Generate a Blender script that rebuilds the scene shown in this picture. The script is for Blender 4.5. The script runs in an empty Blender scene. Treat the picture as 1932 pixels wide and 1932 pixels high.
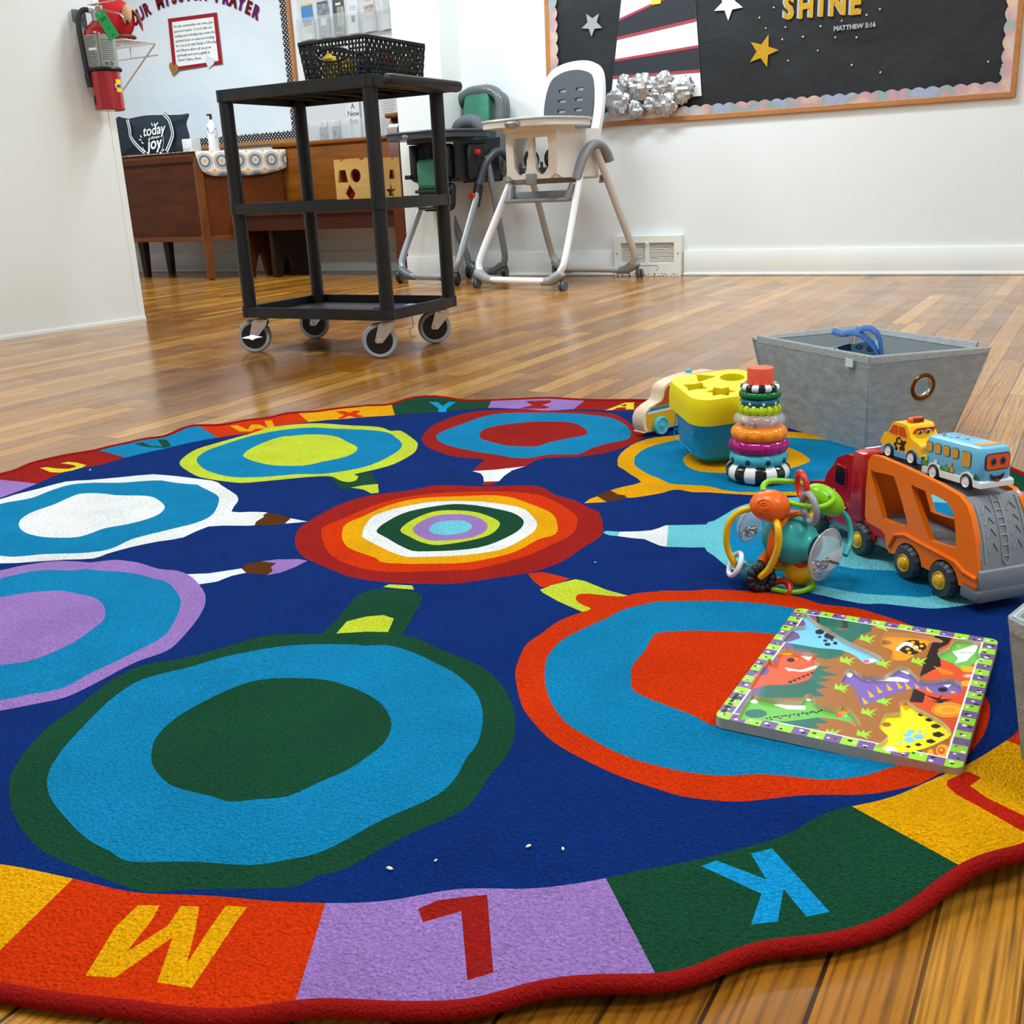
import bpy, bmesh, math, random
from mathutils import Vector, Matrix, geometry, noise
from math import sin, cos, pi, radians as rad
random.seed(7)
S = bpy.context.scene
COL = S.collection
V = Vector
# ------------------------------------------------------------------ camera
FPX, PITCH, ROLL, YAW, HC = 1963.0, .3043, -.047, -.498, .55
_U = V((0, sin(PITCH), cos(PITCH))); _R = V((1, 0, 0)); _F = V((0, cos(PITCH), -sin(PITCH)))
_R2 = _R*cos(ROLL)+_U*sin(ROLL); _U2 = -_R*sin(ROLL)+_U*cos(ROLL)
_Z = Matrix.Rotation(-YAW, 3, 'Z')
CR, CU, CF = _Z@_R2, _Z@_U2, _Z@_F
cam = bpy.data.cameras.new('camera'); camo = bpy.data.objects.new('camera', cam); COL.objects.link(camo)
cam.sensor_width = 36; cam.lens = 36*FPX/1932; cam.clip_start = .02
camo.matrix_world = Matrix(((CR.x, CU.x, -CF.x, 0), (CR.y, CU.y, -CF.y, 0), (CR.z, CU.z, -CF.z, HC), (0, 0, 0, 1)))
S.camera = camo
S.view_settings.view_transform = 'Standard'; S.view_settings.look = 'None'
S.view_settings.gamma = 1; S.view_settings.use_curve_mapping = False
EYE = V((0, 0, HC))
# measurement helpers: where a point of the survey photo lies on a real plane of the room
def ray(x, y): return CF+CR*((x-966)/FPX)-CU*((y-966)/FPX)
def onz(x, y, z=0.0):
    d = ray(x, y); return EYE+d*((z-HC)/d.z)
def ony(x, y, Y):
    d = ray(x, y); return EYE+d*(Y/d.y)
def onv(x, y, O, ang):
    u = V((cos(ang), sin(ang), 0)); n = V((-u.y, u.x, 0)); O = V((O[0], O[1], 0))
    d = ray(x, y); t = (O-EYE).dot(n)/d.dot(n); P = EYE+d*t
    return (P-O).dot(u), P.z
ZK = dict(P=(0, 0, 1), A=(300, 720, 3.22), B=(780, 720, 3.22), C=(540, 880, 3.116), D=(1100, 780, 4.83), E=(0, 1100, 2.76),
          F=(500, 1580, 2.147), G=(600, 1080, 2.76), H=(1232, 1080, 2.76), J=(0, 860, 4.83), K=(0, 560, 3.864),
          L=(1332, 1532, 3.22), M=(0, 1532, 3.22), Q=(1700, 840, 5.366), T=(1540, 800, 4.929), U=(1320, 1120, 3.157))
def px(k, pts):
    ox, oy, s = ZK[k]; return [(ox+a/s, oy+b/s) for a, b in pts]
# ------------------------------------------------------------------ materials
def lin(c):
    return tuple((v/12.92 if v <= .04045 else ((v+.055)/1.055)**2.4) for v in [x/255 for x in c])+(1,)
MC = {}
def mat(name, rgb, rough=.5, metal=0, spec=.5, var=0, vscale=20, bump=0, bscale=60, trans=0, coat=0, emit=0, alpha=1, sheen=0, stretch=None, ior=1.45, bdist=.01):
    if name in MC: return MC[name]
    m = bpy.data.materials.new(name); m.use_nodes = True; nt = m.node_tree; b = nt.nodes['Principled BSDF']
    c = lin(rgb); I = b.inputs
    I['Base Color'].default_value = c; I['Roughness'].default_value = rough; I['Metallic'].default_value = metal
    I['Specular IOR Level'].default_value = spec; I['Transmission Weight'].default_value = trans; I['IOR'].default_value = ior
    I['Coat Weight'].default_value = coat; I['Alpha'].default_value = alpha; I['Sheen Weight'].default_value = sheen
    m.diffuse_color = c
    if emit:
        I['Emission Color'].default_value = c; I['Emission Strength'].default_value = emit
    N = nt.nodes; Lk = nt.links
    if var or bump:
        tc = N.new('ShaderNodeTexCoord'); mp = N.new('ShaderNodeMapping'); Lk.new(tc.outputs['Object'], mp.inputs['Vector'])
        if stretch: mp.inputs['Scale'].default_value = stretch
    if var:
        n = N.new('ShaderNodeTexNoise'); n.inputs['Scale'].default_value = vscale; n.inputs['Detail'].default_value = 5
        Lk.new(mp.outputs[0], n.inputs['Vector'])
        r = N.new('ShaderNodeMapRange'); r.inputs['From Min'].default_value = .3; r.inputs['From Max'].default_value = .7
        r.inputs['To Min'].default_value = 1-var; r.inputs['To Max'].default_value = 1+var
        Lk.new(n.outputs[0], r.inputs[0])
        mx = N.new('ShaderNodeVectorMath'); mx.operation = 'SCALE'; mx.inputs[0].default_value = c[:3]
        Lk.new(r.outputs[0], mx.inputs['Scale']); Lk.new(mx.outputs[0], I['Base Color'])
    if bump:
        n2 = N.new('ShaderNodeTexNoise'); n2.inputs['Scale'].default_value = bscale; n2.inputs['Detail'].default_value = 4
        Lk.new(mp.outputs[0], n2.inputs['Vector'])
        bp = N.new('ShaderNodeBump'); bp.inputs['Strength'].default_value = bump; bp.inputs['Distance'].default_value = bdist
        Lk.new(n2.outputs[0], bp.inputs['Height']); Lk.new(bp.outputs[0], I['Normal'])
    MC[name] = m; return m
def pl(name, rgb, rough=.32): return mat(name, rgb, rough, spec=.4, coat=.15)
# ------------------------------------------------------------------ mesh building
def frame_of(d, up=V((0, 0, 1))):
    d = V(d).normalized(); up = V(up)
    if abs(d.dot(up.normalized())) > .98: up = V((1, 0, 0)) if abs(d.x) < .9 else V((0, 1, 0))
    x = up.cross(d).normalized(); y = d.cross(x); return x, y, d
def ccw(pts):
    a = sum(pts[i][0]*pts[(i+1) % len(pts)][1]-pts[(i+1) % len(pts)][0]*pts[i][1] for i in range(len(pts)))
    return list(pts) if a > 0 else list(reversed(pts))
def rrect(w, h, r, n=5, cx=0, cy=0):
    o = []
    for sx, sy, a in ((1, 1, 0), (-1, 1, 90), (-1, -1, 180), (1, -1, 270)):
        for i in range(n+1):
            t = rad(a+90*i/n); o.append((cx+sx*(w/2-r)+r*cos(t), cy+sy*(h/2-r)+r*sin(t)))
    return o
def circ(r, n=24, cx=0, cy=0, ry=None, a0=0):
    return [(cx+r*cos(2*pi*i/n+a0), cy+(ry or r)*sin(2*pi*i/n+a0)) for i in range(n)]
def star(r, ri, n=5, a0=pi/2, cx=0, cy=0):
    return [(cx+(r if i % 2 == 0 else ri)*cos(a0+pi*i/n), cy+(r if i % 2 == 0 else ri)*sin(a0+pi*i/n)) for i in range(2*n)]
def crom(pts, n=4, closed=True):
    o = []; m = len(pts); rng = range(m if closed else m-1)
    for i in rng:
        g = lambda k: V(pts[k % m]) if closed else V(pts[max(0, min(m-1, k))])
        p0, p1, p2, p3 = g(i-1), g(i), g(i+1), g(i+2)
        for j in range(n):
            t = j/n
            o.append(.5*((2*p1)+(p2-p0)*t+(2*p0-5*p1+4*p2-p3)*t*t+(3*p1-p0-3*p2+p3)*t**3))
    if not closed: o.append(V(pts[-1]))
    return [tuple(v) for v in o]
class MB:
    def __init__(s): s.v = []; s.f = []; s.m = []; s.mi = 0
    def add(s, vs, fs, mi=None, M=None):
        b = len(s.v); s.v += [(M@V(v) if M else V(v)) for v in vs]
        s.f += [[b+i for i in f] for f in fs]; s.m += [s.mi if mi is None else mi]*len(fs); return s
    def box(s, c, d, rz=0, mi=None, bev=0, M=None, taper=None):
        x, y, z = d[0]/2, d[1]/2, d[2]/2; tx, ty = taper or (1, 1)
        R = Matrix.Translation(V(c))@Matrix.Rotation(rz, 4, 'Z')
        if M: R = M@R
        if bev > 0:
            q = rrect(2*x, 2*y, min(bev, x*.99, y*.99), 3); n = len(q); vs = []
            b2 = min(bev, z*.99)
            for zz, ins in ((-z, b2), (-z+b2*.3, b2*.3), (-z+b2, 0), (z-b2, 0), (z-b2*.3, b2*.3), (z, b2)):
                k = (zz+z)/(2*z); sx = 1+(tx-1)*k; sy = 1+(ty-1)*k
                for a, b_ in q: vs.append((a*(1-ins/x)*sx, b_*(1-ins/y)*sy, zz))
            fs = [[r*n+i, r*n+(i+1) % n, (r+1)*n+(i+1) % n, (r+1)*n+i] for r in range(5) for i in range(n)]
            fs += [list(range(n))[::-1], [5*n+i for i in range(n)]]
            return s.add(vs, fs, mi, R)
        vs = [(-x, -y, -z), (x, -y, -z), (x, y, -z), (-x, y, -z), (-x*tx, -y*ty, z), (x*tx, -y*ty, z), (x*tx, y*ty, z), (-x*tx, y*ty, z)]
        return s.add(vs, [(0, 3, 2, 1), (4, 5, 6, 7), (0, 1, 5, 4), (1, 2, 6, 5), (2, 3, 7, 6), (3, 0, 4, 7)], mi, R)
    def tube(s, pts, r, n=10, closed=False, mi=None, caps=True, up=V((0, 0, 1)), flat=1.0, M=None, tw=None):
        P = [V(p) for p in pts]; m = len(P); vs = []
        rr = r if isinstance(r, (list, tuple)) else [r]*m
        prev = None
        for i in range(m):
            a = P[i-1] if (i or closed) else P[0]; b = P[(i+1) % m] if (i < m-1 or closed) else P[-1]
            d = (b-a)
            if d.length < 1e-9: d = V((0, 0, 1))
            d.normalize()
            if prev is None: x, y, _ = frame_of(d, up)
            else:
                x = prev-d*prev.dot(d)
                x = x.normalized() if x.length > 1e-6 else frame_of(d, up)[0]
                y = d.cross(x)
            prev = x
            for k in range(n):
                t = 2*pi*k/n+(pi/4 if n == 4 else 0); vs.append(P[i]+x*(cos(t)*rr[i])+y*(sin(t)*rr[i]*flat))
        fs = []
        for i in range(m if closed else m-1):
            j = (i+1) % m
            for k in range(n): fs.append([i*n+k, i*n+(k+1) % n, j*n+(k+1) % n, j*n+k])
        if caps and not closed: fs += [list(range(n))[::-1], [(m-1)*n+k for k in range(n)]]
        return s.add(vs, fs, mi, M)
    def cyl(s, a, b, r, r2=None, n=20, mi=None, caps=True, M=None):
        return s.tube([a, b], [r, r if r2 is None else r2], n, mi=mi, caps=caps, M=M)
    def lathe(s, prof, n=32, mi=None, M=None, wob=None):
        vs = []; fs = []; m = len(prof)
        for i in range(n):
            t = 2*pi*i/n
            for j, (r, z) in enumerate(prof):
                rr = r*(wob(t, j) if wob else 1); vs.append((rr*cos(t), rr*sin(t), z))
        for i in range(n):
            k = (i+1) % n
            for j in range(m-1):
                if prof[j][0] < 1e-6 and prof[j+1][0] < 1e-6: continue
                fs.append([i*m+j, k*m+j, k*m+j+1, i*m+j+1])
        return s.add(vs, fs, mi, M)
    def torus(s, R, r, c=(0, 0, 0), ax=(0, 0, 1), n=32, k=10, mi=None, flat=1, M=None, wob=None, colr=None, ry=None):
        x, y, z = frame_of(ax); vs = []; fs = []; ms = []
        for i in range(n):
            t = 2*pi*i/n; d = x*cos(t)+y*sin(t)*(ry or 1)
            for j in range(k):
                a = 2*pi*j/k; w = wob(t, a) if wob else 1
                vs.append(V(c)+d*(R+r*w*cos(a))+z*(r*w*sin(a)*flat))
        for i in range(n):
            for j in range(k):
                fs.append([i*k+j, ((i+1) % n)*k+j, ((i+1) % n)*k+(j+1) % k, i*k+(j+1) % k]); ms.append(colr(i, j) if colr else (s.mi if mi is None else mi))
        b = len(s.m); s.add(vs, fs, 0, M); s.m[b:] = ms; return s
    def ball(s, c, r, mi=None, n=20, k=12, M=None, w=None):
        r = (r, r, r) if not isinstance(r, (tuple, list)) else r; vs = []; fs = []
        for j in range(k+1):
            p = pi*j/k-pi/2
            for i in range(n):
                t = 2*pi*i/n; d = V((cos(p)*cos(t), cos(p)*sin(t), sin(p)))
                f_ = w(d) if w else 1
                vs.append((c[0]+r[0]*d.x*f_, c[1]+r[1]*d.y*f_, c[2]+r[2]*d.z*f_))
        for j in range(k):
            for i in range(n): fs.append([j*n+i, j*n+(i+1) % n, (j+1)*n+(i+1) % n, (j+1)*n+i])
        return s.add(vs, fs, mi, M)
    def plate(s, outer, holes=(), z0=0, z1=.01, mi=None, ms=None, M=None, bev=0, bottom=True, walls=True):
        """prism of a 2D outline with holes; ms = side material"""
        outer = ccw(outer); holes = [list(reversed(ccw(h))) for h in holes]; mi = s.mi if mi is None else mi; ms = mi if ms is None else ms
        loops = [outer]+holes; tri = geometry.tessellate_polygon([[V((a, b, 0)) for a, b in l] for l in loops])
        flat = [p for l in loops for p in l]; n = len(flat)
        def ori(t, up):
            a, b, c = [flat[i] for i in t]; cr = (b[0]-a[0])*(c[1]-a[1])-(b[1]-a[1])*(c[0]-a[0])
            return list(t) if (cr > 0) == up else list(t)[::-1]
        vs = [(a, b, z1) for a, b in flat]+[(a, b, z0) for a, b in flat]
        s.add(vs, [ori(t, True) for t in tri], mi, M)
        base = len(s.v)-len(vs)
        if bottom:
            f2 = [[base+n+i for i in ori(t, False)] for t in tri]; s.f += f2; s.m += [mi]*len(f2)
        if walls:
            o = 0
            for l in loops:
                k = len(l)
                for i in range(k):
                    j = (i+1) % k; s.f.append([base+n+o+i, base+n+o+j, base+o+j, base+o+i]); s.m.append(ms)
                o += k
        return s
    def build(s, name, mats, parent=None, smooth=40, loc=None, rot=None, bevel=0, sub=0, thick=0):
        if not isinstance(mats, (list, tuple)): mats = [mats]
        me = bpy.data.meshes.new(name); me.from_pydata([tuple(v) for v in s.v], [], s.f)
        for m in mats: me.materials.append(m)
        me.polygons.foreach_set('material_index', s.m)
        if smooth:
            me.polygons.foreach_set('use_smooth', [True]*len(me.polygons)); me.update()
            me.set_sharp_from_angle(angle=rad(smooth))
        me.validate(); me.update()
        o = bpy.data.objects.new(name, me); COL.objects.link(o)
        if parent: o.parent = parent
        if loc is not None: o.location = loc
        if rot is not None: o.rotation_euler = rot
        if thick:
            md = o.modifiers.new('t', 'SOLIDIFY'); md.thickness = thick; md.offset = 0
        if bevel:
            md = o.modifiers.new('b', 'BEVEL'); md.width = bevel; md.segments = 2; md.limit_method = 'ANGLE'; md.angle_limit = rad(50)
            md.harden_normals = False
        if sub:
            md = o.modifiers.new('s', 'SUBSURF'); md.levels = md.render_levels = sub
        return o
def tag(o, label, cat, group=None):
    o['label'] = label; o['category'] = cat
    if group: o['group'] = group
    return o
def thing(name, label, cat, loc=(0, 0, 0), rz=0, group=None, rot=None):
    o = bpy.data.objects.new(name, None); COL.objects.link(o); o.empty_display_size = .05
    o.location = loc; o.rotation_euler = rot or (0, 0, rz); return tag(o, label, cat, group)
def struct(o): o['kind'] = 'structure'; return o
def dup(root, loc=None, rot=None, label=None, group=None, parent=None):
    r = root.copy(); COL.objects.link(r)
    if loc is not None: r.location = loc
    if rot is not None: r.rotation_euler = rot
    if label: r['label'] = label
    if group: r['group'] = group
    if parent: r.parent = parent
    for ch in list(root.children): dup(ch, parent=r)
    return r
def frameM(origin, xdir, ydir):
    x = V(xdir).normalized(); y = V(ydir); y = (y-x*y.dot(x)).normalized(); z = x.cross(y); o = V(origin)
    return Matrix(((x.x, y.x, z.x, o.x), (x.y, y.y, z.y, o.y), (x.z, y.z, z.z, o.z), (0, 0, 0, 1)))
def text_mb(mb, txt, size, M, mi=0, ext=.0005, off=0, shear=0, align='CENTER', space=1, line=1, res=3):
    cu = bpy.data.curves.new('t', 'FONT'); cu.body = txt; cu.size = size; cu.extrude = ext; cu.offset = off; cu.shear = shear
    cu.align_x = align; cu.align_y = 'CENTER'; cu.space_character = space; cu.space_line = line; cu.resolution_u = res
    o = bpy.data.objects.new('t', cu); COL.objects.link(o)
    bpy.context.view_layer.update(); dg = bpy.context.evaluated_depsgraph_get()
    me = bpy.data.meshes.new_from_object(o.evaluated_get(dg))
    mb.add([v.co.copy() for v in me.vertices], [list(p.vertices) for p in me.polygons], mi, M)
    bpy.data.objects.remove(o); bpy.data.curves.remove(cu); bpy.data.meshes.remove(me); return mb
def inpoly(x, y, P):
    c = False; j = len(P)-1
    for i in range(len(P)):
        xi, yi = P[i][0], P[i][1]; xj, yj = P[j][0], P[j][1]
        if (yi > y) != (yj > y) and x < (xj-xi)*(y-yi)/(yj-yi)+xi: c = not c
        j = i
    return c
def T(*a): return Matrix.Translation(V(a))
def RX(a): return Matrix.Rotation(a, 4, 'X')
def RY(a): return Matrix.Rotation(a, 4, 'Y')
def RZ(a): return Matrix.Rotation(a, 4, 'Z')
# ------------------------------------------------------------------ rug
RC = (-.910, 1.393); RR = 1.072
def carpet(name, rgb):
    if name in MC: return MC[name]
    m = mat(name, rgb, .95, spec=.08, var=.22, vscale=300, bump=1.0, bscale=330)
    nt = m.node_tree
    n = nt.nodes.new('ShaderNodeTexNoise'); n.inputs['Scale'].default_value = 9; n.inputs['Detail'].default_value = 6
    mp = [q for q in nt.nodes if q.type == 'MAPPING'][0]; nt.links.new(mp.outputs[0], n.inputs['Vector'])
    r = nt.nodes.new('ShaderNodeMapRange'); r.inputs[1].default_value = .3; r.inputs[2].default_value = .7
    r.inputs[3].default_value = .9; r.inputs[4].default_value = 1.08; nt.links.new(n.outputs[0], r.inputs[0])
    sc = [q for q in nt.nodes if q.type == 'VECT_MATH'][0]
    s2 = nt.nodes.new('ShaderNodeVectorMath'); s2.operation = 'SCALE'
    nt.links.new(sc.outputs[0], s2.inputs[0]); nt.links.new(r.outputs[0], s2.inputs['Scale'])
    nt.links.new(s2.outputs[0], nt.nodes['Principled BSDF'].inputs['Base Color'])
    return m
RCOL = dict(navy=(6, 47, 120), blue=(10, 138, 190), green=(22, 76, 50), orange=(226, 55, 0), purple=(168, 128, 202), yellow=(250, 176, 0),
            lime=(212, 226, 56), white=(252, 253, 252), red=(166, 30, 24), cyan=(118, 214, 228), brown=(98, 52, 14), bind=(146, 18, 14),
            letter=(16, 158, 222), jred=(206, 36, 12), lyellow=(248, 226, 52))
RK = list(RCOL)
HUMPS = [(px('P', [(1885, 1602)])[0], .022, .10), (px('P', [(1130, 1842)])[0], .008, .10), (px('P', [(585, 1895)])[0], .006, .09), (px('P', [(1560, 1765)])[0], .003, .08),
         (px('P', [(355, 806)])[0], .014, .12), (px('P', [(640, 775)])[0], .012, .13), (px('P', [(815, 753)])[0], .014, .10), (px('P', [(1030, 752)])[0], .008, .12),
         (px('P', [(1858, 862)])[0], .015, .08), (px('P', [(150, 858)])[0], .008, .12)]
HW = [((lambda p: (p.x, p.y))(onz(a[0], a[1], .02)), b, c) for a, b, c in HUMPS]
def rug_h(x, y):
    h = .010
    for (a, b), A, w in HW: h += A*math.exp(-((x-a)**2+(y-b)**2)/(w*w))
    if -1.6 < x < -.75 and y > .7:
        h += .0034*noise.noise(V((x*7, y*4, 0)))+.0012*noise.noise(V((x*15, y*11, 3)))
    return h
def rugp(x, y):
    z = .010
    for _ in range(4):
        P = onz(x, y, z); z = .5*z+.5*rug_h(P.x, P.y)
    return (P.x, P.y)
def polar(p): return math.atan2(p[1]-RC[1], p[0]-RC[0]), math.hypot(p[0]-RC[0], p[1]-RC[1])
OUT = px('K', [(0, 1300), (130, 1270), (220, 1220), (330, 1195), (500, 1160), (700, 1130), (790, 1100), (960, 1065), (1070, 1035), (1200, 1030), (1280, 990), (1440, 945)])+\
    px('A', [(200, 275), (270, 272), (340, 275), (430, 262), (520, 240), (600, 232), (680, 225), (770, 195), (860, 192), (960, 190), (1060, 175), (1150, 165), (1300, 150), (1420, 145), (1500, 115), (1560, 103), (1650, 100), (1720, 103), (1800, 112)])+\
    px('B', [(300, 120), (400, 118), (500, 115), (680, 110), (820, 105), (1000, 113), (1200, 118), (1340, 118)])+\
    px('Q', [(780, 100), (860, 120), (940, 170), (1010, 220), (1080, 255), (1150, 255), (1245, 245)])+\
    px('M', [(0, 1060), (120, 1085), (250, 1110), (500, 1140), (800, 1165), (1100, 1200), (1300, 1225), (1560, 1215), (1750, 1170)])+\
    px('F', [(0, 690), (100, 672), (200, 665), (300, 668), (540, 682), (700, 677), (830, 677), (900, 660), (960, 640), (1050, 605), (1200, 580), (1380, 570), (1560, 575), (1640, 570), (1740, 540)])+\
    px('L', [(100, 885), (200, 840), (300, 795), (450, 785), (600, 780), (850, 740), (1000, 690), (1150, 630), (1280, 540), (1400, 440), (1480, 380), (1620, 300), (1760, 245), (1850, 250), (1932, 262)])
INN = px('J', [(0, 385), (230, 300), (480, 190), (700, 110), (960, 75)])+px('K', [(640, 1245), (890, 1180), (1050, 1140), (1250, 1095), (1400, 1060), (1560, 1035)])+\
    px('A', [(330, 345), (640, 300), (700, 270), (880, 250), (1100, 230), (1430, 205), (1700, 185), (1932, 165)])+px('B', [(300, 170), (460, 158), (600, 165), (800, 178), (980, 168), (1160, 175), (1340, 175)])+\
    px('M', [(0, 310), (200, 350), (430, 400), (600, 440), (760, 485), (980, 500), (1160, 500), (1400, 515), (1600, 540), (1850, 550)])+\
    px('F', [(260, 268), (480, 262), (600, 240), (760, 205), (900, 205), (1080, 212), (1250, 190), (1380, 168), (1520, 130), (1700, 105)])+\
    px('H', [(60, 1525), (160, 1515), (400, 1450), (600, 1400), (730, 1355), (830, 1280), (950, 1230), (1000, 1218), (1200, 1195), (1330, 1145), (1460, 1080), (1620, 1010), (1800, 900), (1920, 822)])
def edge(pts, mean, wob):
    q = sorted(polar(rugp(x, y)) for x, y in pts)
    # thin out near-duplicates
    o = [q[0]]
    for a in q[1:]:
        if a[0]-o[-1][0] > rad(.55): o.append(a)
    def f(t):
        t = (t+pi) % (2*pi)-pi; m = len(o)
        for i in range(m):
            a = o[i-1] if i else (o[-1][0]-2*pi, o[-1][1]); b = o[i]
            if a[0] <= t <= b[0]: break
        else: a = o[-1]; b = (o[0][0]+2*pi, o[0][1])
        g = b[0]-a[0]
        if g > rad(9):
            k = min(1, (t-a[0])/rad(4), (b[0]-t)/rad(4)); e = a[1] if t-a[0] < b[0]-t else b[1]
            return e*(1-k)+(mean+wob*sin(7*t))*k
        u = (t-a[0])/g; return a[1]*(1-u)+b[1]*u
    return f
fo = edge(OUT, RR, .008); fi = edge(INN, .952, .012)
NA = 520
def smooth_ring(f):
    v = [f(-pi+2*pi*i/NA) for i in range(NA)]
    return [(v[i-2]+2*v[i-1]+3*v[i]+2*v[(i+1) % NA]+v[(i+2) % NA])/9 for i in range(NA)]
VO, VI = smooth_ring(fo), smooth_ring(fi)
def rad_at(v, t):
    u = (t+pi)/(2*pi)*NA; i = int(math.floor(u)); k = u-i; return v[i % NA]*(1-k)+v[(i+1) % NA]*k
ringpts = lambda v: [(RC[0]+v[i]*cos(-pi+2*pi*i/NA), RC[1]+v[i]*sin(-pi+2*pi*i/NA)) for i in range(NA)]
RP = []   # (colour, polygon, smooth)
def rp(c, *segs, n=3):
    pts = [rugp(x, y) for k, p in segs for x, y in px(k, p)]
    # segs share a curve; smooth it
    RP.append((c, crom(pts, n) if n > 1 else pts))
A, B, C_, D, E_, F_, G, H_, J_, K_, M_, P_ = 'A', 'B', 'C', 'D', 'E', 'F', 'G', 'H', 'J', 'K', 'M', 'P'
# letters
rp('lyellow', (K_, [(290, 1248), (340, 1243), (420, 1253), (500, 1255), (560, 1240), (540, 1228), (480, 1218), (440, 1218), (490, 1205), (560, 1210), (630, 1228), (600, 1245), (520, 1268), (440, 1282), (370, 1280)]), n=1)
rp('green', (K_, [(980, 1072), (1040, 1062), (1100, 1088), (1185, 1092), (1150, 1042), (1215, 1042), (1250, 1088), (1200, 1102), (1100, 1098), (1040, 1092)]), n=1)
rp('yellow', (A, [(430, 270), (475, 266), (540, 292), (560, 262), (610, 262), (660, 280), (640, 240), (685, 236), (705, 280), (640, 290), (590, 285), (560, 303), (490, 303)]), n=1)
rp('orange', (A, [(1070, 185), (1125, 182), (1160, 190), (1190, 178), (1225, 180), (1200, 198), (1250, 213), (1200, 220), (1155, 208), (1110, 228), (1085, 225), (1125, 205)]), n=1)
rp('letter', (B, [(95, 123), (145, 125), (180, 148), (215, 123), (258, 125), (200, 165), (200, 185), (150, 185), (155, 165)]), n=1)
rp('red', (B, [(690, 120), (835, 115), (835, 128), (780, 143), (830, 155), (800, 165), (640, 165), (725, 143), (692, 130)]), n=1)
rp('lyellow', (B, [(1165, 175), (1285, 128), (1340, 126), (1340, 168), (1290, 168), (1290, 155), (1240, 158), (1210, 172)]), n=1)
rp('red', (B, [(1255, 147), (1293, 135), (1293, 149)]), n=1)
rp('letter', (H_, [(252, 1530), (330, 1500), (590, 1600), (510, 1465), (620, 1438), (920, 1770), (800, 1795), (680, 1650), (650, 1820), (510, 1835), (565, 1675)]), n=1)
rp('red', (F_, [(620, 290), (700, 255), (900, 232), (925, 550), (820, 582), (795, 300), (640, 345)]), n=1)
rp('yellow', (M_, [(520, 995), (700, 700), (840, 565), (970, 568), (920, 660), (770, 850), (1020, 690), (1100, 570), (1210, 575), (1190, 700), (1135, 920), (1280, 700), (1370, 570), (1500, 578), (1440, 660), (1220, 990), (1165, 1070), (955, 1035), (1050, 760), (700, 1005)]), n=1)
rp('jred', (H_, [(1530, 1090), (1640, 1040), (1710, 1075), (1650, 1120), (1740, 1190), (1880, 1262), (2050, 1340), (2000, 1405), (1880, 1345), (1700, 1240), (1580, 1170), (1530, 1120)]), n=1)
# lime
rp('green', (A, [(1030, 580), (1060, 600), (1110, 655), (1180, 645), (1230, 628), (1330, 622), (1310, 590), (1290, 552), (1200, 550)]), n=1)
rp('lime', (A, [(125, 500), (150, 460), (230, 410), (380, 365), (540, 320), (700, 275), (900, 255), (1100, 262), (1330, 275), (1410, 300), (1470, 300), (1560, 360), (1570, 395), (1540, 440), (1430, 500), (1310, 535), (1190, 562), (1210, 575), (1195, 600), (1150, 610), (1100, 600), (1040, 575), (900, 580), (700, 600), (520, 615), (400, 605), (250, 580), (170, 540)]))
rp('blue', (A, [(228, 470), (290, 420), (400, 380), (560, 330), (740, 295), (900, 280), (1050, 285), (1340, 300), (1440, 340), (1478, 385), (1440, 430), (1330, 490), (1200, 530), (1000, 560), (850, 562), (700, 575), (500, 582), (350, 560), (260, 520)]))
rp('lime', (A, [(512, 445), (560, 405), (690, 350), (800, 330), (950, 320), (1080, 335), (1150, 370), (1205, 400), (1180, 435), (1100, 465), (1000, 485), (880, 510), (720, 510), (600, 490), (530, 465)]))
rp('lime', (A, [(1165, 643), (1240, 630), (1330, 622), (1335, 675), (1290, 680), (1240, 655)]), n=1)
# red
rp('red', (B, [(50, 350), (70, 310), (130, 260), (250, 210), (380, 180), (550, 172), (750, 175), (1000, 178), (1180, 190), (1260, 215), (1330, 265), (1400, 320), (1390, 345), (1300, 390), (1150, 435), (1000, 455), (800, 465), (730, 485), (680, 515), (640, 520), (500, 535), (370, 545), (400, 500), (420, 470), (250, 455), (150, 425), (80, 390)]))
rp('blue', (B, [(140, 345), (160, 310), (300, 255), (480, 200), (700, 190), (850, 190), (1000, 195), (1180, 215), (1260, 245), (1320, 300), (1300, 350), (1180, 375), (1080, 405), (1000, 440), (830, 443), (700, 465), (600, 462), (480, 440), (260, 400), (180, 375)]))
rp('red', (B, [(400, 325), (420, 295), (480, 275), (600, 255), (760, 242), (930, 245), (1010, 265), (1055, 300), (1040, 325), (940, 345), (820, 370), (740, 395), (600, 390), (490, 370), (420, 350)]))
rp('white', (B, [(358, 543), (500, 535), (680, 515), (600, 540), (555, 570), (520, 605), (428, 608), (425, 580), (410, 558)]), n=1)
rp('red', (B, [(428, 608), (520, 605), (470, 628), (420, 628)]), n=1)
# yellow
rp('yellow', (D, [(250, 702), (380, 665), (530, 625), (440, 560), (370, 510), (320, 480), (315, 450), (320, 400), (380, 330), (500, 260), (650, 220), (840, 200)]), (P_, [(1350, 808), (1500, 815), (1640, 828), (1755, 845), (1790, 875), (1740, 905), (1640, 926), (1540, 934)]), (D, [(1932, 748), (1500, 742), (1130, 718), (1000, 718), (880, 695), (800, 700), (720, 725), (500, 762), (400, 768), (380, 745), (320, 738)]), n=2)
rp('blue', (D, [(468, 430), (480, 385), (560, 325), (650, 290), (840, 245)]), (P_, [(1340, 822), (1500, 826), (1640, 838), (1720, 852), (1735, 875), (1690, 900), (1600, 916), (1540, 923)]), (D, [(1932, 712), (1400, 715), (1150, 665), (950, 650), (800, 640), (690, 590), (600, 555), (480, 480)]))
rp('yellow', (D, [(918, 400), (1000, 350)]), (P_, [(1340, 845), (1400, 838), (1460, 838), (1500, 849), (1520, 860), (1528, 870), (1512, 877), (1494, 883), (1460, 891)]), (D, [(1600, 548), (1340, 545), (1080, 530), (960, 490), (920, 440)]))
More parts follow.
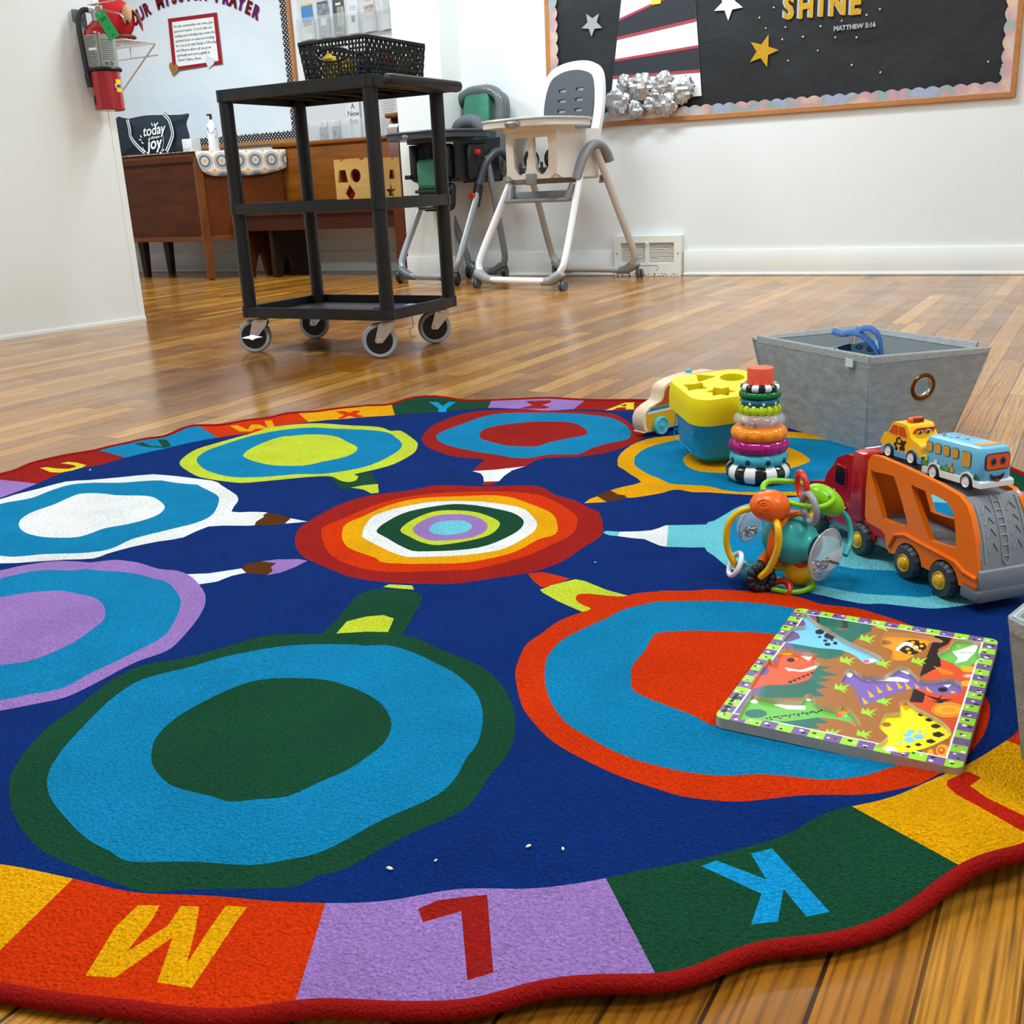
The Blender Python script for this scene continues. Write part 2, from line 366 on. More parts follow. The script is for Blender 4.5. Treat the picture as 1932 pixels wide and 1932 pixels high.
rp('brown', (D, [(130, 745), (250, 702), (320, 738), (380, 745), (400, 768), (300, 790), (215, 808)]), n=1)
rp('yellow', (D, [(10, 818), (60, 780), (130, 755), (215, 808)]), n=1)
# cyan
rp('cyan', (P_, [(1348, 982), (1369, 970), (1396, 955), (1440, 944), (1500, 938), (1600, 930), (1760, 933), (1900, 958), (2000, 1000), (2040, 1050), (1990, 1100), (1932, 1122), (1848, 1138), (1780, 1147), (1739, 1147), (1667, 1139), (1620, 1138), (1522, 1117), (1480, 1110), (1430, 1095), (1377, 1072), (1348, 1049), (1330, 1033), (1332, 990)]))
rp('cyan', (D, [(760, 1019), (930, 1016), (1130, 1012), (1250, 960), (1250, 1310), (1200, 1290), (1110, 1220), (1000, 1222), (750, 1215)]), n=1)
rp('white', (D, [(330, 1078), (500, 1075), (620, 1065), (690, 1045), (750, 1020), (778, 1020), (762, 1215), (700, 1205), (640, 1180), (560, 1145), (440, 1135), (318, 1118)]), n=1)
rp('cyan', (D, [(185, 1080), (215, 1070), (330, 1078), (320, 1118), (250, 1112), (200, 1098)]), n=1)
rp('blue', (P_, [(1372, 1000), (1395, 975), (1440, 958), (1520, 950), (1650, 945), (1800, 950), (1890, 972), (1950, 1010), (1970, 1050), (1930, 1085), (1850, 1108), (1750, 1126), (1700, 1124), (1620, 1119), (1539, 1103), (1470, 1088), (1420, 1065), (1385, 1045), (1372, 1020)]))
rp('cyan', (P_, [(1500, 1030), (1530, 1000), (1600, 985), (1700, 980), (1790, 990), (1820, 1020), (1790, 1050), (1720, 1072), (1686, 1076), (1631, 1074), (1597, 1070), (1540, 1055)]))
# orange bottom right
rp('lime', (G, [(1155, 90), (1220, 65), (1340, 35), (1390, 45), (1500, 90), (1640, 128), (1560, 160), (1450, 190), (1375, 205), (1250, 150), (1170, 105)]), n=1)
rp('orange', (G, [(1030, 560), (1030, 500), (1055, 430), (1090, 370), (1160, 320), (1250, 255), (1340, 218), (1420, 190), (1380, 170), (1345, 145), (1350, 118), (1400, 110), (1500, 120), (1590, 125), (1660, 108), (1760, 100)]), (H_, [(50, 95), (200, 95), (300, 88), (400, 92), (550, 100), (700, 115), (800, 140), (880, 165), (1050, 185), (1180, 220), (1350, 280), (1520, 400), (1650, 530), (1740, 660), (1755, 720), (1740, 800), (1700, 880), (1600, 985), (1450, 1075), (1380, 1110), (1250, 1140), (1100, 1160), (800, 1160), (500, 1190), (350, 1190), (150, 1165), (0, 1120)]), (G, [(1640, 1085), (1500, 1030), (1250, 900), (1130, 790), (1060, 690)]))
rp('blue', (G, [(1180, 540), (1190, 450), (1230, 390), (1290, 340), (1440, 265), (1500, 240), (1600, 190), (1750, 155)]), (H_, [(60, 150), (200, 148), (350, 148), (550, 160), (720, 185), (900, 230), (1200, 330), (1450, 480), (1560, 620), (1580, 720), (1540, 830), (1440, 930), (1300, 1000), (1210, 1025), (1100, 1060), (960, 1078), (830, 1075), (700, 1060), (550, 1050), (350, 1058), (150, 1035), (0, 1000)]), (G, [(1640, 970), (1500, 910), (1380, 840), (1290, 780), (1220, 690), (1190, 610)]))
rp('orange', (G, [(1630, 540), (1640, 480), (1700, 410)]), (H_, [(10, 322), (100, 308), (200, 303), (400, 308), (620, 320), (850, 380), (1000, 480), (1020, 600), (900, 720), (700, 790), (500, 830), (310, 795), (200, 740), (0, 665)]), (G, [(1640, 610)]))
rp('orange', (C_, [(1420, 630), (1500, 620), (1560, 632), (1670, 660), (1540, 705), (1500, 710), (1450, 670)]), n=1)
# green bottom left
rp('green', (G, [(0, 340), (20, 320), (100, 240), (200, 120), (290, 85), (400, 85), (500, 100), (545, 120), (530, 170), (470, 270), (430, 340)]), n=1)
rp('green', (E_, [(50, 1100), (55, 1000), (130, 880), (250, 750), (420, 630), (560, 520), (720, 435), (960, 390), (1150, 340), (1350, 280), (1500, 265), (1660, 265)]), (G, [(150, 300), (300, 300), (430, 325), (520, 345), (640, 400), (850, 490), (960, 590), (1010, 680), (1028, 780), (1015, 880), (980, 960), (900, 1050), (830, 1160), (750, 1240), (600, 1310), (400, 1400), (150, 1540), (0, 1580)]), (E_, [(1550, 1575), (1400, 1590), (1000, 1595), (800, 1610), (680, 1590), (520, 1530), (350, 1460), (200, 1380), (120, 1290), (60, 1180)]))
rp('blue', (E_, [(245, 1050), (260, 970), (330, 860), (440, 740), (560, 620), (700, 520), (830, 475), (980, 440), (1170, 385), (1400, 340), (1600, 320), (1830, 320)]), (G, [(240, 382), (350, 378), (480, 410), (620, 475), (720, 530), (810, 610), (850, 690), (858, 780), (830, 890), (770, 970), (730, 1050), (660, 1130), (560, 1190), (330, 1290), (150, 1390), (0, 1460)]), (E_, [(1500, 1440), (1300, 1468), (1000, 1450), (680, 1450), (580, 1400), (450, 1330), (340, 1220), (270, 1130)]))
rp('green', (E_, [(788, 890), (810, 810), (880, 730), (1000, 650), (1180, 560), (1350, 505), (1550, 495), (1700, 505), (1850, 550)]), (G, [(300, 660), (350, 710), (383, 790), (350, 880), (270, 950), (150, 1030), (0, 1095)]), (E_, [(1500, 1110), (1350, 1125), (1200, 1138), (1100, 1110), (920, 1065), (860, 1030), (800, 960)]))
rp('lime', (G, [(340, 75), (370, 62), (490, 68), (500, 90), (400, 82)]), n=1)
rp('lime', (G, [(95, 318), (150, 255), (250, 230), (340, 222), (395, 240), (365, 310), (250, 308)]), n=1)
# purple left
rp('white', (A, [(170, 1170), (300, 1165), (400, 1150), (500, 1135), (530, 1160), (440, 1180), (350, 1215), (240, 1232), (190, 1220)]), n=1)
rp('purple', (J_, [(0, 1045), (200, 1000), (480, 960), (700, 962), (830, 970), (980, 952), (1080, 948), (1250, 970), (1450, 1030), (1620, 1048), (1740, 1100), (1850, 1220), (1873, 1310), (1850, 1400), (1760, 1540), (1600, 1720), (1470, 1800)]), (E_, [(700, 415), (500, 520), (340, 595), (180, 630), (0, 665)]), (P_, [(-60, 1352), (-150, 1330), (-230, 1270), (-240, 1180), (-150, 1110), (-60, 1085)]))
rp('blue', (J_, [(0, 1120), (200, 1070), (420, 1040), (650, 1045), (780, 1030), (880, 1045), (1000, 1050), (1250, 1075), (1400, 1120), (1520, 1150), (1600, 1230), (1645, 1310), (1630, 1420), (1540, 1590), (1480, 1650)]), (E_, [(800, 310), (600, 410), (450, 480), (330, 545), (150, 580), (0, 610)]), (P_, [(-70, 1325), (-150, 1290), (-190, 1220), (-150, 1150), (-70, 1110)]))
rp('purple', (E_, [(0, 75), (150, 50), (300, 40), (400, 55), (500, 80), (545, 130), (540, 190), (480, 240), (380, 310), (250, 370), (150, 405), (0, 425)]), (P_, [(-40, 1250), (-90, 1220), (-95, 1170), (-50, 1140)]))
rp('purple', (A, [(620, 1092), (720, 1080), (850, 1078), (900, 1088), (830, 1125), (740, 1160), (655, 1175), (690, 1150), (680, 1125), (715, 1103)]), n=1)
rp('brown', (A, [(500, 1135), (540, 1105), (620, 1092), (715, 1103), (680, 1125), (690, 1150), (660, 1172), (590, 1170), (530, 1160)]), n=1)
# white left
rp('white', (J_, [(0, 395), (130, 355), (350, 300), (600, 235), (800, 222), (1100, 195), (1400, 168), (1600, 185), (1932, 225)]), (A, [(380, 630), (470, 690), (478, 730), (440, 790), (550, 791), (660, 795), (640, 820), (590, 850), (580, 872), (480, 875), (300, 880), (150, 945), (0, 970)]), (J_, [(1200, 830), (980, 890), (850, 935), (600, 945), (300, 965), (0, 980)]), (P_, [(-90, 1055), (-150, 1020), (-140, 980), (-60, 950)]), n=2)
rp('blue', (J_, [(0, 440), (150, 410), (300, 380), (480, 310), (650, 262), (850, 245), (1100, 245), (1400, 225), (1600, 245), (1830, 265)]), (A, [(240, 630), (330, 675), (365, 710), (350, 770), (310, 820), (220, 860), (100, 890), (0, 915)]), (J_, [(1200, 760), (1000, 850), (750, 885), (400, 895), (150, 918), (0, 910)]), (P_, [(-60, 1040), (-90, 1010), (-70, 975)]))
rp('white', (J_, [(172, 630), (200, 570), (300, 510), (500, 440), (620, 385), (720, 348), (830, 340), (950, 345), (1100, 360), (1280, 362), (1400, 378), (1480, 430), (1500, 475), (1450, 530), (1330, 580), (1150, 625), (950, 660), (800, 715), (680, 742), (500, 745), (360, 735), (220, 695)]))
rp('brown', (A, [(590, 850), (640, 820), (630, 812), (660, 795), (730, 808), (800, 830), (770, 862), (720, 870), (580, 872)]), n=1)
rp('white', (A, [(800, 830), (850, 840), (900, 850), (840, 857), (765, 862)]), n=1)
# centre target
for c, p in (('red', [(52, 430), (70, 370), (150, 310), (300, 230), (450, 180), (700, 145), (900, 110), (1150, 118), (1300, 115), (1480, 115), (1580, 165), (1700, 200), (1780, 245), (1840, 270), (1862, 350), (1850, 410), (1740, 480), (1620, 560), (1450, 620), (1200, 660), (950, 692), (650, 685), (400, 655), (250, 600), (180, 570), (100, 530), (60, 480)]),
             ('orange', [(205, 380), (240, 345), (330, 310), (500, 235), (700, 180), (950, 152), (1300, 148), (1470, 165), (1600, 215), (1700, 285), (1710, 340), (1680, 400), (1540, 470), (1400, 530), (1200, 585), (1000, 610), (600, 620), (430, 595), (300, 545), (230, 480)]),
             ('yellow', [(328, 400), (350, 340), (450, 295), (600, 230), (800, 185), (1100, 172), (1300, 178), (1420, 215), (1560, 275), (1595, 345), (1580, 400), (1480, 430), (1350, 500), (1200, 540), (1000, 570), (600, 568), (520, 535), (390, 490), (340, 450)]),
             ('white', [(447, 400), (480, 325), (550, 275), (800, 215), (1050, 203), (1350, 235), (1440, 285), (1475, 340), (1440, 395), (1300, 475), (1180, 505), (1000, 525), (780, 532), (670, 522), (480, 435)]),
             ('green', [(530, 380), (600, 320), (720, 265), (900, 230), (1040, 222), (1280, 258), (1380, 300), (1393, 345), (1330, 400), (1180, 465), (1000, 493), (780, 500), (700, 480), (590, 420)]),
             ('lime', [(670, 375), (740, 315), (870, 265), (1000, 258), (1130, 272), (1240, 315), (1253, 350), (1200, 400), (1080, 435), (900, 462), (810, 450), (730, 415)]),
             ('purple', [(742, 372), (800, 320), (900, 285), (1040, 282), (1140, 305), (1185, 350), (1150, 395), (1050, 425), (880, 437), (800, 420)]),
             ('cyan', [(838, 372), (880, 330), (970, 318), (1050, 320), (1090, 345), (1070, 380), (980, 400), (890, 400)])):
    rp(c, (C_, p))
CYC = ['red', 'letter', 'orange', 'yellow', 'green', 'purple']
BND = [99.7, 86, 72, 58.3, 44.6, 30.9, 17.4, 4, -9.5, -22.9, -35.55, -49.75, -63.2, -76.8, -91.2, -105.6, -120, -134.4, -148.7, -163.1, -177.4, -190.8, -205, -219, -232.2, -246.6]
B0 = 99.7
def sector(x, y):
    t = math.degrees(math.atan2(y-RC[1], x-RC[0])); a = (B0-t) % 360; i = max(k for k in range(26) if B0-BND[k] <= a+1e-9)
    return ['red', 'blue', 'orange', 'yellow', 'green', 'purple', 'red', 'blue', 'orange', 'yellow', 'green', 'purple', 'orange', 'yellow', 'green', 'red', 'blue', 'orange', 'yellow', 'purple', 'red', 'blue', 'orange', 'yellow', 'green', 'purple'][i]
def build_rug():
    vs = []; es = []
    def loop(p, closed=True):
        b = len(vs); vs.extend(V(q[:2]) for q in p); k = len(p)
        es.extend((b+i, b+(i+1) % k) for i in range(k if closed else k-1))
    loop(ringpts(VO)); loop(ringpts(VI))
    for i in range(26):
        t = rad(BND[i]); t = (t+pi) % (2*pi)-pi
        a, b = rad_at(VI, t), rad_at(VO, t); loop([(RC[0]+r*cos(t), RC[1]+r*sin(t)) for r in (a-.001, b-.0005)], False)
    for c, p in RP: loop(p)
    g = .019; k = int(RR/g)+1
    for i in range(-k, k+1):
        for j in range(-k, k+1):
            x, y = RC[0]+i*g+random.uniform(-.004, .004), RC[1]+j*g+random.uniform(-.004, .004)
            if math.hypot(x-RC[0], y-RC[1]) < RR-.02: vs.append(V((x, y)))
    r = geometry.delaunay_2d_cdt(vs, es, [], 0, 1e-6)
    V2, F2 = r[0], r[2]
    P = [(c, p, min(q[0] for q in p), max(q[0] for q in p), min(q[1] for q in p), max(q[1] for q in p)) for c, p in RP][::-1]
    fs = []; ms = []
    for f in F2:
        x = sum(V2[i][0] for i in f)/len(f); y = sum(V2[i][1] for i in f)/len(f)
        t, rr = polar((x, y))
        if rr > rad_at(VO, t)+.0006: continue
        for c, p, x0, x1, y0, y1 in P:
            if x0 < x < x1 and y0 < y < y1 and inpoly(x, y, p): break
        else: c = 'navy' if rr < rad_at(VI, t) else sector(x, y)
        fs.append(list(f)); ms.append(RK.index(c))
    mb = MB(); mb.add([(a.x, a.y, rug_h(a.x, a.y)) for a in V2], fs); mb.m = ms
    # drop unused verts is unnecessary: every vertex lies on the rug
    used = sorted({i for f in fs for i in f}); idx = {u: n for n, u in enumerate(used)}
    mb.v = [mb.v[u] for u in used]; mb.f = [[idx[i] for i in f] for f in fs]
    rug = thing('alphabet_rug', 'big round blue rug with coloured rings, paintbrushes and an alphabet border', 'rug')
    mb.build('rug_pile', [carpet('pile_'+c, RCOL[c]) for c in RK], rug, smooth=80)
    b = MB(); ps = []
    for i in range(0, NA, 1):
        t = -pi+2*pi*i/NA; r_ = VO[i]+.003; x, y = RC[0]+r_*cos(t), RC[1]+r_*sin(t); ps.append((x, y, max(.0085, rug_h(x, y)-.003)))
    b.tube(ps, .0068, 12, closed=True)
    m = mat('rug_binding', RCOL['bind'], .8, spec=.08, var=.18, vscale=420, bump=.6, bscale=420)
    b.build('edge_binding', m, rug)
build_rug()
for i, (x, y, s) in enumerate([(735, 1637, .0035), (997, 1595, .003), (1062, 1600, .0025), (1585, 1666, .003), (822, 1622, .002), (170, 886, .004), (1123, 1060, .002)]):
    P = onz(x, y, .013); b = MB(); b.ball((0, 0, 0), (s, s*.5, s*.35), n=7, k=4)
    tag(b.build('crumb', mat('crumb', (225, 215, 190), .8), loc=(P.x, P.y, .0125), rot=(0, 0, i*1.1)), 'tiny pale crumb lying on the rug pile', 'crumb', 'crumbs scattered on the rug')
# ------------------------------------------------------------------ room
def wallmat(name, rgb, rough=.55, spec=.4):
    return mat(name, rgb, rough, spec=spec, var=.012, vscale=3, bump=.06, bscale=14)
WALL = wallmat('wall_paint', (228, 233, 235), .38)
WALLW = wallmat('wall_paint_warm', (228, 231, 228), .4)
TRIM = mat('trim_paint', (232, 236, 235), .35, var=.01, vscale=5, bump=.04, bscale=30)
def floor_material():
    m = bpy.data.materials.new('oak_strip_floor'); m.use_nodes = True; nt = m.node_tree; N = nt.nodes; Lk = nt.links; b = N['Principled BSDF']
    def node(t, **k):
        n = N.new(t)
        for a, v in k.items(): setattr(n, a, v)
        return n
    def math_(op, a, b_=None, c=None):
        n = node('ShaderNodeMath', operation=op)
        for i, v in enumerate((a, b_, c)):
            if v is None: continue
            if isinstance(v, (int, float)): n.inputs[i].default_value = v
            else: Lk.new(v, n.inputs[i])
        return n.outputs[0]
    tc = node('ShaderNodeTexCoord'); mp = node('ShaderNodeMapping'); Lk.new(tc.outputs['Object'], mp.inputs[0])
    mp.inputs['Rotation'].default_value = (0, 0, -PLANK)
    sp = node('ShaderNodeSeparateXYZ'); Lk.new(mp.outputs[0], sp.inputs[0]); X, Y = sp.outputs[0], sp.outputs[1]
    W = .063
    row = math_('FLOOR', math_('DIVIDE', Y, W)); fy = math_('FRACT', math_('DIVIDE', Y, W))
    wn = node('ShaderNodeTexWhiteNoise', noise_dimensions='1D'); Lk.new(row, wn.inputs['W'])
    xo = math_('ADD', math_('DIVIDE', X, .95), math_('MULTIPLY', wn.outputs['Value'], 17.0))
    col = math_('FLOOR', xo); fx = math_('FRACT', xo)
    cid = node('ShaderNodeCombineXYZ'); Lk.new(row, cid.inputs[0]); Lk.new(col, cid.inputs[1])
    w2 = node('ShaderNodeTexWhiteNoise', noise_dimensions='3D'); Lk.new(cid.outputs[0], w2.inputs['Vector'])
    # grain
    gv = node('ShaderNodeCombineXYZ'); Lk.new(math_('MULTIPLY', X, 2.2), gv.inputs[0]); Lk.new(math_('MULTIPLY', Y, 26), gv.inputs[1]); Lk.new(math_('MULTIPLY', w2.outputs['Value'], 40), gv.inputs[2])
    ns = node('ShaderNodeTexNoise'); ns.inputs['Scale'].default_value = 1.5; ns.inputs['Detail'].default_value = 7; ns.inputs['Roughness'].default_value = .62; ns.inputs['Distortion'].default_value = 1.3
    Lk.new(gv.outputs[0], ns.inputs['Vector'])
    g2 = node('ShaderNodeCombineXYZ'); Lk.new(math_('MULTIPLY', X, 9), g2.inputs[0]); Lk.new(math_('MULTIPLY', Y, 230), g2.inputs[1]); Lk.new(w2.outputs['Value'], g2.inputs[2])
    nf = node('ShaderNodeTexNoise'); nf.inputs['Scale'].default_value = 1; nf.inputs['Detail'].default_value = 3; Lk.new(g2.outputs[0], nf.inputs['Vector'])
    wv = node('ShaderNodeTexWave', wave_type='BANDS', bands_direction='Y'); wv.inputs['Scale'].default_value = 1; wv.inputs['Distortion'].default_value = 13; wv.inputs['Detail'].default_value = 2; wv.inputs['Detail Scale'].default_value = .6
    g3 = node('ShaderNodeCombineXYZ'); Lk.new(math_('MULTIPLY', X, 2.6), g3.inputs[0]); Lk.new(math_('MULTIPLY', Y, 34), g3.inputs[1]); Lk.new(math_('MULTIPLY', w2.outputs['Value'], 53), g3.inputs[2]); Lk.new(g3.outputs[0], wv.inputs['Vector'])
    cr = node('ShaderNodeValToRGB'); e = cr.color_ramp.elements
    e[0].position = .0; e[0].color = lin((142, 88, 20)); e[1].position = 1; e[1].color = lin((212, 154, 64))
    for p, c in ((.3, (164, 104, 26)), (.55, (180, 118, 32)), (.8, (194, 132, 42))): q = e.new(p); q.color = lin(c)
    Lk.new(w2.outputs['Value'], cr.inputs[0])
    dk = node('ShaderNodeMapRange'); dk.inputs[1].default_value = .52; dk.inputs[2].default_value = .72; dk.inputs[3].default_value = 1; dk.inputs[4].default_value = .72; Lk.new(ns.outputs[0], dk.inputs[0])
    df = node('ShaderNodeMapRange'); df.inputs[1].default_value = .52; df.inputs[2].default_value = .72; df.inputs[3].default_value = 1; df.inputs[4].default_value = .5; Lk.new(nf.outputs[0], df.inputs[0])
    dw = node('ShaderNodeMapRange'); dw.inputs[1].default_value = .0; dw.inputs[2].default_value = .45; dw.inputs[3].default_value = .64; dw.inputs[4].default_value = 1; Lk.new(wv.outputs['Fac'], dw.inputs[0])
    lg = node('ShaderNodeMapRange'); lg.inputs[1].default_value = .3; lg.inputs[2].default_value = .5; lg.inputs[3].default_value = 1.12; lg.inputs[4].default_value = 1; Lk.new(ns.outputs[0], lg.inputs[0])
    gap = math_('MAXIMUM', math_('GREATER_THAN', math_('ABSOLUTE', math_('SUBTRACT', fy, .5)), .474), math_('GREATER_THAN', math_('ABSOLUTE', math_('SUBTRACT', fx, .5)), .4975))
    # some joints are wide, most are tight
    wj = node('ShaderNodeTexWhiteNoise', noise_dimensions='1D'); Lk.new(math_('ADD', math_('FLOOR', math_('ADD', math_('DIVIDE', Y, W), .5)), 91.3), wj.inputs['W'])
    gk = math_('SUBTRACT', 1, math_('MULTIPLY', gap, math_('ADD', .55, math_('MULTIPLY', wj.outputs['Value'], .42))))
    f = math_('MULTIPLY', math_('MULTIPLY', dk.outputs[0], df.outputs[0]), math_('MULTIPLY', math_('MULTIPLY', dw.outputs[0], lg.outputs[0]), gk))
    sc = node('ShaderNodeVectorMath', operation='SCALE'); Lk.new(cr.outputs[0], sc.inputs[0]); Lk.new(f, sc.inputs['Scale']); Lk.new(sc.outputs[0], b.inputs['Base Color'])
    rn = node('ShaderNodeTexNoise'); rn.inputs['Scale'].default_value = 5; rn.inputs['Detail'].default_value = 4; Lk.new(mp.outputs[0], rn.inputs['Vector'])
    rr = node('ShaderNodeMapRange'); rr.inputs[1].default_value = .3; rr.inputs[2].default_value = .7; rr.inputs[3].default_value = .15; rr.inputs[4].default_value = .3; Lk.new(rn.outputs[0], rr.inputs[0]); Lk.new(rr.outputs[0], b.inputs['Roughness'])
    b.inputs['Specular IOR Level'].default_value = .5; b.inputs['Coat Weight'].default_value = .25; b.inputs['Coat Roughness'].default_value = .2
    bp = node('ShaderNodeBump'); bp.inputs['Strength'].default_value = .35; bp.inputs['Distance'].default_value = .002
    bn = node('ShaderNodeTexNoise'); bn.inputs['Scale'].default_value = 1; 
    g4 = node('ShaderNodeCombineXYZ'); Lk.new(math_('MULTIPLY', X, 3), g4.inputs[0]); Lk.new(math_('MULTIPLY', Y, 22), g4.inputs[1]); Lk.new(g4.outputs[0], bn.inputs['Vector'])
    Lk.new(math_('ADD', math_('MULTIPLY', gk, .6), math_('ADD', math_('MULTIPLY', bn.outputs[0], .8), math_('MULTIPLY', nf.outputs[0], .15))), bp.inputs['Height']); Lk.new(bp.outputs[0], b.inputs['Normal'])
    return m
PLANK = rad(88.5)
YB, YL, YP, XC = 5.97, 6.36, 5.74, -3.46     # right wall, left wall, pilaster front, pilaster corner
CEIL = 2.85
fl_ = MB(); fl_.box((-2.5, 2.2, -.05), (12, 9.2, .1)); struct(fl_.build('floor', floor_material()))
b = MB(); b.box((-2.5, 2.2, CEIL+.05), (12, 9.2, .1)); struct(b.build('ceiling', mat('ceiling_tile', (236, 236, 232), .8)))
b = MB(); b.box(((XC+3.5)/2, YB+.1, CEIL/2), (3.5-XC, .2, CEIL)); struct(b.build('wall_back', WALL))
b = MB(); b.box(((-8.5+XC)/2-.15, YL+.1, CEIL/2), (XC+8.5+.3-.9, .2, CEIL)); struct(b.build('wall_back_left', WALL))
XP = -3.79
b = MB(); b.box(((XP+XC)/2, (YP+YL+.2)/2, CEIL/2), (XC-XP, YL+.2-YP, CEIL)); struct(b.build('wall_pilaster', WALLW))
b = MB(); b.box((3.55, 2.2, CEIL/2), (.1, 9.2, CEIL)); struct(b.build('wall_right', WALL))
b = MB(); b.box((-2.5, -2.45, CEIL/2), (12, .1, CEIL)); struct(b.build('wall_behind', WALL))
b = MB(); b.box((-8.55, 2.2, CEIL/2), (.1, 9.2, CEIL)); struct(b.build('wall_far_left', WALL))
# left partition: end corner near the walkway, runs back past the camera
LC = V((-4.035, 3.735, 0)); LD = (V((-4.035, 3.735, 0))-V((-4.150, 3.10, 0))).normalized(); LN = V((LD.y, -LD.x, 0))
LA = math.atan2(LD.y, LD.x)
LM = frameM((LC.x, LC.y, 0), LN, -LD)   # x out of the wall face, y back along it, z up -> needs right hand
LM = Matrix.Translation((LC.x, LC.y, 0))@Matrix.Rotation(LA+pi/2, 4, 'Z')
# in LM space: +x = back along wall? (rotated so that local x = left-hand normal)
def lw(s, out, z): return LC-LD*s+LN*out+V((0, 0, z))       # s metres back from the end, out from the face
def wall_box(name, s0, s1, o0, o1, z0, z1, m, **k):
    mb = MB(); vs = [lw(s, o, z) for z in (z0, z1) for s, o in ((s0, o0), (s1, o0), (s1, o1), (s0, o1))]
    mb.add(vs, [(0, 1, 2, 3), (4, 7, 6, 5), (0, 4, 5, 1), (1, 5, 6, 2), (2, 6, 7, 3), (3, 7, 4, 0)])
    bm = bmesh.new(); me_o = mb.build(name, m, smooth=0, **k); bm.from_mesh(me_o.data); bmesh.ops.recalc_face_normals(bm, faces=bm.faces); bm.to_mesh(me_o.data); bm.free(); return me_o
struct(wall_box('wall_left', 0, 5.8, -.14, 0, 0, CEIL, WALLW))
struct(wall_box('baseboard_left', .0, 5.8, 0.0, .006, 0, .013, TRIM))
struct(wall_box('trim_1', .03, .034, 0, .002, 0, CEIL, TRIM))
# baseboards
def bb(name, x0, x1, y):
    g = MB(); g.box(((x0+x1)/2, y-.009, .072), (x1-x0, .018, .144), bev=.003); g.box(((x0+x1)/2, y-.022, .009), (x1-x0, .012, .018), bev=.005)
    struct(g.build(name, TRIM))
VX0, VX1 = -2.445, -2.03
bb('baseboard_back', VX1+.005, 3.5, YB); bb('baseboard_corner', XC+.02, VX0-.005, YB); bb('baseboard_back_left', -8.5, XP, YL); bb('baseboard_pilaster', XP, XC, YP)
g = MB(); g.box((XC+.009, (YP+YB)/2, .072), (.018, YB-YP, .144)); struct(g.build('baseboard_pilaster_side', TRIM))
# fluorescent ceiling lights
def alight(x, y, w, h, e, col=(.84, .95, 1), rz=0):
    l = bpy.data.lights.new('ceiling_light', 'AREA'); l.shape = 'RECTANGLE'; l.size = w; l.size_y = h; l.energy = e; l.color = col
    o = bpy.data.objects.new('ceiling_light', l); COL.objects.link(o); o.location = (x, y, CEIL-.06); o.rotation_euler = (0, 0, rz)
for x, y in ((-3.2, 1.0), (-3.0, 4.6), (-1.0, 1.0), (-1.6, 4.9), (1.4, .8), (1.6, 3.4)): alight(x, y, 1.2, .28, 48)
alight(-5.6, 4.3, 1.0, .28, 90)
w = bpy.data.worlds.new('world'); S.world = w; w.use_nodes = True
w.node_tree.nodes['Background'].inputs[0].default_value = (.8, .85, .9, 1); w.node_tree.nodes['Background'].inputs[1].default_value = .3
S.view_settings.exposure = 0.06
# ------------------------------------------------------------------ rolling cart
BLK = mat('black_plastic', (13, 14, 17), .42, var=.35, vscale=9, bump=.12, bscale=260, stretch=(1, 1, 1))
BLKS = mat('black_scuffed', (20, 21, 24), .46, var=.45, vscale=14, bump=.1, bscale=90)
CHR = mat('zinc', (205, 208, 212), .25, metal=1); GRT = mat('grey_tyre', (150, 153, 156), .55); DK = mat('black_core', (10, 11, 14), .35)
cart = thing('utility_cart', 'black plastic three-shelf rolling cart on swivel casters', 'cart', (-2.353, 3.155, 0), rad(-.9))
W2, D2 = .3335, .2235
def tub(z0, z1, up):
    b = MB(); t = .012
    o = rrect(2*W2, 2*D2, .022, 5); i = rrect(2*W2-2*t, 2*D2-2*t, .014, 5)
    b.plate(o, [i], z0, z1); b.plate(i, [], (z0 if up else z1-.012), (z0+.008 if up else z1))
    for x in (-.2, -.1, 0, .1, .2): b.box((x, 0, (z0+.012) if up else (z1-.018)), (.006, 2*D2-.03, .018)) if not up else None
    return b
tub(.131, .168, True).build('bottom_shelf', BLKS, cart, bevel=.003)
tub(.492, .529, True).build('middle_shelf', BLKS, cart, bevel=.003)
top = tub(.867, .905, False).build('top_shelf', BLKS, cart, bevel=.003)
hb = MB(); hb.box((W2+.045, .01, .884), (.042, .44, .036), bev=.012); hb.box((W2+.012, -.195, .884), (.05, .03, .03)); hb.box((W2+.012, .215, .884), (.05, .03, .03))
hb.build('push_handle', BLKS, cart)
for sx in (-1, 1):
    for sy in (-1, 1):
        b = MB()
        for z0, z1 in ((.15, .50), (.525, .875)): b.cyl((sx*(W2-.027), sy*(D2-.027), z0), (sx*(W2-.027), sy*(D2-.027), z1), .0245, n=24)
        for zc in (.150, .511, .886): b.cyl((sx*(W2-.027), sy*(D2-.027), zc-.018), (sx*(W2-.027), sy*(D2-.027), zc+.018), .0285, n=24)
        b.build('leg', BLK, cart)
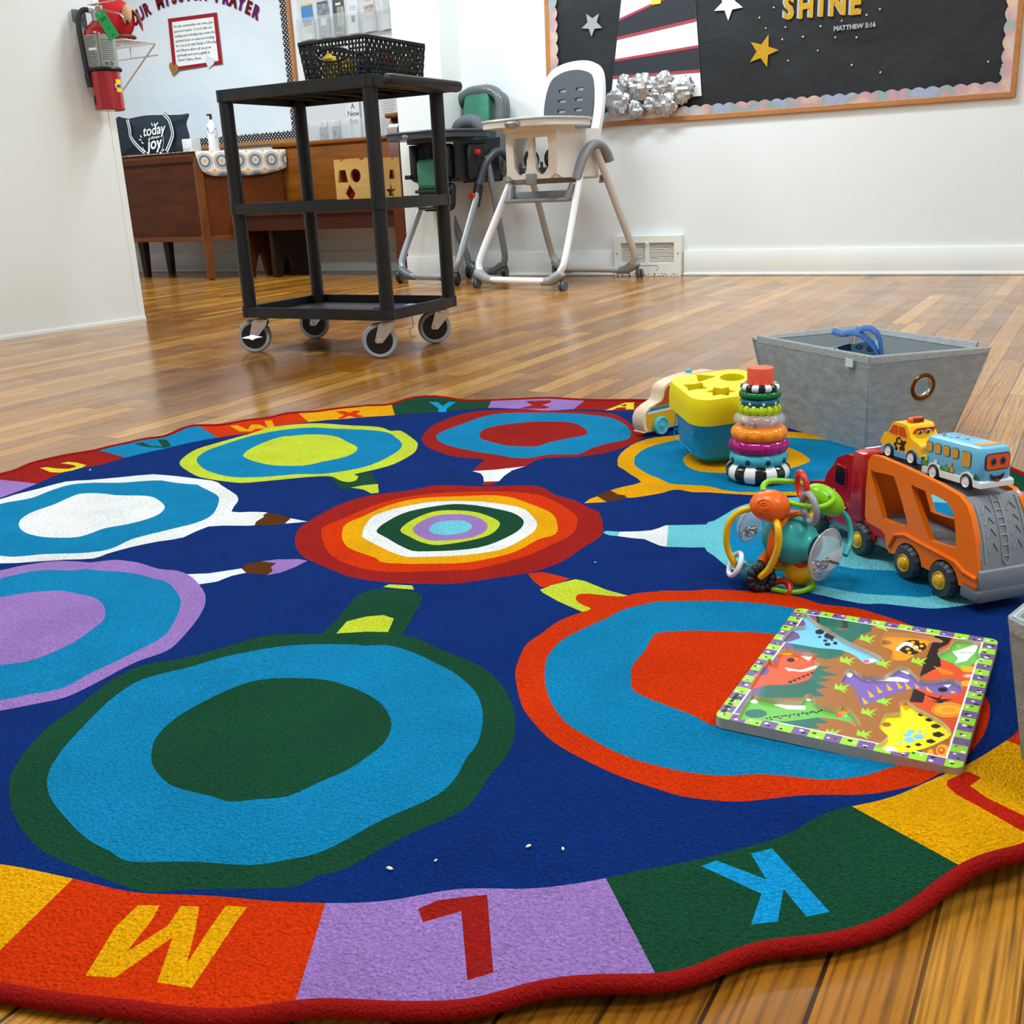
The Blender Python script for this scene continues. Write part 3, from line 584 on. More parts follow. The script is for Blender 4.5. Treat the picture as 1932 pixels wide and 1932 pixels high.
def caster(x, y, a, brake=False):
    e = MB(); M0 = T(x, y, 0)@RZ(a)
    e.lathe([(0, -.013), (.046, -.013), (.048, -.010), (.048, .010), (.046, .013), (0, .013)], 30, 0, M0@T(-.028, 0, .0605)@RX(pi/2))
    e.lathe([(.046, -.014), (.056, -.015), (.0605, -.009), (.0605, .009), (.056, .015), (.046, .014)], 36, 1, M0@T(-.028, 0, .0605)@RX(pi/2))
    w_ = e.build('caster_wheel', [DK, GRT], cart)
    f = MB(); f.box((0, 0, .128), (.062, .058, .006), mi=0, M=None); f.v = []; f.f = []; f.m = []
    f.box((0, 0, 0), (.062, .06, .005), M=None); f.v = [M0@(T(0, 0, .1285)@v) for v in f.v]
    f.lathe([(.0, .112), (.026, .112), (.028, .122), (.02, .126), (0, .126)], 20, 0, M0)
    for sy in (-1, 1):
        f.plate([(-.026, .118), (.028, .118), (.024, .10), (-.018, .052), (-.038, .052), (-.044, .06), (-.036, .085)], [], -.0012, .0012, M=M0@T(0, sy*.021, 0)@RX(pi/2))
        f.cyl(M0@V((-.028, sy*.021, .0605)), M0@V((-.028, sy*.027, .0605)), .007, n=12)
    k = f.build('caster_fork', CHR, w_, bevel=.001)
    if brake:
        g = MB(); g.plate([(-.04, .0), (-.012, .007), (0, .010), (.012, .007), (.04, 0), (.012, -.005), (0, -.012), (-.012, -.005)], [], -.003, .003, M=M0@T(-.03, -.034, .058)@RX(rad(55)))
        g.build('brake_pedal', CHR, w_, bevel=.001)
A0 = rad(30)
caster(W2-.05, -D2+.05, A0); caster(-W2+.05, -D2+.05, A0, True); caster(W2-.05, D2-.05, A0+.2); caster(-W2+.05, D2-.05, A0-.1)
# ------------------------------------------------------------------ mesh basket on top
bk = thing('storage_basket', 'black woven-look plastic basket on the top shelf of the cart', 'basket', (-2.215, 3.172, .905), 0)
def basket_side(b, w, wb, h, handle, M):
    nx = 26 if w > .3 else 20; nz = 8; r = .0042
    def P(u, v, o=0): return ((u-.5)*(wb+(w-wb)*v), o, v*h)
    def inh(u, v): return handle and abs(u-.5) < .24 and .48 < v < .80
    for i in range(nx+1):
        u = i/nx; seg = []
        for k in range(25):
            v = k/24
            if inh(u, v):
                if len(seg) > 1: b.tube(seg, r*.8, 4, M=M)
                seg = []
            else: seg.append(P(u, v, .0015*((-1)**i)*sin(v*nz*pi)))
        if len(seg) > 1: b.tube(seg, r*.8, 4, M=M)
    for j in range(nz+1):
        v = j/nz; seg = []
        for k in range(nx*2+1):
            u = k/(nx*2)
            if inh(u, v):
                if len(seg) > 1: b.tube(seg, r, 4, M=M)
                seg = []
            else: seg.append(P(u, v, .0018*cos(u*nx*pi)*((-1)**j)))
        if len(seg) > 1: b.tube(seg, r, 4, M=M)
    if handle: b.tube([P(.5+.245*cos(t)*(1 if abs(cos(t)) < .8 else 1), .64+.18*sin(t), 0) for t in [2*pi*i/24 for i in range(24)]], .004, 6, closed=True, M=M)
b = MB(); bw, bd, bh = .27, .35, .112; tb = .9
basket_side(b, bw, bw*tb, bh, True, T(0, -bd/2*.95, .004)@RX(rad(3))); basket_side(b, bw, bw*tb, bh, True, T(0, bd/2*.95, .004)@RX(rad(-3)))
basket_side(b, bd, bd*tb, bh, False, T(bw/2*.95, 0, .004)@RZ(pi/2)@RX(rad(3))); basket_side(b, bd, bd*tb, bh, False, T(-bw/2*.95, 0, .004)@RZ(pi/2)@RX(rad(-3)))
b.box((0, 0, .005), (bw*.9, bd*.9, .004)); b.build('mesh_body', BLK, bk)
b = MB(); b.plate(rrect(bw+.016, bd+.016, .02), [rrect(bw-.01, bd-.01, .014)], bh+.002, bh+.012); b.build('rim', BLK, bk, bevel=.002)
toys = [('yellow', (236, 200, 20), -.07, -.10, .04, .03, .075), ('yellow', (236, 200, 20), .02, -.12, .04, .03, .06), ('green', (20, 140, 60), -.02, -.07, .1, .03, .03), ('red', (200, 30, 40), .085, .02, .03, .05, .07),
        ('yellow', (240, 190, 30), .085, .10, .03, .06, .075), ('green', (30, 150, 60), .09, -.04, .02, .03, .06), ('blue', (30, 50, 140), .08, -.11, .03, .05, .05)]
for n_, c, x, y, sx, sy, sz in toys:
    b = MB(); b.box((0, 0, sz/2), (sx, sy, sz), bev=.006); b.cyl((0, 0, sz-.001), (0, 0, sz+.008), min(sx, sy)*.3, n=12)
    tag(b.build('toy_block', pl('toy_'+n_, c), loc=(-2.215+x, 3.172+y, .913), rot=(0, 0, 0)), n_+' plastic toy block seen through the black basket mesh', 'toy block', 'toy blocks inside the mesh basket')
    COL.objects[-1] if False else None
# ------------------------------------------------------------------ wooden shape sorter cube on the middle shelf
PINE = mat('pine', (226, 176, 98), .45, var=.12, vscale=6, bump=.05, bscale=30, stretch=(1, 1, 8))
sc = thing('shape_sorting_cube', 'light wooden shape sorting cube on the middle shelf of the cart', 'shape sorter', (-2.195, 3.11, .5005), rad(-2))
s_ = .155
def cube_face(holes, name, M, notch=True):
    b = MB(); o = [(-s_/2, 0), (s_/2, 0), (s_/2, .158)]
    if notch: o += [(.05, .158), (.05, .152), (.03, .152), (.03, .158), (-.03, .158), (-.03, .149), (-.052, .149), (-.052, .158)]
    o += [(-s_/2, .158)]
    b.plate(o, holes, -.004, .004, M=M@RX(pi/2)); return b.build(name, PINE, sc)
tr = lambda cx, cz, w, h: [(cx-w/2, cz-h/2), (cx+w/2, cz-h/2), (cx+w/3.2, cz+h/2), (cx-w/3.2, cz+h/2)]
dia = lambda cx, cz: [(cx, cz-.031), (cx+.022, cz), (cx, cz+.031), (cx-.022, cz)]
cube_face([tr(-.045, .103, .044, .040), circ(.022, 24, .010, .103), dia(-.018, .045)], 'front_panel', T(0, -s_/2, 0))
cube_face([circ(.019, 20, -.04, .103), tr(.03, .103, .036, .03), star(.031, .012, 5, pi/2, .018, .045)], 'side_panel', T(s_/2, 0, 0)@RZ(pi/2))
cube_face([], 'side_panel', T(-s_/2, 0, 0)@RZ(pi/2)); cube_face([], 'back_panel', T(0, s_/2, 0))
b = MB(); b.box((0, 0, .148), (s_-.01, s_-.01, .008)); b.build('lid', PINE, sc); b = MB(); b.box((0, 0, .004), (s_-.01, s_-.01, .008)); b.build('base', PINE, sc)
for n_, c, x, y, z in (('red', (206, 36, 26), -.035, -.04, .024), ('blue', (30, 50, 150), .02, -.04, .09), ('red', (206, 36, 26), -.04, -.035, .075), ('natural', (200, 150, 90), .04, .02, .07)):
    b = MB(); b.box((0, 0, 0), (.036, .036, .036), bev=.003); P = sc.matrix_basis@V((x, y, z+.02))
    tag(b.build('wooden_block', mat('blk_'+n_, c, .4), loc=P), n_+' wooden block glimpsed inside the shape sorting cube', 'toy block', 'blocks inside the sorting cube')
# paper on the bottom shelf
b = MB(); b.box((0, 0, .0015), (.21, .15, .003)); b.box((.04, .03, .0034), (.12, .05, .0008), mi=1); b.box((-.05, -.03, .0034), (.07, .04, .0008), mi=2)
tag(b.build('magazine', [mat('mag_blue', (52, 60, 110), .2), mat('mag_white', (200, 200, 215), .2), mat('mag_purple', (96, 60, 120), .2)], loc=(-2.17, 3.26, .1395), rot=(0, 0, .1)), 'glossy blue magazine lying at the back of the cart bottom shelf', 'magazine')
# dark thread hanging under the cart
b = MB(); q = onz(778, 636); pts = [(q.x+.02, q.y, .006), (q.x-.005, q.y+.0, .001), (q.x-.01, q.y, .03), (q.x+.008, q.y, .04), (q.x+.006, q.y, .075), (q.x+.016, q.y, .09), (q.x+.018, q.y, .125), (q.x+.03, q.y, .133)]
b.tube(crom(pts, 4, False), .0011, 5)
tag(b.build('thread', mat('thread', (60, 40, 25), .8)), 'thin dark thread hanging from under the cart to the floor', 'thread')
# ------------------------------------------------------------------ high chairs
def highchair(kind):
    Wt = kind == 'white'
    if Wt:
        root = thing('high_chair', 'white and grey high chair with dark slotted backrest, in front of the vent', 'high chair', (-2.705, 5.17, 0), -.23)
        shell = mat('hc_white', (224, 220, 212), .32, coat=.2); pad = mat('hc_pad', (70, 76, 82), .6, bump=.08, bscale=200); leg1 = mat('hc_leg_white', (236, 238, 242), .25, coat=.3); leg2 = mat('hc_leg_beige', (196, 190, 184), .35)
        grey = mat('hc_grey', (128, 129, 131), .45); fw, rw, rx, d = .30, .30, 0, .70; cap = mat('hc_cap_grey', (150, 153, 156), .45); wh = mat('hc_wheel', (88, 92, 96), .4)
    else:
        root = thing('high_chair', 'black and green high chair with silver legs, behind the cart by the corner', 'high chair', (-3.45, 5.42, 0), -.30)
        shell = mat('hc_black', (26, 28, 31), .4); pad = mat('hc_green', (58, 128, 104), .35, bump=.35, bscale=28); leg1 = mat('hc_silver', (158, 164, 170), .3, metal=.35); leg2 = mat('hc_silver2', (128, 132, 136), .35, metal=.3)
        grey = mat('hc_charcoal', (58, 65, 74), .38); fw, rw, rx, d = .25, .15, .10, .40; cap = mat('hc_cap_dark', (84, 94, 104), .4); wh = mat('hc_wheel_black', (16, 17, 19), .35)
    zt = .05; tr_ = .0185
    def U(name, y0, hw, ox, topx, topy, topz, m):
        b = MB(); s = 1
        L_ = [(-topx, topy, topz), (ox-hw*.86-.02, y0+(topy-y0)*.12, .17), (ox-hw*.88, y0+(topy-y0)*.03, .10), (ox-hw*.74, y0, .052), (ox-hw*.45, y0, zt-.002)]
        R_ = [(topx, topy, topz), (ox+hw*.86+.02, y0+(topy-y0)*.12, .17), (ox+hw*.88, y0+(topy-y0)*.03, .10), (ox+hw*.74, y0, .052), (ox+hw*.45, y0, zt-.002)]
        P = [L_[0], tuple((V(L_[0])+V(L_[1]))/2)]+L_[1:]+R_[:0:-1]+[tuple((V(R_[0])+V(R_[1]))/2), R_[0]]
        b.tube(crom(P, 5, False), tr_, 12, flat=1.15); return b.build(name, m, root)
    U('front_leg_frame', 0, fw+.03, 0, .225, .33, .70, leg1); U('rear_leg_frame', d, rw+.03, rx, .25, .40 if Wt else .30, .72, leg2)
    # feet and wheels
    for fx, fy, sg in ((-fw, 0, -1), (fw, 0, 1), (rx+rw, d, 1), (rx-rw, d, -1)):
        f = MB(); r_ = fy > 0
        f.tube([(fx-sg*.13, fy, .043), (fx-sg*.07, fy, .05), (fx-sg*.02, fy, .075), (fx+sg*.008, fy, .085), (fx+sg*.02, fy, .075)], [.02, .026, .03, .024, .012], 10)
        fo_ = f.build('foot', cap, root)
        w_ = MB()
        if Wt:
            for o in (-.011, .011): w_.lathe([(0, -.007), (.024, -.007), (.027, -.004), (.027, .004), (.024, .007), (0, .007)], 22, 0, T(fx+sg*.012, fy+(.02 if r_ else -.0), .0275)@RZ(.9 if r_ else 0)@T(o, 0, 0)@RY(pi/2))
            w_.cyl((fx+sg*.012, fy, .04), (fx+sg*.012, fy, .075), .009)
        else: w_.lathe([(0, -.014), (.036, -.014), (.040, -.008), (.040, .008), (.036, .014), (0, .014)], 26, 0, T(fx+sg*.012, fy, .0405)@RZ(.5)@RY(pi/2))
        w_.build('wheel', wh, fo_)
    # hip joints
    for sg in (-1, 1):
        b = MB(); b.tube(crom([(sg*.235, .24, .56), (sg*.245, .29, .67), (sg*.255, .36, .735), (sg*.265, .42, .735), (sg*.272, .47, .69), (sg*.275, .49, .65)], 4, False), [.030]*11+[.03]*10, 10, flat=.8)
        b.build('hinge_cover', grey, root, smooth=60)
    b = MB()
    if Wt:
        b.box((0, .26, .578), (.46, .03, .06), bev=.01); b.build('cross_bar', grey, root)
        b = MB(); b.box((0, .19, .462), (.43, .075, .022), bev=.008); b.box((0, .225, .485), (.40, .012, .05), bev=.004)
        for sg in (-1, 1): b.tube([(sg*.20, .20, .465), (sg*.215, .235, .54)], .02, 8)
        b.build('footrest', grey, root)
    # seat shell
    z0 = .575 if Wt else .585; zT = .815
    b = MB(); fr = [(-.20, zT), (-.205, z0+.06), (-.185, z0+.02), (-.15, z0), (.15, z0), (.185, z0+.02), (.205, z0+.06), (.20, zT)]
    hl = lambda s: [(s*.035, z0+.095), (s*.04, z0+.05), (s*.055, z0+.03), (s*.11, z0+.03), (s*.14, z0+.06), (s*.145, z0+.15), (s*.14, z0+.21), (s*.02, z0+.21), (s*.022, z0+.12)]
    if Wt: b.plate(fr, [hl(-1), hl(1)], -.012, .012, M=T(0, .11, 0)@RX(pi/2))
    # side walls and rear
    def wall(pts, thick, M): b.plate(pts, [], -thick/2, thick/2, M=M)
    for sg in (-1, 1):
        wall([(.10, zT if Wt else .80), (.10, z0+.02), (.15, z0), (.42, z0), (.48, z0+.06), (.50, z0+.2), (.47, zT+.01)], .02, T(sg*.20, 0, 0)@RZ(pi/2)@RX(pi/2))
    b.box((0, .29, z0+.012), (.39, .36, .024), bev=.01)
    b.box((0, .49, z0+.10), (.37, .02, .22), bev=.01)
    b.build('seat_shell', shell, root, bevel=.005)
    b = MB(); b.box((0, .29, z0+.04), (.35, .33, .035), bev=.015)
    if Wt:
        b.build('seat_cushion', pad, root)
        b = MB(); b.box((0, .095, z0-.002), (.085, .012, .06), bev=.005); b.build('front_latch', grey, root)
        b = MB()
        for sg in (-1, 1):
            b = MB(); b.ball((sg*.085, .19, z0+.10), (.045, .05, .055)); b.build('leg_cushion', mat('harness', (44, 46, 50), .6), root)
            b = MB(); b.box((sg*.09, .095, z0+.055), (.02, .006, .06), bev=.002); b.build('buckle_strap', mat('harness', 0), root)
        b = MB(); b.box((.24, .46, .56), (.012, .02, .04)); b.box((.25, .45, .545), (.03, .012, .012)); b.build('recline_lever', grey, root)
    else:
        b.box((0, .095, z0+.05), (.27, .022, .16), bev=.02); b.build('seat_cushion', pad, root, smooth=70)
        b = MB(); b.tube([(-.13, .085, .47), (-.05, .03, .445), (.05, .03, .445), (.13, .085, .47)], [.02, .022, .022, .02], 8, flat=.6); b.box((0, .12, .50), (.29, .045, .16), bev=.03, taper=(1.15, 1)); b.box((0, .09, .535), (.31, .03, .02), bev=.006); b.build('footrest', shell, root)
        for c_, d_, v_ in (((.145, .1, .70), (.05, .07, .19), .02), ((-.175, .12, .69), (.045, .06, .20), .015), ((-.18, .06, .62), (.05, .03, .025), .005), ((-.215, .30, .66), (.04, .12, .14), .02), ((.225, .25, .69), (.04, .16, .2), .02)):
            b = MB(); b.box(c_, d_, bev=v_); b.build('arm_support', shell, root)
        for x, y, z in ((.15, .06, .74), (.255, .22, .74), (.225, .20, .50)):
            b = MB(); b.box((x, y, z), (.045, .03, .03), bev=.008); b.build('release_button', mat('hc_red', (196, 30, 24), .4), root)
        b = MB(); b.tube([(.227, .21, .44), (.235, .245, .56)], .028, 10); b.build('leg_collar', shell, root)
        b = MB(); b.box((.05, .2, .72), (.09, .01, .09), rz=.3); b.build('care_label', mat('label_cream', (216, 212, 150), .6), root)
        for q_ in ([(-.09, .18, .80), (-.07, .15, .68), (-.03, .13, .64)], [(.08, .18, .74), (.04, .14, .67)]):
            b = MB(); b.tube(q_, .013, 6); b.build('harness_strap', mat('harness', (44, 46, 50), .6), root)
    # backrest
    if Wt:
        MBk = T(0, .47, .60)@RX(rad(90-10)); o = crom([(-.15, 0), (-.19, .2), (-.205, .36), (-.185, .50), (-.12, .575), (0, .60), (.12, .585), (.185, .52), (.205, .36), (.19, .2), (.15, 0)], 4)
        b = MB(); b.plate(o, [], -.028, .0, M=MBk); b.build('back_shell', leg1, root, bevel=.008)
        ip = crom([(-.11, .02), (-.14, .2), (-.16, .36), (-.135, .49), (-.08, .535), (0, .55), (.08, .54), (.135, .50), (.155, .36), (.14, .2), (.11, .02)], 4)
        sl = [[(x+a, y+b_) for a, b_ in rrect(.052, .017, .008, 3)] for x in (-.045, .065) for y in (.335, .39, .445)]
        b = MB(); b.plate(ip, sl, 0, .014, M=MBk); b.build('back_pad', pad, root, bevel=.004)
    else:
        MBk = T(0, .47, .60)@RX(rad(90-6)); b = MB()
        o = crom([(-.19, 0), (-.225, .2), (-.225, .38), (-.19, .465), (-.10, .505), (0, .51), (.10, .505), (.18, .465), (.205, .38), (.20, .2), (.17, 0)], 4)
        vin = mat('hc_vinyl', (92, 98, 100), .28, bump=.6, bscale=22, stretch=(1, 1, .25))
        b.plate(o, [], -.05, .0, M=MBk); b.tube([MBk@V((p[0]*.93, p[1]*.985, .012)) for p in o[4:-4]], .032, 10); b.build('back_shell', vin, root, smooth=70)
        b = MB(); b.plate(crom([(-.10, .02), (-.115, .25), (-.11, .45), (-.06, .50), (.06, .50), (.10, .46), (.105, .25), (.09, .02)], 4), [], 0, .035, M=MBk); b.build('back_pad', pad, root, bevel=.012)
        b = MB(); b.tube(crom([(-.13, .42, .84), (-.08, .40, .90), (0, .39, .925), (.08, .40, .915), (.13, .42, .85)], 4, False), [.02]+[.04]*15+[.02], 10); b.build('head_pillow', mat('hc_pillow', (92, 94, 102), .8, bump=.4, bscale=60), root)
    # tray
    o = crom([(-.275, .30), (-.285, .12), (-.25, -.02), (-.15, -.085), (0, -.10), (.15, -.085), (.25, -.02), (.285, .12), (.275, .30), (.20, .34), (.14, .25), (0, .20), (-.14, .25), (-.20, .34)], 4)
    tm = shell if Wt else grey
    zt_ = .835 if Wt else .825
    b = MB(); b.plate(o, [], zt_, zt_+.035); t_ = b.build('tray', tm, root, bevel=.012)
    b = MB(); o2 = [(x*1.01, (y-.1)*1.01+.1) for x, y in o]
    b.tube([(x, y, zt_+.035) for x, y in o2], .007, 8, closed=True); b.build('tray_rim', mat('clear_rim', (176, 182, 184), .15, coat=.5) if Wt else grey, t_)
    b = MB(); b.plate([(x*.75, y*.55+.08) for x, y in o], [], zt_-.02, zt_+.001); b.build('tray_base', shell, t_, bevel=.006)
    b = MB(); b.ball((0, -.097, zt_+.012), (.062 if Wt else .032, .016, .022 if Wt else .014), n=28); bd_ = b.build('badge', mat('hc_badge', (150, 152, 154), .3, metal=.3), t_)
    b = MB(); text_mb(b, 'Ingenuity' if Wt else 'GRACO', .026 if Wt else .017, T(0, -.1125, zt_+.012)@RX(pi/2), ext=.0006, shear=.2 if Wt else 0); b.build('badge_lettering', mat('badge_ink', (96, 98, 100), .5) if Wt else mat('badge_ink2', (40, 42, 46), .5), t_)
    if Wt:
        for ch in root.children:
            k_ = ch.name.split('.')[0]
            if k_ in ('seat_shell', 'seat_cushion', 'front_latch', 'leg_cushion', 'buckle_strap'): ch.scale = (.84, 1, 1); ch.location = (.042, 0, 0)
            if k_ == 'tray': ch.scale = (.90, 1, 1); ch.location = (.042, 0, 0)
            if k_ in ('back_shell', 'back_pad'): ch.scale = (1.10, 1, 1); ch.location = (-.022, 0, 0)
            if k_ == 'tray':
                for g in ch.children:
                    if g.name.startswith('badge'): g.location = (.05, .004, 0)
    return root
highchair('white'); highchair('dark')
# ------------------------------------------------------------------ floor register
g = thing('floor_register', 'white metal heating register with bent louvres, low on the back wall', 'vent', ((VX0+VX1)/2, YB, 0))
w_, h_ = VX1-VX0, .232
RUST = mat('register_white', (232, 233, 226), .35, var=.03, vscale=20)
b = MB(); b.box((0, -.022, h_/2), (w_, .044, h_)); 
b.m = [0]*len(b.m)
gm = MB(); hole1 = [(-.165, .075), (-.165, .19), (-.012, .19), (-.012, .075)]; hole2 = [(.012, .075), (.012, .19), (.165, .19), (.165, .075)]
gm.plate([(-w_/2, 0), (w_/2, 0), (w_/2, h_), (-w_/2, h_)], [hole1, hole2], 0, .05, M=T(0, 0, 0)@RX(pi/2)); gm.build('face_plate', RUST, g, bevel=.002)
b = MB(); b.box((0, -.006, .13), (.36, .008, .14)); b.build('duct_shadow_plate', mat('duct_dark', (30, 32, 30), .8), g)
random.seed(3)
for k in range(16):
    z = .079+k*.0074; b = MB()
    for s_x in (-1, 1):
        q = [(s_x*(.012+.153*i/8), -.036, z+random.uniform(-.0008, .0008)) for i in range(9)]; b.tube(q, .0021, 4, flat=1.6)
    b.build('louvre', RUST, g, smooth=0)
b = MB(); b.box((0, -.053, .185), (.012, .006, .012)); b.tube([(0, -.054, .186), (.002, -.07, .192)], .003, 6); b.build('damper_lever', RUST, g)
b = MB(); b.tube([(-.11, -.0505, .062), (.055, -.0505, .062), (.07, -.0505, .054), (.07, -.0505, .04), (.055, -.0505, .034)], .0012, 5)
random.seed(5)
for _ in range(26): b.ball((random.uniform(-.19, .19), -.0502, random.uniform(.002, .016)), (random.uniform(.003, .009), .001, random.uniform(.001, .004)), n=7, k=4)
b.build('rust_spots', mat('rust', (120, 84, 44), .8), g)
for x in (-.19, .19): b = MB(); b.ball((x, -.05, .13), (.004, .002, .004)); b.build('screw', mat('dark_metal', (70, 70, 70), .4, metal=.6), g)
# ------------------------------------------------------------------ shine board
OAK = mat('board_frame_oak', (176, 118, 66), .4, var=.12, vscale=12, stretch=(1, 1, 6)); 
BX0, BX1, BZ0, BZ1 = -2.868, -.345, .847, 2.05; y0 = YB
bd = thing('bulletin_board', 'black papered bulletin board with holographic border on the back wall', 'bulletin board', (0, 0, 0))
WM = lambda x, z, off=.0: T(x, y0-off, z)@RX(pi/2)      # local x right, y up, z toward the room
b = MB(); fw_ = .028; b.plate([(BX0, BZ0), (BX1, BZ0), (BX1, BZ1), (BX0, BZ1)], [[(BX0+fw_, BZ0+fw_), (BX1-fw_, BZ0+fw_), (BX1-fw_, BZ1-fw_), (BX0+fw_, BZ1-fw_)]], 0, .022, M=WM(0, 0)); b.build('frame', OAK, bd, bevel=.003)
b = MB()
nx, nz = 60, 30; gx = lambda i: BX0+fw_+(BX1-BX0-2*fw_)*i/nx; gz = lambda j: BZ0+fw_+(BZ1-BZ0-2*fw_)*j/nz
def crease(x, z): return .006+.004*noise.noise(V((x*2.2, z*2.8, 1)))+.003*noise.noise(V((x*6+z*3, z*5, 4)))
b.add([(gx(i), y0-crease(gx(i), gz(j)), gz(j)) for j in range(nz+1) for i in range(nx+1)], [[j*(nx+1)+i, j*(nx+1)+i+1, (j+1)*(nx+1)+i+1, (j+1)*(nx+1)+i] for j in range(nz) for i in range(nx)])
b.build('black_paper', mat('black_paper', (30, 33, 37), .5, spec=.4, bump=.8, bscale=3.2, bdist=.022), bd, smooth=80)
def holo():
    m = mat('holographic_border', (200, 200, 220), .32, metal=.55); nt = m.node_tree; tc = nt.nodes.new('ShaderNodeTexCoord')
    n = nt.nodes.new('ShaderNodeTexNoise'); n.inputs['Scale'].default_value = 5; n.inputs['Detail'].default_value = 2; nt.links.new(tc.outputs['Object'], n.inputs['Vector'])
    r = nt.nodes.new('ShaderNodeValToRGB'); e = r.color_ramp.elements; e[0].position = .3; e[0].color = lin((176, 184, 214)); e[1].position = .75; e[1].color = lin((236, 236, 240))
    for p, c in ((.42, (186, 196, 226)), (.48, (168, 190, 184)), (.54, (226, 176, 190)), (.6, (236, 206, 176)), (.66, (222, 214, 226))): q = e.new(p); q.color = lin(c)
    nt.links.new(n.outputs[0], r.inputs[0]); n2 = nt.nodes.new('ShaderNodeTexVoronoi'); n2.inputs['Scale'].default_value = 260; nt.links.new(tc.outputs['Object'], n2.inputs['Vector'])
    mr = nt.nodes.new('ShaderNodeMapRange'); mr.inputs[3].default_value = 1.15; mr.inputs[4].default_value = .75; nt.links.new(n2.outputs['Distance'], mr.inputs[0])
    sc_ = nt.nodes.new('ShaderNodeVectorMath'); sc_.operation = 'SCALE'; nt.links.new(r.outputs[0], sc_.inputs[0]); nt.links.new(mr.outputs[0], sc_.inputs['Scale']); nt.links.new(sc_.outputs[0], nt.nodes['Principled BSDF'].inputs['Base Color'])
    return m
def scallop(x0, x1, w, n, amp):
    pts = [(x0, 0), (x1, 0)]; k = n*8
    return pts+[(x1+(x0-x1)*i/k, w-amp+amp*abs(sin(pi*n*i/k))) for i in range(k+1)]
HOLO = holo(); HB = .052
for nm, x, z, L, a, n in (('border_strip', BX0+fw_, BZ0+fw_, BX1-BX0-2*fw_, 0, 38), ('border_strip', BX1-fw_, BZ0+fw_, BZ1-BZ0-2*fw_, pi/2, 18), ('border_strip', BX0+fw_, BZ1-fw_, BZ1-BZ0-2*fw_, -pi/2, 18), ('border_strip', BX1-fw_, BZ1-fw_, BX1-BX0-2*fw_, pi, 30)):
    b = MB(); b.plate(scallop(0, L, HB, n, .012), [], .0, .0015, M=WM(x, z, .0155+.002*(a != 0))@RZ(a)); b.build(nm, HOLO, bd)
def onwall(px_, Y): p = ony(px_[0], px_[1], Y); return (p.x, p.z)
# lighthouse
lh = thing('paper_lighthouse', 'striped white, black and red paper lighthouse tower on the black board', 'paper decoration', (0, 0, 0))
A_ = onwall((1153, 196), y0); B_ = onwall((1325, 181), y0); C0 = onwall((1313, 0), y0); D0 = onwall((1174, 0), y0)
dz = lambda a, b_, t: (a[0]+(b_[0]-a[0])*t, a[1]+(b_[1]-a[1])*t)
C1 = dz(B_, C0, 1.75); D1 = dz(A_, D0, 1.75)
b = MB(); b.plate([A_, B_, C1, D1], [], 0, .001, M=WM(0, 0, .012)); b.build('tower', mat('paper_white', (236, 240, 240), .7), lh)
def edgex(side, z):
    a, b2 = (A_, D1) if side == 0 else (B_, C1); t = (z-a[1])/(b2[1]-a[1]); return a[0]+(b2[0]-a[0])*t
ZT = [((1167, 114), (1318, 88)), ((1163, 146), (1321, 134)), ((1165, 73), (1314, 38)), ((1171, 38), (1276, 0))]
zs = []
for (l, r) in ZT: zs.append((onwall(l, y0)[1], onwall(r, y0)[1]))
def band(name, zl0, zr0, zl1, zr1, m, off):
    b = MB(); b.plate([(edgex(0, zl0), zl0), (edgex(1, zr0), zr0), (edgex(1, zr1), zr1), (edgex(0, zl1), zl1)], [], 0, .001, M=WM(0, 0, off)); b.build(name, m, lh)
RD = mat('paper_red', (168, 56, 72), .7); BKc = mat('card_black', (34, 40, 48), .6); rt = .014
zl_r = zs[3][1]-.02
band('black_band', zs[1][0], zs[1][1], zs[0][0], zs[0][1], BKc, .0135); band('black_band', zs[2][0], zs[2][1], zs[3][0], zs[3][1]+.06, BKc, .0135)
for zl, zr in (zs[0], zs[1], zs[2], (zs[3][0], zs[3][1]+.06)): band('red_trim', zl-rt/2, zr-rt/2, zl+rt/2, zr+rt/2, RD, .015)
b = MB(); P = onwall((1240, 2), y0); b.box((P[0], y0-.018, P[1]+.02), (.052, .002, .075)); tag(b.build('yellow_note', mat('paper_yellow', (236, 224, 60), .6)), 'yellow paper window square on the lighthouse tower', 'paper note')
FOIL = mat('foil', (196, 198, 200), .34, metal=.9)
for i, (x, y, r, w0) in enumerate([(1180, 157, 13, 'top left'), (1213, 163, 20, ''), (1257, 157, 17, ''), (1288, 170, 21, ''), (1167, 195, 20, ''), (1203, 206, 14, ''), (1230, 195, 14, ''), (1259, 196, 19, ''), (1240, 176, 10, '')]):
    P = ony(x, y, y0-.03); b = MB(); rr = r*.0035; sd = i*7.3
    b.ball((0, 0, 0), (rr, .020+rr*.2, rr), n=22, k=16, w=lambda d: .9+.30*noise.noise(d*2.3+V((sd, 0, 0)))+.34*abs(noise.noise(d*4.1+V((0, sd, 0))))+.1*noise.noise(d*9+V((0, sd, 3))))
    lab = ['small topmost-left crumpled foil rock', 'wide central crumpled foil rock of the top row', 'third crumpled foil rock of the top row', 'large rightmost crumpled foil rock', 'large leftmost crumpled foil rock of the lower row', 'lowest small crumpled foil rock', 'middle crumpled foil rock of the lower row', 'right-hand crumpled foil rock of the lower row', 'tiny crumpled foil rock amid the heap'][i]
    tag(b.build('foil_rock', FOIL, loc=(P.x, y0-.018-.020-rr*.2-.006*(i % 3), P.z), smooth=12), lab+' under the paper lighthouse', 'foil ball', 'foil rocks under the lighthouse')
GOLD = mat('gold_glitter', (206, 160, 40), .4, metal=.6, var=.35, vscale=300); SILV = mat('silver_glitter', (160, 164, 168), .5, metal=.4, var=.2, vscale=300)
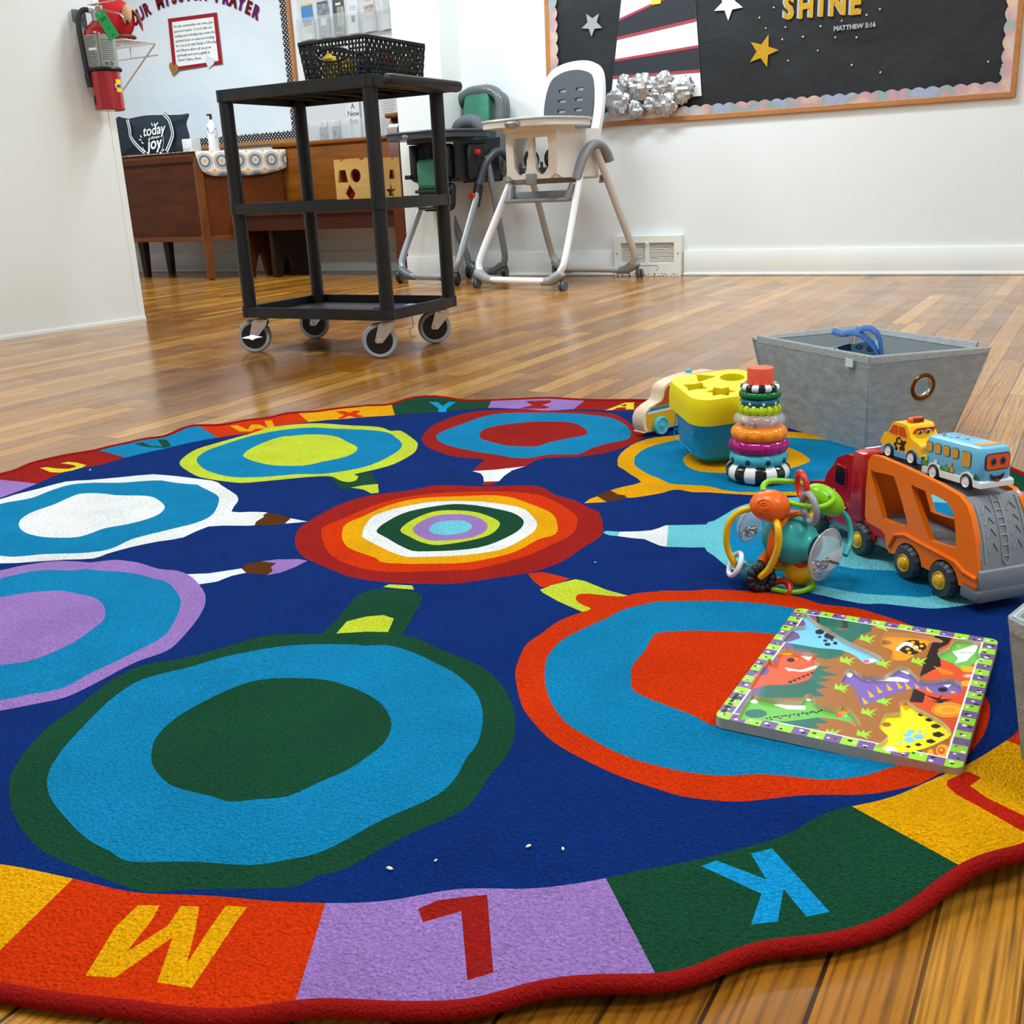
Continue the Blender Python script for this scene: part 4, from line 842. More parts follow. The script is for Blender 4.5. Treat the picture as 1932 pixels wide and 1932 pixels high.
def star_obj(p, r, ri, a, m, lab):
    P = onwall(p, y0); b = MB(); b.plate(star(r, ri, 5, a), [], 0, .002, M=WM(P[0], P[1], .014)); tag(b.build('paper_star', m, bevel=0), lab, 'star')
star_obj((1119, 46), .066, .03, pi/2+rad(175), SILV, 'grey glitter paper star left of the lighthouse'); star_obj((1376, 8), .082, .036, -pi/2, mat('paper_white', 0), 'white paper star cut by the top of the view')
star_obj((1441, 97), .084, .035, pi/2-.34, GOLD, 'gold glitter paper star below the SHINE lettering')
for i, ch in enumerate('SHINE'):
    x = (1490, 1522, 1551, 1582, 1615)[i]; y = (21, 19, 16, 14, 12)[i]; P = onwall((x, y), y0)
    lt = thing('cutout_letter', 'gold glitter cut-out letter %s of the word SHINE' % ch, 'letter', (P[0], y0-.014, P[1]), group='SHINE letters'); lt['label'] = 'gold glitter cut-out letter %s of the word on the black board' % ch
    b = MB(); text_mb(b, ch, .150, RX(pi/2)@T(0, .01, 0)@Matrix.Scale(.74, 4, (1, 0, 0)), ext=.0015, off=.006); b.build('gold_face', GOLD, lt)
    b = MB(); text_mb(b, ch, .150, RX(pi/2)@T(-.011, .014, -.0035)@Matrix.Scale(.74, 4, (1, 0, 0)), ext=.0008, off=.006); b.build('silver_backing', mat('silver_card', (176, 180, 190), .4, metal=.3), lt)
P = onwall((1613, 51), y0); b = MB(); text_mb(b, 'MATTHEW 5:16', .03, T(P[0], y0-.014, P[1])@RX(pi/2), ext=.0006, off=.0015); tag(b.build('foil_lettering', SILV), 'tiny silver lettering line under the SHINE word', 'lettering')
for i, (x, y) in enumerate([(1461, 15), (1434, 34), (1446, 54), (1483, 52), (1477, 75), (1516, 70), (1549, 50), (1589, 40), (1577, 71), (1617, 71), (1636, 29), (1661, 18), (1544, 96), (1488, 115), (1608, 123), (1662, 137), (1865, 117), (1892, 123), (1888, 139)]):
    P = onwall((x, y), y0); b = MB(); b.ball((0, 0, 0), (.005, .003, .005), n=10, k=6)
    c = [(220, 210, 190), (190, 230, 160), (220, 170, 160), (190, 195, 235), (230, 225, 140)][i % 5]
    tag(b.build('gem', mat('gem%d' % (i % 5), c, .2, metal=.3), loc=(P[0], y0-.013, P[1])), 'tiny sparkling gem dotted on the black paper around the lettering', 'gem', 'gems stuck on the black board')
# ------------------------------------------------------------------ mission board on the far-left wall
y1 = YL
MX0, MX1, MZ0, MZ1 = -7.3, -5.02, .913, 2.1
WL = lambda x, z, off=0: T(x, y1-off, z)@RX(pi/2)
mbd = thing('bulletin_board', 'white papered bulletin board with black polka dot border behind the benches', 'bulletin board')
b = MB(); b.plate([(MX0, MZ0), (MX1, MZ0), (MX1, MZ1), (MX0, MZ1)], [[(MX0+.028, MZ0+.028), (MX1-.028, MZ0+.028), (MX1-.028, MZ1-.028), (MX0+.028, MZ1-.028)]], 0, .022, M=WL(0, 0)); b.build('frame', OAK, mbd, bevel=.003)
b = MB(); gx = lambda i: MX0+.028+(MX1-MX0-.056)*i/50; gz = lambda j: MZ0+.028+(MZ1-MZ0-.056)*j/30
b.add([(gx(i), y1-.006-.006*noise.noise(V((gx(i)*3, gz(j)*4, 9)))-.003*noise.noise(V((gx(i)*9, gz(j)*6, 2))), gz(j)) for j in range(31) for i in range(51)], [[j*51+i, j*51+i+1, (j+1)*51+i+1, (j+1)*51+i] for j in range(30) for i in range(50)])
b.build('white_paper', mat('board_paper_white', (220, 229, 238), .6, bump=.8, bscale=3.5, bdist=.022), mbd, smooth=80)
def dots():
    m = mat('polka_black', (22, 22, 24), .6); nt = m.node_tree; N = nt.nodes; Lk = nt.links; tc = N.new('ShaderNodeTexCoord'); mp = N.new('ShaderNodeMapping'); mp.inputs['Scale'].default_value = (50, 50, 50); mp.inputs['Rotation'].default_value = (0, pi/4, 0); Lk.new(tc.outputs['Object'], mp.inputs[0])
    fr = N.new('ShaderNodeVectorMath'); fr.operation = 'FRACTION'; Lk.new(mp.outputs[0], fr.inputs[0]); sb = N.new('ShaderNodeVectorMath'); sb.operation = 'SUBTRACT'; sb.inputs[1].default_value = (.5, .5, .5); Lk.new(fr.outputs[0], sb.inputs[0])
    mu = N.new('ShaderNodeVectorMath'); mu.operation = 'MULTIPLY'; mu.inputs[1].default_value = (1, 0, 1); Lk.new(sb.outputs[0], mu.inputs[0]); ln = N.new('ShaderNodeVectorMath'); ln.operation = 'LENGTH'; Lk.new(mu.outputs[0], ln.inputs[0])
    lt = N.new('ShaderNodeMath'); lt.operation = 'LESS_THAN'; lt.inputs[1].default_value = .24; Lk.new(ln.outputs['Value'], lt.inputs[0]); mx = N.new('ShaderNodeMix'); mx.data_type = 'RGBA'; mx.inputs[6].default_value = lin((22, 22, 24)); mx.inputs[7].default_value = lin((235, 235, 235)); Lk.new(lt.outputs[0], mx.inputs[0]); Lk.new(mx.outputs[2], N['Principled BSDF'].inputs['Base Color']); return m
DOTS = dots()
for x, z, L, a, n in ((MX0+.028, MZ0+.026, MX1-MX0-.056, 0, 56), (MX1-.028, MZ0+.026, MZ1-MZ0-.056, pi/2, 28)):
    b = MB(); b.plate(scallop(0, L, .058, n, .012), [], 0, .0015, M=WL(x, z, .0165+.002*(a != 0))@RZ(a)); b.build('border_strip', DOTS, mbd)
# arc lettering
import itertools
p1, p2, p3 = [V(onwall(p, y1)) for p in ((268, 28), (365, -10), (471, 16))]
def circ3(a, b_, c):
    d = 2*(a.x*(b_.y-c.y)+b_.x*(c.y-a.y)+c.x*(a.y-b_.y)); ux = ((a.length_squared)*(b_.y-c.y)+(b_.length_squared)*(c.y-a.y)+(c.length_squared)*(a.y-b_.y))/d; uy = ((a.length_squared)*(c.x-b_.x)+(b_.length_squared)*(a.x-c.x)+(c.length_squared)*(b_.x-a.x))/d; return V((ux, uy))
cc = circ3(p1, p2, p3); rc = (p1-cc).length; a1 = math.atan2(*(p1-cc).yx); a3 = math.atan2(*(p3-cc).yx)
txt = 'OUR MISSION PRAYER'; st = (a3-a1)/15
for i, ch in enumerate(txt):
    if ch == ' ': continue
    a = a1+st*(i-1); b = MB(); text_mb(b, ch, .12, WL(cc.x+rc*cos(a), cc.y+rc*sin(a), .014)@RZ(a-pi/2)@Matrix.Scale(.8, 4, (1, 0, 0)), ext=.001, off=.006)
    nm = {2: 'first', 16: 'last'}.get(i, '')
    idx = {0: 'O of OUR', 1: 'U of OUR', 2: 'R of OUR'}.get(i, ch+' of '+('MISSION' if i < 12 else 'PRAYER')+(', the %s one' % ('first' if txt[4:11].index(ch)+4 == i else 'second') if i < 12 and txt[4:11].count(ch) > 1 else '')+(', the first one' if i == 13 else ', the last one' if i == 17 and ch == 'R' else ''))
    tag(b.build('cutout_letter', mat('foil_purple', (120, 30, 110), .3, metal=.4) if i % 2 else mat('foil_maroon', (120, 18, 40), .3, metal=.4)), ('purple' if i % 2 else 'maroon')+' foil cut-out letter '+idx+' on the white board', 'letter', 'mission prayer letters')
pf = thing('prayer_notice', 'white prayer sheet in a red ribbon frame on the white board', 'notice')
q = [onwall(p, y1) for p in ((320, 36), (412, 24), (423, 121), (330, 134))]; tl, tr2, br, bl = [V(a) for a in q]
ct = (tl+tr2+br+bl)/4; ang = math.atan2((tr2-tl).y, (tr2-tl).x)
b = MB(); b.plate([tuple(v) for v in (bl, br, tr2, tl)], [], 0, .001, M=WL(0, 0, .014)); b.build('sheet', mat('paper_white', 0), pf)
ins = [tuple(ct+(v-ct)*.86) for v in (bl, br, tr2, tl)]
b = MB(); b.plate([tuple(v) for v in (bl, br, tr2, tl)], [ins], 0, .003, M=WL(0, 0, .0155)); b.build('ribbon_frame', mat('ribbon_red', (150, 14, 30), .5), pf)
b = MB(); body = "For the communities we serve, give us\ngenerous hearts, O Lord, that our\ninviting and including may create the\nspiritual home so many are looking\nfor. Let us be that Family of Worship\nand Mission where all can grow\nspiritually and serve joyfully in\nChrist's Name. Amen."
text_mb(b, body, .027, WL(ct.x-.195, ct.y+.005, .0165)@RZ(ang), ext=.0003, align='LEFT', shear=.25, line=1.22, res=1); b.build('prayer_text', mat('ink', (60, 66, 84), .6), pf)
def heart(r): return [(r*.9*sin(t)**3, r*(.8*cos(t)-.32*cos(2*t)-.12*cos(3*t)-.05*cos(4*t))) for t in [2*pi*i/30 for i in range(30)]]
P = onwall((331, 130), y1); b = MB(); b.plate(heart(.052), [], 0, .003, M=WL(P[0], P[1], .0188)@RZ(-.35)); tag(b.build('paper_heart', mat('kraft', (156, 110, 50), .7)), 'brown paper heart on the lower left corner of the red frame', 'paper heart')
P = onwall((399, 117), y1); b = MB(); b.plate(heart(.05), [], 0, .003, M=WL(P[0], P[1], .0188)@RZ(-.4)); tag(b.build('paper_heart', mat('paper_pale', (214, 222, 234), .7)), 'white paper heart over the lower ribbon of the red frame', 'paper heart')
# ------------------------------------------------------------------ brochure rack
rk = thing('brochure_rack', 'white wall rack of clear pockets for brochures beside the polka dot board', 'rack')
RX0, RX1 = -4.955, -4.165
b = MB(); b.box(((RX0+RX1)/2, y1-.008, 1.42), (RX1-RX0, .016, 1.10)); b.build('back_panel', mat('rack_white', (212, 214, 220), .4), rk)
clr = mat('acrylic', (226, 232, 234), .12, alpha=.22)
for z in (1.57, .90):
    b = MB(); b.box(((RX0+RX1)/2, y1-.052, z+.07), (RX1-RX0-.02, .003, .14)); b.box(((RX0+RX1)/2, y1-.035, z), (RX1-RX0-.02, .038, .004))
    for i in range(7): b.box((RX0+.01+(RX1-RX0-.02)*i/6, y1-.035, z+.07), (.003, .038, .14))
    b.build('clear_pocket', clr, rk)
BM = dict(w=mat('bro_white', (222, 224, 228), .4), b=mat('bro_blue', (62, 130, 190), .4), y=mat('bro_yellow', (226, 200, 90), .4), k=mat('bro_black', (34, 38, 50), .35), g=mat('bro_grey', (124, 132, 142), .4, var=.6, vscale=45), t=mat('bro_tan', (160, 132, 116), .4, var=.5, vscale=60), s=mat('bro_sand', (150, 144, 126), .4, var=.6, vscale=35), l=mat('bro_line', (150, 154, 162), .5), p=mat('bro_pink', (212, 204, 208), .4))
def brochure(x, zb, w, h, tilt, base, parts, lab, cat='brochure', grp='brochures in the wall rack', yo=.03):
    o = thing('brochure', lab, cat, (x, y1-yo, zb), 0, grp, rot=(rad(-4), tilt, 0))
    b = MB(); b.box((0, 0, h/2), (w, .004, h)); b.build('folded_sheet', BM[base], o)
    for n_, (mk, cx, cz, ww, hh) in enumerate(parts):
        b = MB(); b.box((cx*w, -.0026, cz*h), (ww*w, .0012, hh*h)); b.build({'l': 'text_line'}.get(mk, 'cover_picture'), BM[mk], o)
lines = lambda z0, n, w=.7: [('l', 0, z0-.045*i, w*(1 if i % 2 else .8), .012) for i in range(n)]
xs = [onwall((x, 60), y1-.03)[0] for x in (583, 613, 641, 668, 700, 734)]
zb = 1.575
brochure(xs[0], zb, .098, .235, rad(-3), 'w', [('b', 0, .70, 1, .44), ('y', 0, .96, 1, .06), ('t', .0, .42, .8, .13)]+lines(.3, 4), 'blue and white brochure with a yellow top edge, first in the rack')
brochure(xs[1], zb, .098, .235, rad(-3), 'g', [('w', 0, .42, .5, .2), ('k', .0, .93, .8, .03)], 'grey brochure with a black and white crowd photo in the rack')
brochure(xs[2], zb, .094, .245, rad(-1), 'k', [('s', .18, .48, .6, .5), ('w', 0, .80, .45, .06), ('w', 0, .93, .2, .03), ('l', .0, .07, .6, .04)], 'black brochure with a sandy photo on its cover')
brochure(xs[3], zb, .086, .25, rad(-1), 'w', [('k', 0, .36, .32, .16)]+lines(.95, 3)+lines(.68, 3), 'white brochure with a dark ribbon emblem')
brochure(xs[4], zb, .098, .235, rad(-5), 'p', [('t', .05, .60, .8, .17)]+lines(.9, 3)+lines(.4, 3), 'pinkish brochure with a strip of small portraits')
brochure(xs[5], zb, .092, .235, rad(-4), 'w', [('k', .46, .75, .08, .06)]+lines(.9, 12, .75), 'plain white text-filled brochure at the right end of the rack')
xs = [onwall((x, 240), y1-.03)[0] for x in (609, 633)]
for i, x in enumerate(xs): brochure(x, .905, .068, .135, 0, 'g', [('w', 0, .85, 1, .3), ('l', 0, .86, .8, .03), ('k', -.1, .35, .3, .25)], ['left', 'right'][i]+' one of two small grey patterned brochures in the lower rack')
P = onwall((667, 228), y1-.03); o = thing('poster', 'white A New Era booklet in the lower pocket of the rack', 'booklet', (P[0], y1-.03, .905))
b = MB(); b.box((0, 0, .16), (.115, .004, .32)); b.build('cover', BM['w'], o); b = MB(); b.box((-.03, -.003, .29), (.035, .001, .06)); b.box((.02, -.003, .285), (.03, .001, .05)); b.build('portrait', BM['t'], o)
b = MB(); text_mb(b, 'A\nNew\nEra', .05, T(.005, -.0028, .165)@RX(pi/2), ext=.0004, line=.95); b.build('title', mat('ink', 0), o)
P = onwall((733, 225), y1-.03); brochure(P[0], .905, .155, .29, 0, 'p', lines(.92, 16, .75), 'wide grey text sheet at the lower right of the rack')
# ------------------------------------------------------------------ dark oak pieces along the far wall
DW = mat('walnut_dark', (72, 32, 4), .42, spec=.3, var=.3, vscale=5, bump=.05, bscale=20, stretch=(1, 1, 5)); DW2 = mat('walnut_mid', (106, 56, 12), .4, spec=.35, var=.3, vscale=6, bump=.05, bscale=20, stretch=(5, 1, 1)); DW3 = mat('walnut_black', (34, 14, 5), .4, var=.2, vscale=8)
PC, PD, PB, PA = V((-5.42, 5.66, 0)), V((-5.13, 6.22, 0)), V((-6.75, 6.25, 0)), V((-6.75, 5.80, 0))
ds = thing('wooden_desk', 'dark wooden panelled desk with a patterned runner, left of the bench', 'desk')
def upto(mb, pts, z0, z1, mi=0): mb.plate([(p.x, p.y) for p in pts], [], z0, z1, mi=mi); return mb
def ofs(p, q, o): d = (q-p).normalized(); return V((d.y, -d.x, 0))*o
def panel(P, Q, z0, z1, t, name, m, inset=0):
    n = ofs(P, Q, 1); b = MB(); o = n*inset
    b.plate([(v.x, v.y) for v in (P+o, Q+o, Q+o-n*t, P+o-n*t)], [], z0, z1); return b.build(name, m, ds, bevel=.002)
upto(MB(), (PA, PC, PD, PB), .835, .862).build('desk_top', DW2, ds, bevel=.006)
for P, Q in ((PA, PC), (PC, PD)):
    panel(P, Q, .28, .835, .02, 'side_panel', DW if P is PA else mat('walnut_red', (98, 44, 4), .42, spec=.3, var=.2, vscale=5), -.014); panel(P, Q, .268, .30, .03, 'bottom_rail', DW2, 0); panel(P, Q, .80, .838, .03, 'top_rail', DW, 0)
def leg(parent, x, y, z1, w, m, rz=0):
    b = MB(); b.box((x, y, z1/2), (w, w, z1), rz, taper=(1.5, 1.5)); return b.build('leg', m, parent, bevel=.002)
cd = math.atan2(PD.y-PC.y, PD.x-PC.x)
b = MB(); b.box((PC.x-.012, PC.y+.028, .42), (.05, .05, .82), cd-pi/2); b.box((PC.x-.012, PC.y+.028, .005), (.034, .034, .29), cd-pi/2, taper=(1.45, 1.45)); b.v = [V((v.x, v.y, max(0, v.z))) for v in b.v]; b.build('leg', DW2, ds, bevel=.003)
for x, y in ((-6.30, 6.17), (-6.28, 5.90), (-5.2, 6.2)): leg(ds, x, y, .28, .04, DW3)
# runner cloth
def runner():
    m = mat('runner_cloth', (226, 214, 196), .85, bump=.05, bscale=300); nt = m.node_tree; N = nt.nodes; Lk = nt.links
    def mth(op, a, b_=None):
        n = N.new('ShaderNodeMath'); n.operation = op
        for i, v in enumerate((a, b_)):
            if v is None: continue
            if isinstance(v, (int, float)): n.inputs[i].default_value = v
            else: Lk.new(v, n.inputs[i])
        return n.outputs[0]
    tc = N.new('ShaderNodeTexCoord'); sp = N.new('ShaderNodeSeparateXYZ'); Lk.new(tc.outputs['UV'], sp.inputs[0])
    u = mth('SUBTRACT', mth('FRACT', mth('DIVIDE', sp.outputs[0], .122)), .5); v = mth('SUBTRACT', mth('FRACT', mth('ADD', mth('DIVIDE', sp.outputs[1], .125), .1)), .5)
    r = mth('SQRT', mth('ADD', mth('MULTIPLY', u, u), mth('MULTIPLY', v, v)))
    cr = N.new('ShaderNodeValToRGB'); cr.color_ramp.interpolation = 'CONSTANT'; e = cr.color_ramp.elements; base = lin((232, 220, 200))
    e[0].position = 0; e[0].color = lin((176, 120, 110)); e[1].position = .68; e[1].color = lin((204, 168, 90))
    for p, c in ((.03, (232, 216, 196)), (.05, (176, 120, 110)), (.07, (230, 196, 176)), (.22, (60, 124, 140)), (.31, (150, 174, 186)), (.38, (212, 206, 206)), (.42, (186, 104, 116)), (.45, (234, 222, 202)), (.60, (234, 222, 202)), (.64, (214, 182, 110))): q = e.new(p); q.color = lin(c)
    Lk.new(r, cr.inputs[0]); Lk.new(cr.outputs[0], N['Principled BSDF'].inputs['Base Color']); return m
cl = thing('table_runner', 'cream table runner with teal circle pattern draped over the dark desk', 'table runner')
n1 = ofs(PC, PD, 1); L = (PD-PC).length; u_ = (PD-PC).normalized()
bm = bmesh.new(); uvl = bm.loops.layers.uv.new('uv')
prof = crom([(0, .862), (.012, .80), (.03, .745), (.07, .712), (.14, .700), (.3, .698), (.45, .702), (.58, .72), (.66, .745), (.695, .76)], 3, False)
rows = []
for s, zb_ in prof:
    s = min(s, L+.03); rows.append([(PC+u_*s+n1*.012+V((0, 0, .8665-(.8665-zb_)*k/4))+n1*(.004*sin(s*18)*k/4), (s, .8665-(.8665-zb_)*k/4)) for k in range(5)])
def quad(a, b_, c, d):
    vs = [bm.verts.new(p[0]) for p in (a, b_, c, d)]; f = bm.faces.new(vs)
    for l, p in zip(f.loops, (a, b_, c, d)): l[uvl].uv = p[1]
for i in range(len(rows)-1):
    for k in range(4): quad(rows[i][k], rows[i][k+1], rows[i+1][k+1], rows[i+1][k])
topz = .8665; A2 = PA-V((0, .012, 0)); C2 = PC+n1*.012-V((0, .008, 0)); D2_ = PD+n1*.012; B2 = PB
uvp = lambda p: (p, ((p-PC).dot(u_), .8665+(p-PC).dot(-n1)*-1))
tp = [V((p.x, p.y, topz)) for p in (A2, C2, D2_, B2)]; quad(*[uvp(p) for p in tp])
bmesh.ops.remove_doubles(bm, verts=bm.verts, dist=.0004); me = bpy.data.meshes.new('cloth'); bm.to_mesh(me); bm.free(); me.materials.append(runner())
me.polygons.foreach_set('use_smooth', [True]*len(me.polygons)); me.set_sharp_from_angle(angle=rad(50))
o = bpy.data.objects.new('cloth', me); COL.objects.link(o); o.parent = cl; md = o.modifiers.new('s', 'SOLIDIFY'); md.thickness = .003; md.offset = 1
# tote bag
YT = 5.90
bg = thing('tote_bag', 'navy canvas tote bag with white lettering and striped straps, on the desk', 'bag', (0, 0, 0))
def tw(pts, Y): return [onwall(p, Y) for p in pts]
zz_ = lambda pts: [(a/4.83, b_/4.83) for a, b_ in pts]
op = tw(zz_([(1000, 1420), (1000, 1085), (1120, 1080), (1260, 1052), (1400, 1045), (1520, 1045), (1600, 1042), (1678, 1035), (1655, 1110), (1660, 1160), (1680, 1230), (1690, 1330), (1700, 1395), (1500, 1398), (1300, 1402), (1115, 1412)]), YT)
mnz = .871; op = [(x, max(z, mnz)) for x, z in op]; cx_ = sum(p[0] for p in op)/len(op); cz_ = sum(p[1] for p in op)/len(op)
CAN = mat('canvas_navy', (28, 38, 50), .8, bump=.25, bscale=60); WHT = mat('print_white', (226, 232, 234), .7)
def pillow(mb, o, cx, cz, Y, depth, n=4):
    o = crom(ccw(o), 3); m = len(o); vs = []
    for sgn in (-1, 1):
        for k in range(n+1):
            t = k/n; vs += [(cx+(x-cx)*(1-t), Y+sgn*depth*(1-(1-t)**2)**.5*1.0 if 0 else Y+sgn*depth*sin(min(1, t*1.35)*pi/2), max(cz+(z-cz)*(1-t), z if z < mnz+.004 and t < .25 else -9)) for x, z in o]
    for s in range(2):
        B0_ = s*(n+1)*m
        for k in range(n):
            for i in range(m):
                j = (i+1) % m; q = [B0_+k*m+i, B0_+k*m+j, B0_+(k+1)*m+j, B0_+(k+1)*m+i]; mb.f.append(q if s == 0 else q[::-1]); mb.m.append(0)
    mb.v += [V(v) for v in vs]
b = MB(); pillow(b, op, cx_, cz_, YT+.05, .05); b.build('bag_body', CAN, bg, smooth=70)
for pts in ([(1170, 1090), (1190, 1180), (1200, 1250), (1260, 1330), (1330, 1395)], [(1500, 1040), (1545, 1090), (1570, 1160), (1580, 1230), (1555, 1310), (1525, 1380)]):
    q = tw(zz_(pts), YT); b = MB()
    for k, (w, mi) in enumerate(((.036, 0), (.026, 1), (.008, 0))):
        r_ = crom(q, 4, False); 
        for i in range(len(r_)-1):
            a, c = V(r_[i]), V(r_[i+1]); t = (c-a).normalized(); nn = V((-t.y, t.x))*w/2; y_ = YT-.008-k*.0012
            vs = [(p.x, y_, max(p.y, .871)) for p in (a-nn, a+nn, c+nn, c-nn)]; b.add(vs, [(0, 1, 2, 3)], mi)
    b.build('strap', [CAN, WHT], bg)
def wtext(t, p, size, parent, name, m, Y, off=.0, sh=0, rz=.06):
    P = onwall(p, Y); b = MB(); text_mb(b, t, size, T(P[0], Y, P[1])@RX(pi/2)@RZ(rz), ext=.0005, off=off, shear=sh); return b.build(name, m, parent)
wtext('today', (289, 246), .098, bg, 'lettering', WHT, YT-.009, .0012, .3); wtext('i choose', (291, 259), .03, bg, 'lettering', WHT, YT-.009, .0003, .2); wtext('joy', (290, 271), .115, bg, 'lettering', WHT, YT-.009, .0022, .3)
P = onwall((288, 262), YT); b = MB()
for a0, a1_ in ((-.9, .8), (3.6, 5.0)):
    b.tube([(P[0]+.115*cos(a0+(a1_-a0)*i/12), YT-.009, P[1]+.115*sin(a0+(a1_-a0)*i/12)) for i in range(13)], .0014, 4)
for x, z, a in ((-.09, .02, 2.2), (-.1, .0, 2.8), (-.085, -.02, 2.6), (.055, -.055, .3), (.085, -.075, .7), (.06, -.09, .1), (.04, .085, 1.2), (.065, .09, .6), (.02, .088, 1.8)): b.ball((0, 0, 0), (.013, .001, .005), n=8, k=5, M=T(P[0]+x*1.15, YT-.0095, P[1]+z*1.1)@RY(-a))
b.build('leaf_wreath', WHT, bg)
# white box and bottle
P = ony(353, 284, 5.74); b = MB(); b.box((P.x, P.y+.05, .87+.045), (.085, .09, .082), bev=.004, taper=(1.06, 1)); 
cb = thing('tissue_packet', 'small white packet beside the navy tote bag on the desk', 'packet'); b.build('packet_body', mat('packet_white', (205, 208, 208), .6, bump=.3, bscale=25), cb)
b = MB(); [b.box((P.x-.03+.012*i, P.y+.0045, .885), (.003, .001, .02)) for i in range(6)]; b.build('barcode', mat('bar_grey', (120, 118, 118), .6), cb)
P = ony(405, 284, 5.86); bt = thing('spray_bottle', 'white floral bottle with a dark top standing on the desk runner', 'bottle', (P.x, P.y, .870))
b = MB(); b.lathe([(0, 0), (.036, 0), (.038, .006), (.036, .13), (.030, .175), (.014, .195), (.012, .205), (0, .205)], 24); b.build('bottle_body', mat('bottle_white', (226, 226, 228), .35), bt)
b = MB(); b.lathe([(0, .205), (.009, .205), (.009, .235), (0, .237)], 14); b.box((-.012, 0, .237), (.04, .014, .012), bev=.003); b.build('nozzle', mat('nozzle_black', (34, 34, 38), .4), bt)
random.seed(2); b = MB()
for i in range(22):
    t = random.uniform(0, 2*pi); z = random.uniform(.02, .15); b.ball((.0372*cos(t), .0372*sin(t), z), (.003, .003, .006), n=6, k=4)
b.build('floral_print', mat('print_plum', (90, 60, 84), .5), bt)
# bench (pew)
OAKB = mat('bench_oak', (126, 72, 16), .38, spec=.35, var=.25, vscale=3.5, bump=.05, bscale=20, stretch=(1, 1, 7)); OAKD = mat('bench_dark', (86, 34, 12), .3, var=.2, vscale=5, coat=.3, stretch=(1, 1, .3))
pw = thing('church_bench', 'dark wooden church bench with scrolled ends against the far wall', 'bench')
x0_, x1_ = -5.235, -3.855
b = MB(); b.box(((x0_+x1_)/2, 6.27, .66), (x1_-x0_, .03, .50), bev=.006); b.box(((x0_+x1_)/2, 6.262, .895), (x1_-x0_, .05, .03), bev=.01); b.build('backrest', OAKB, pw)
b = MB(); b.box(((x0_+x1_)/2, 6.03, .438), (x1_-x0_, .44, .03), bev=.008); b.build('seat', OAKD, pw)
b = MB(); b.box(((x0_+x1_)/2, 5.84, .375), (x1_-x0_, .022, .105)); b.build('apron', mat('bench_apron', (58, 22, 10), .35, var=.2, vscale=5), pw)
def end(x, hi, name='end_panel'):
    top = [(5.80, .60), (5.80, .98), (5.845, 1.03), (5.90, 1.03), (5.93, .95)] if 0 else []
    if hi: o = [(5.80, 0), (5.90, 0), (5.93, .08), (5.96, .14), (6.02, .16), (6.09, .14), (6.12, .08), (6.14, 0), (6.29, 0), (6.29, .985), (6.20, 1.0), (6.16, .93), (6.10, .80), (6.0, .72), (5.86, .68), (5.80, .60)]
    else: o = [(5.80, 0), (5.89, 0), (5.90, .06), (5.94, .15), (5.98, .175), (6.0, .13), (6.02, .04), (6.04, 0), (6.29, 0), (6.29, .42), (5.80, .42)]
    b = MB(); b.plate(o, [], -.018, .018, M=T(x, 0, 0)@RZ(pi/2)@RX(pi/2)); return b.build(name, OAKD if hi else DW, pw, bevel=.004)
end(x0_+.02, False)
b = MB(); b.plate([(5.775, 0), (5.90, 0), (5.93, .08), (5.97, .14), (6.03, .15), (6.09, .13), (6.12, .07), (6.14, 0), (6.29, 0), (6.29, 1.0), (5.84, 1.0), (5.775, .92)], [], -.040, .040, M=T(x1_-.006, 0, 0)@RZ(pi/2)@RX(pi/2)); b.build('end_panel', OAKD, pw, bevel=.005)
b = MB(); b.box((x1_-.006, 5.83, .995), (.095, .13, .03), bev=.01, M=RX(.0)); b.build('end_cap', DW2, pw)
b = MB(); b.plate([(5.86, 0), (5.93, 0), (5.96, .12), (6.0, .17), (6.04, .12), (6.06, 0), (6.25, 0), (6.25, .42), (5.86, .42)], [], -.016, .016, M=T(-5.0, 0, 0)@RZ(pi/2)@RX(pi/2)); b.v = [v for v in b.v]; b.build('inner_support', DW3, pw)
# ------------------------------------------------------------------ fire extinguisher on the partition
ez = .9535; eo = lw(.077, .088, ez)
fe = thing('fire_extinguisher', 'red fire extinguisher with a green inspection tag hung on the left wall', 'fire extinguisher', eo, rad(47))
RED = mat('ext_red', (158, 12, 26), .22, coat=.6); b = MB(); r = .0655
b.lathe([(0, .004), (r-.006, 0), (r, .004), (r, .315), (r-.003, .33), (r-.014, .348), (.034, .362), (.026, .372), (0, .372)], 40); b.build('cylinder', RED, fe, smooth=35)
def band_cyl(name, z0, z1, t0, t1, rr, m, n=24):
    b = MB(); vs = [(rr*cos(t0+(t1-t0)*i/n), rr*sin(t0+(t1-t0)*i/n), z) for z in (z0, z1) for i in range(n+1)]
    b.add(vs, [[i, i+1, n+2+i, n+1+i] for i in range(n)]); return b.build(name, m, fe)
band_cyl('data_label', .178, .312, rad(-165), rad(-15), r+.0007, mat('label_silver', (146, 150, 146), .35))
for i in range(14): band_cyl('label_text', .186+i*.0088, .1895+i*.0088, rad(-150), rad(-108 if i % 3 else -114), r+.0014, mat('label_ink', (88, 92, 92), .5), 6)
for i in range(10): band_cyl('label_text', .21+i*.0088, .2125+i*.0088, rad(-88), rad(-40), r+.0014, mat('label_ink', 0), 6)
band_cyl('label_divider', .178, .312, rad(-98), rad(-96), r+.0016, mat('ink_black', (30, 32, 36), .5), 2)
band_cyl('barcode', .248, .258, rad(-142), rad(-106), r+.0018, mat('paper_white', 0), 6)
b = MB(); text_mb(b, 'm b', .026, RZ(rad(22))@T(0, -r-.002, .194)@RX(pi/2), ext=.0003, off=.0006); b.build('marker_note', mat('marker_blue', (40, 90, 130), .6), fe)
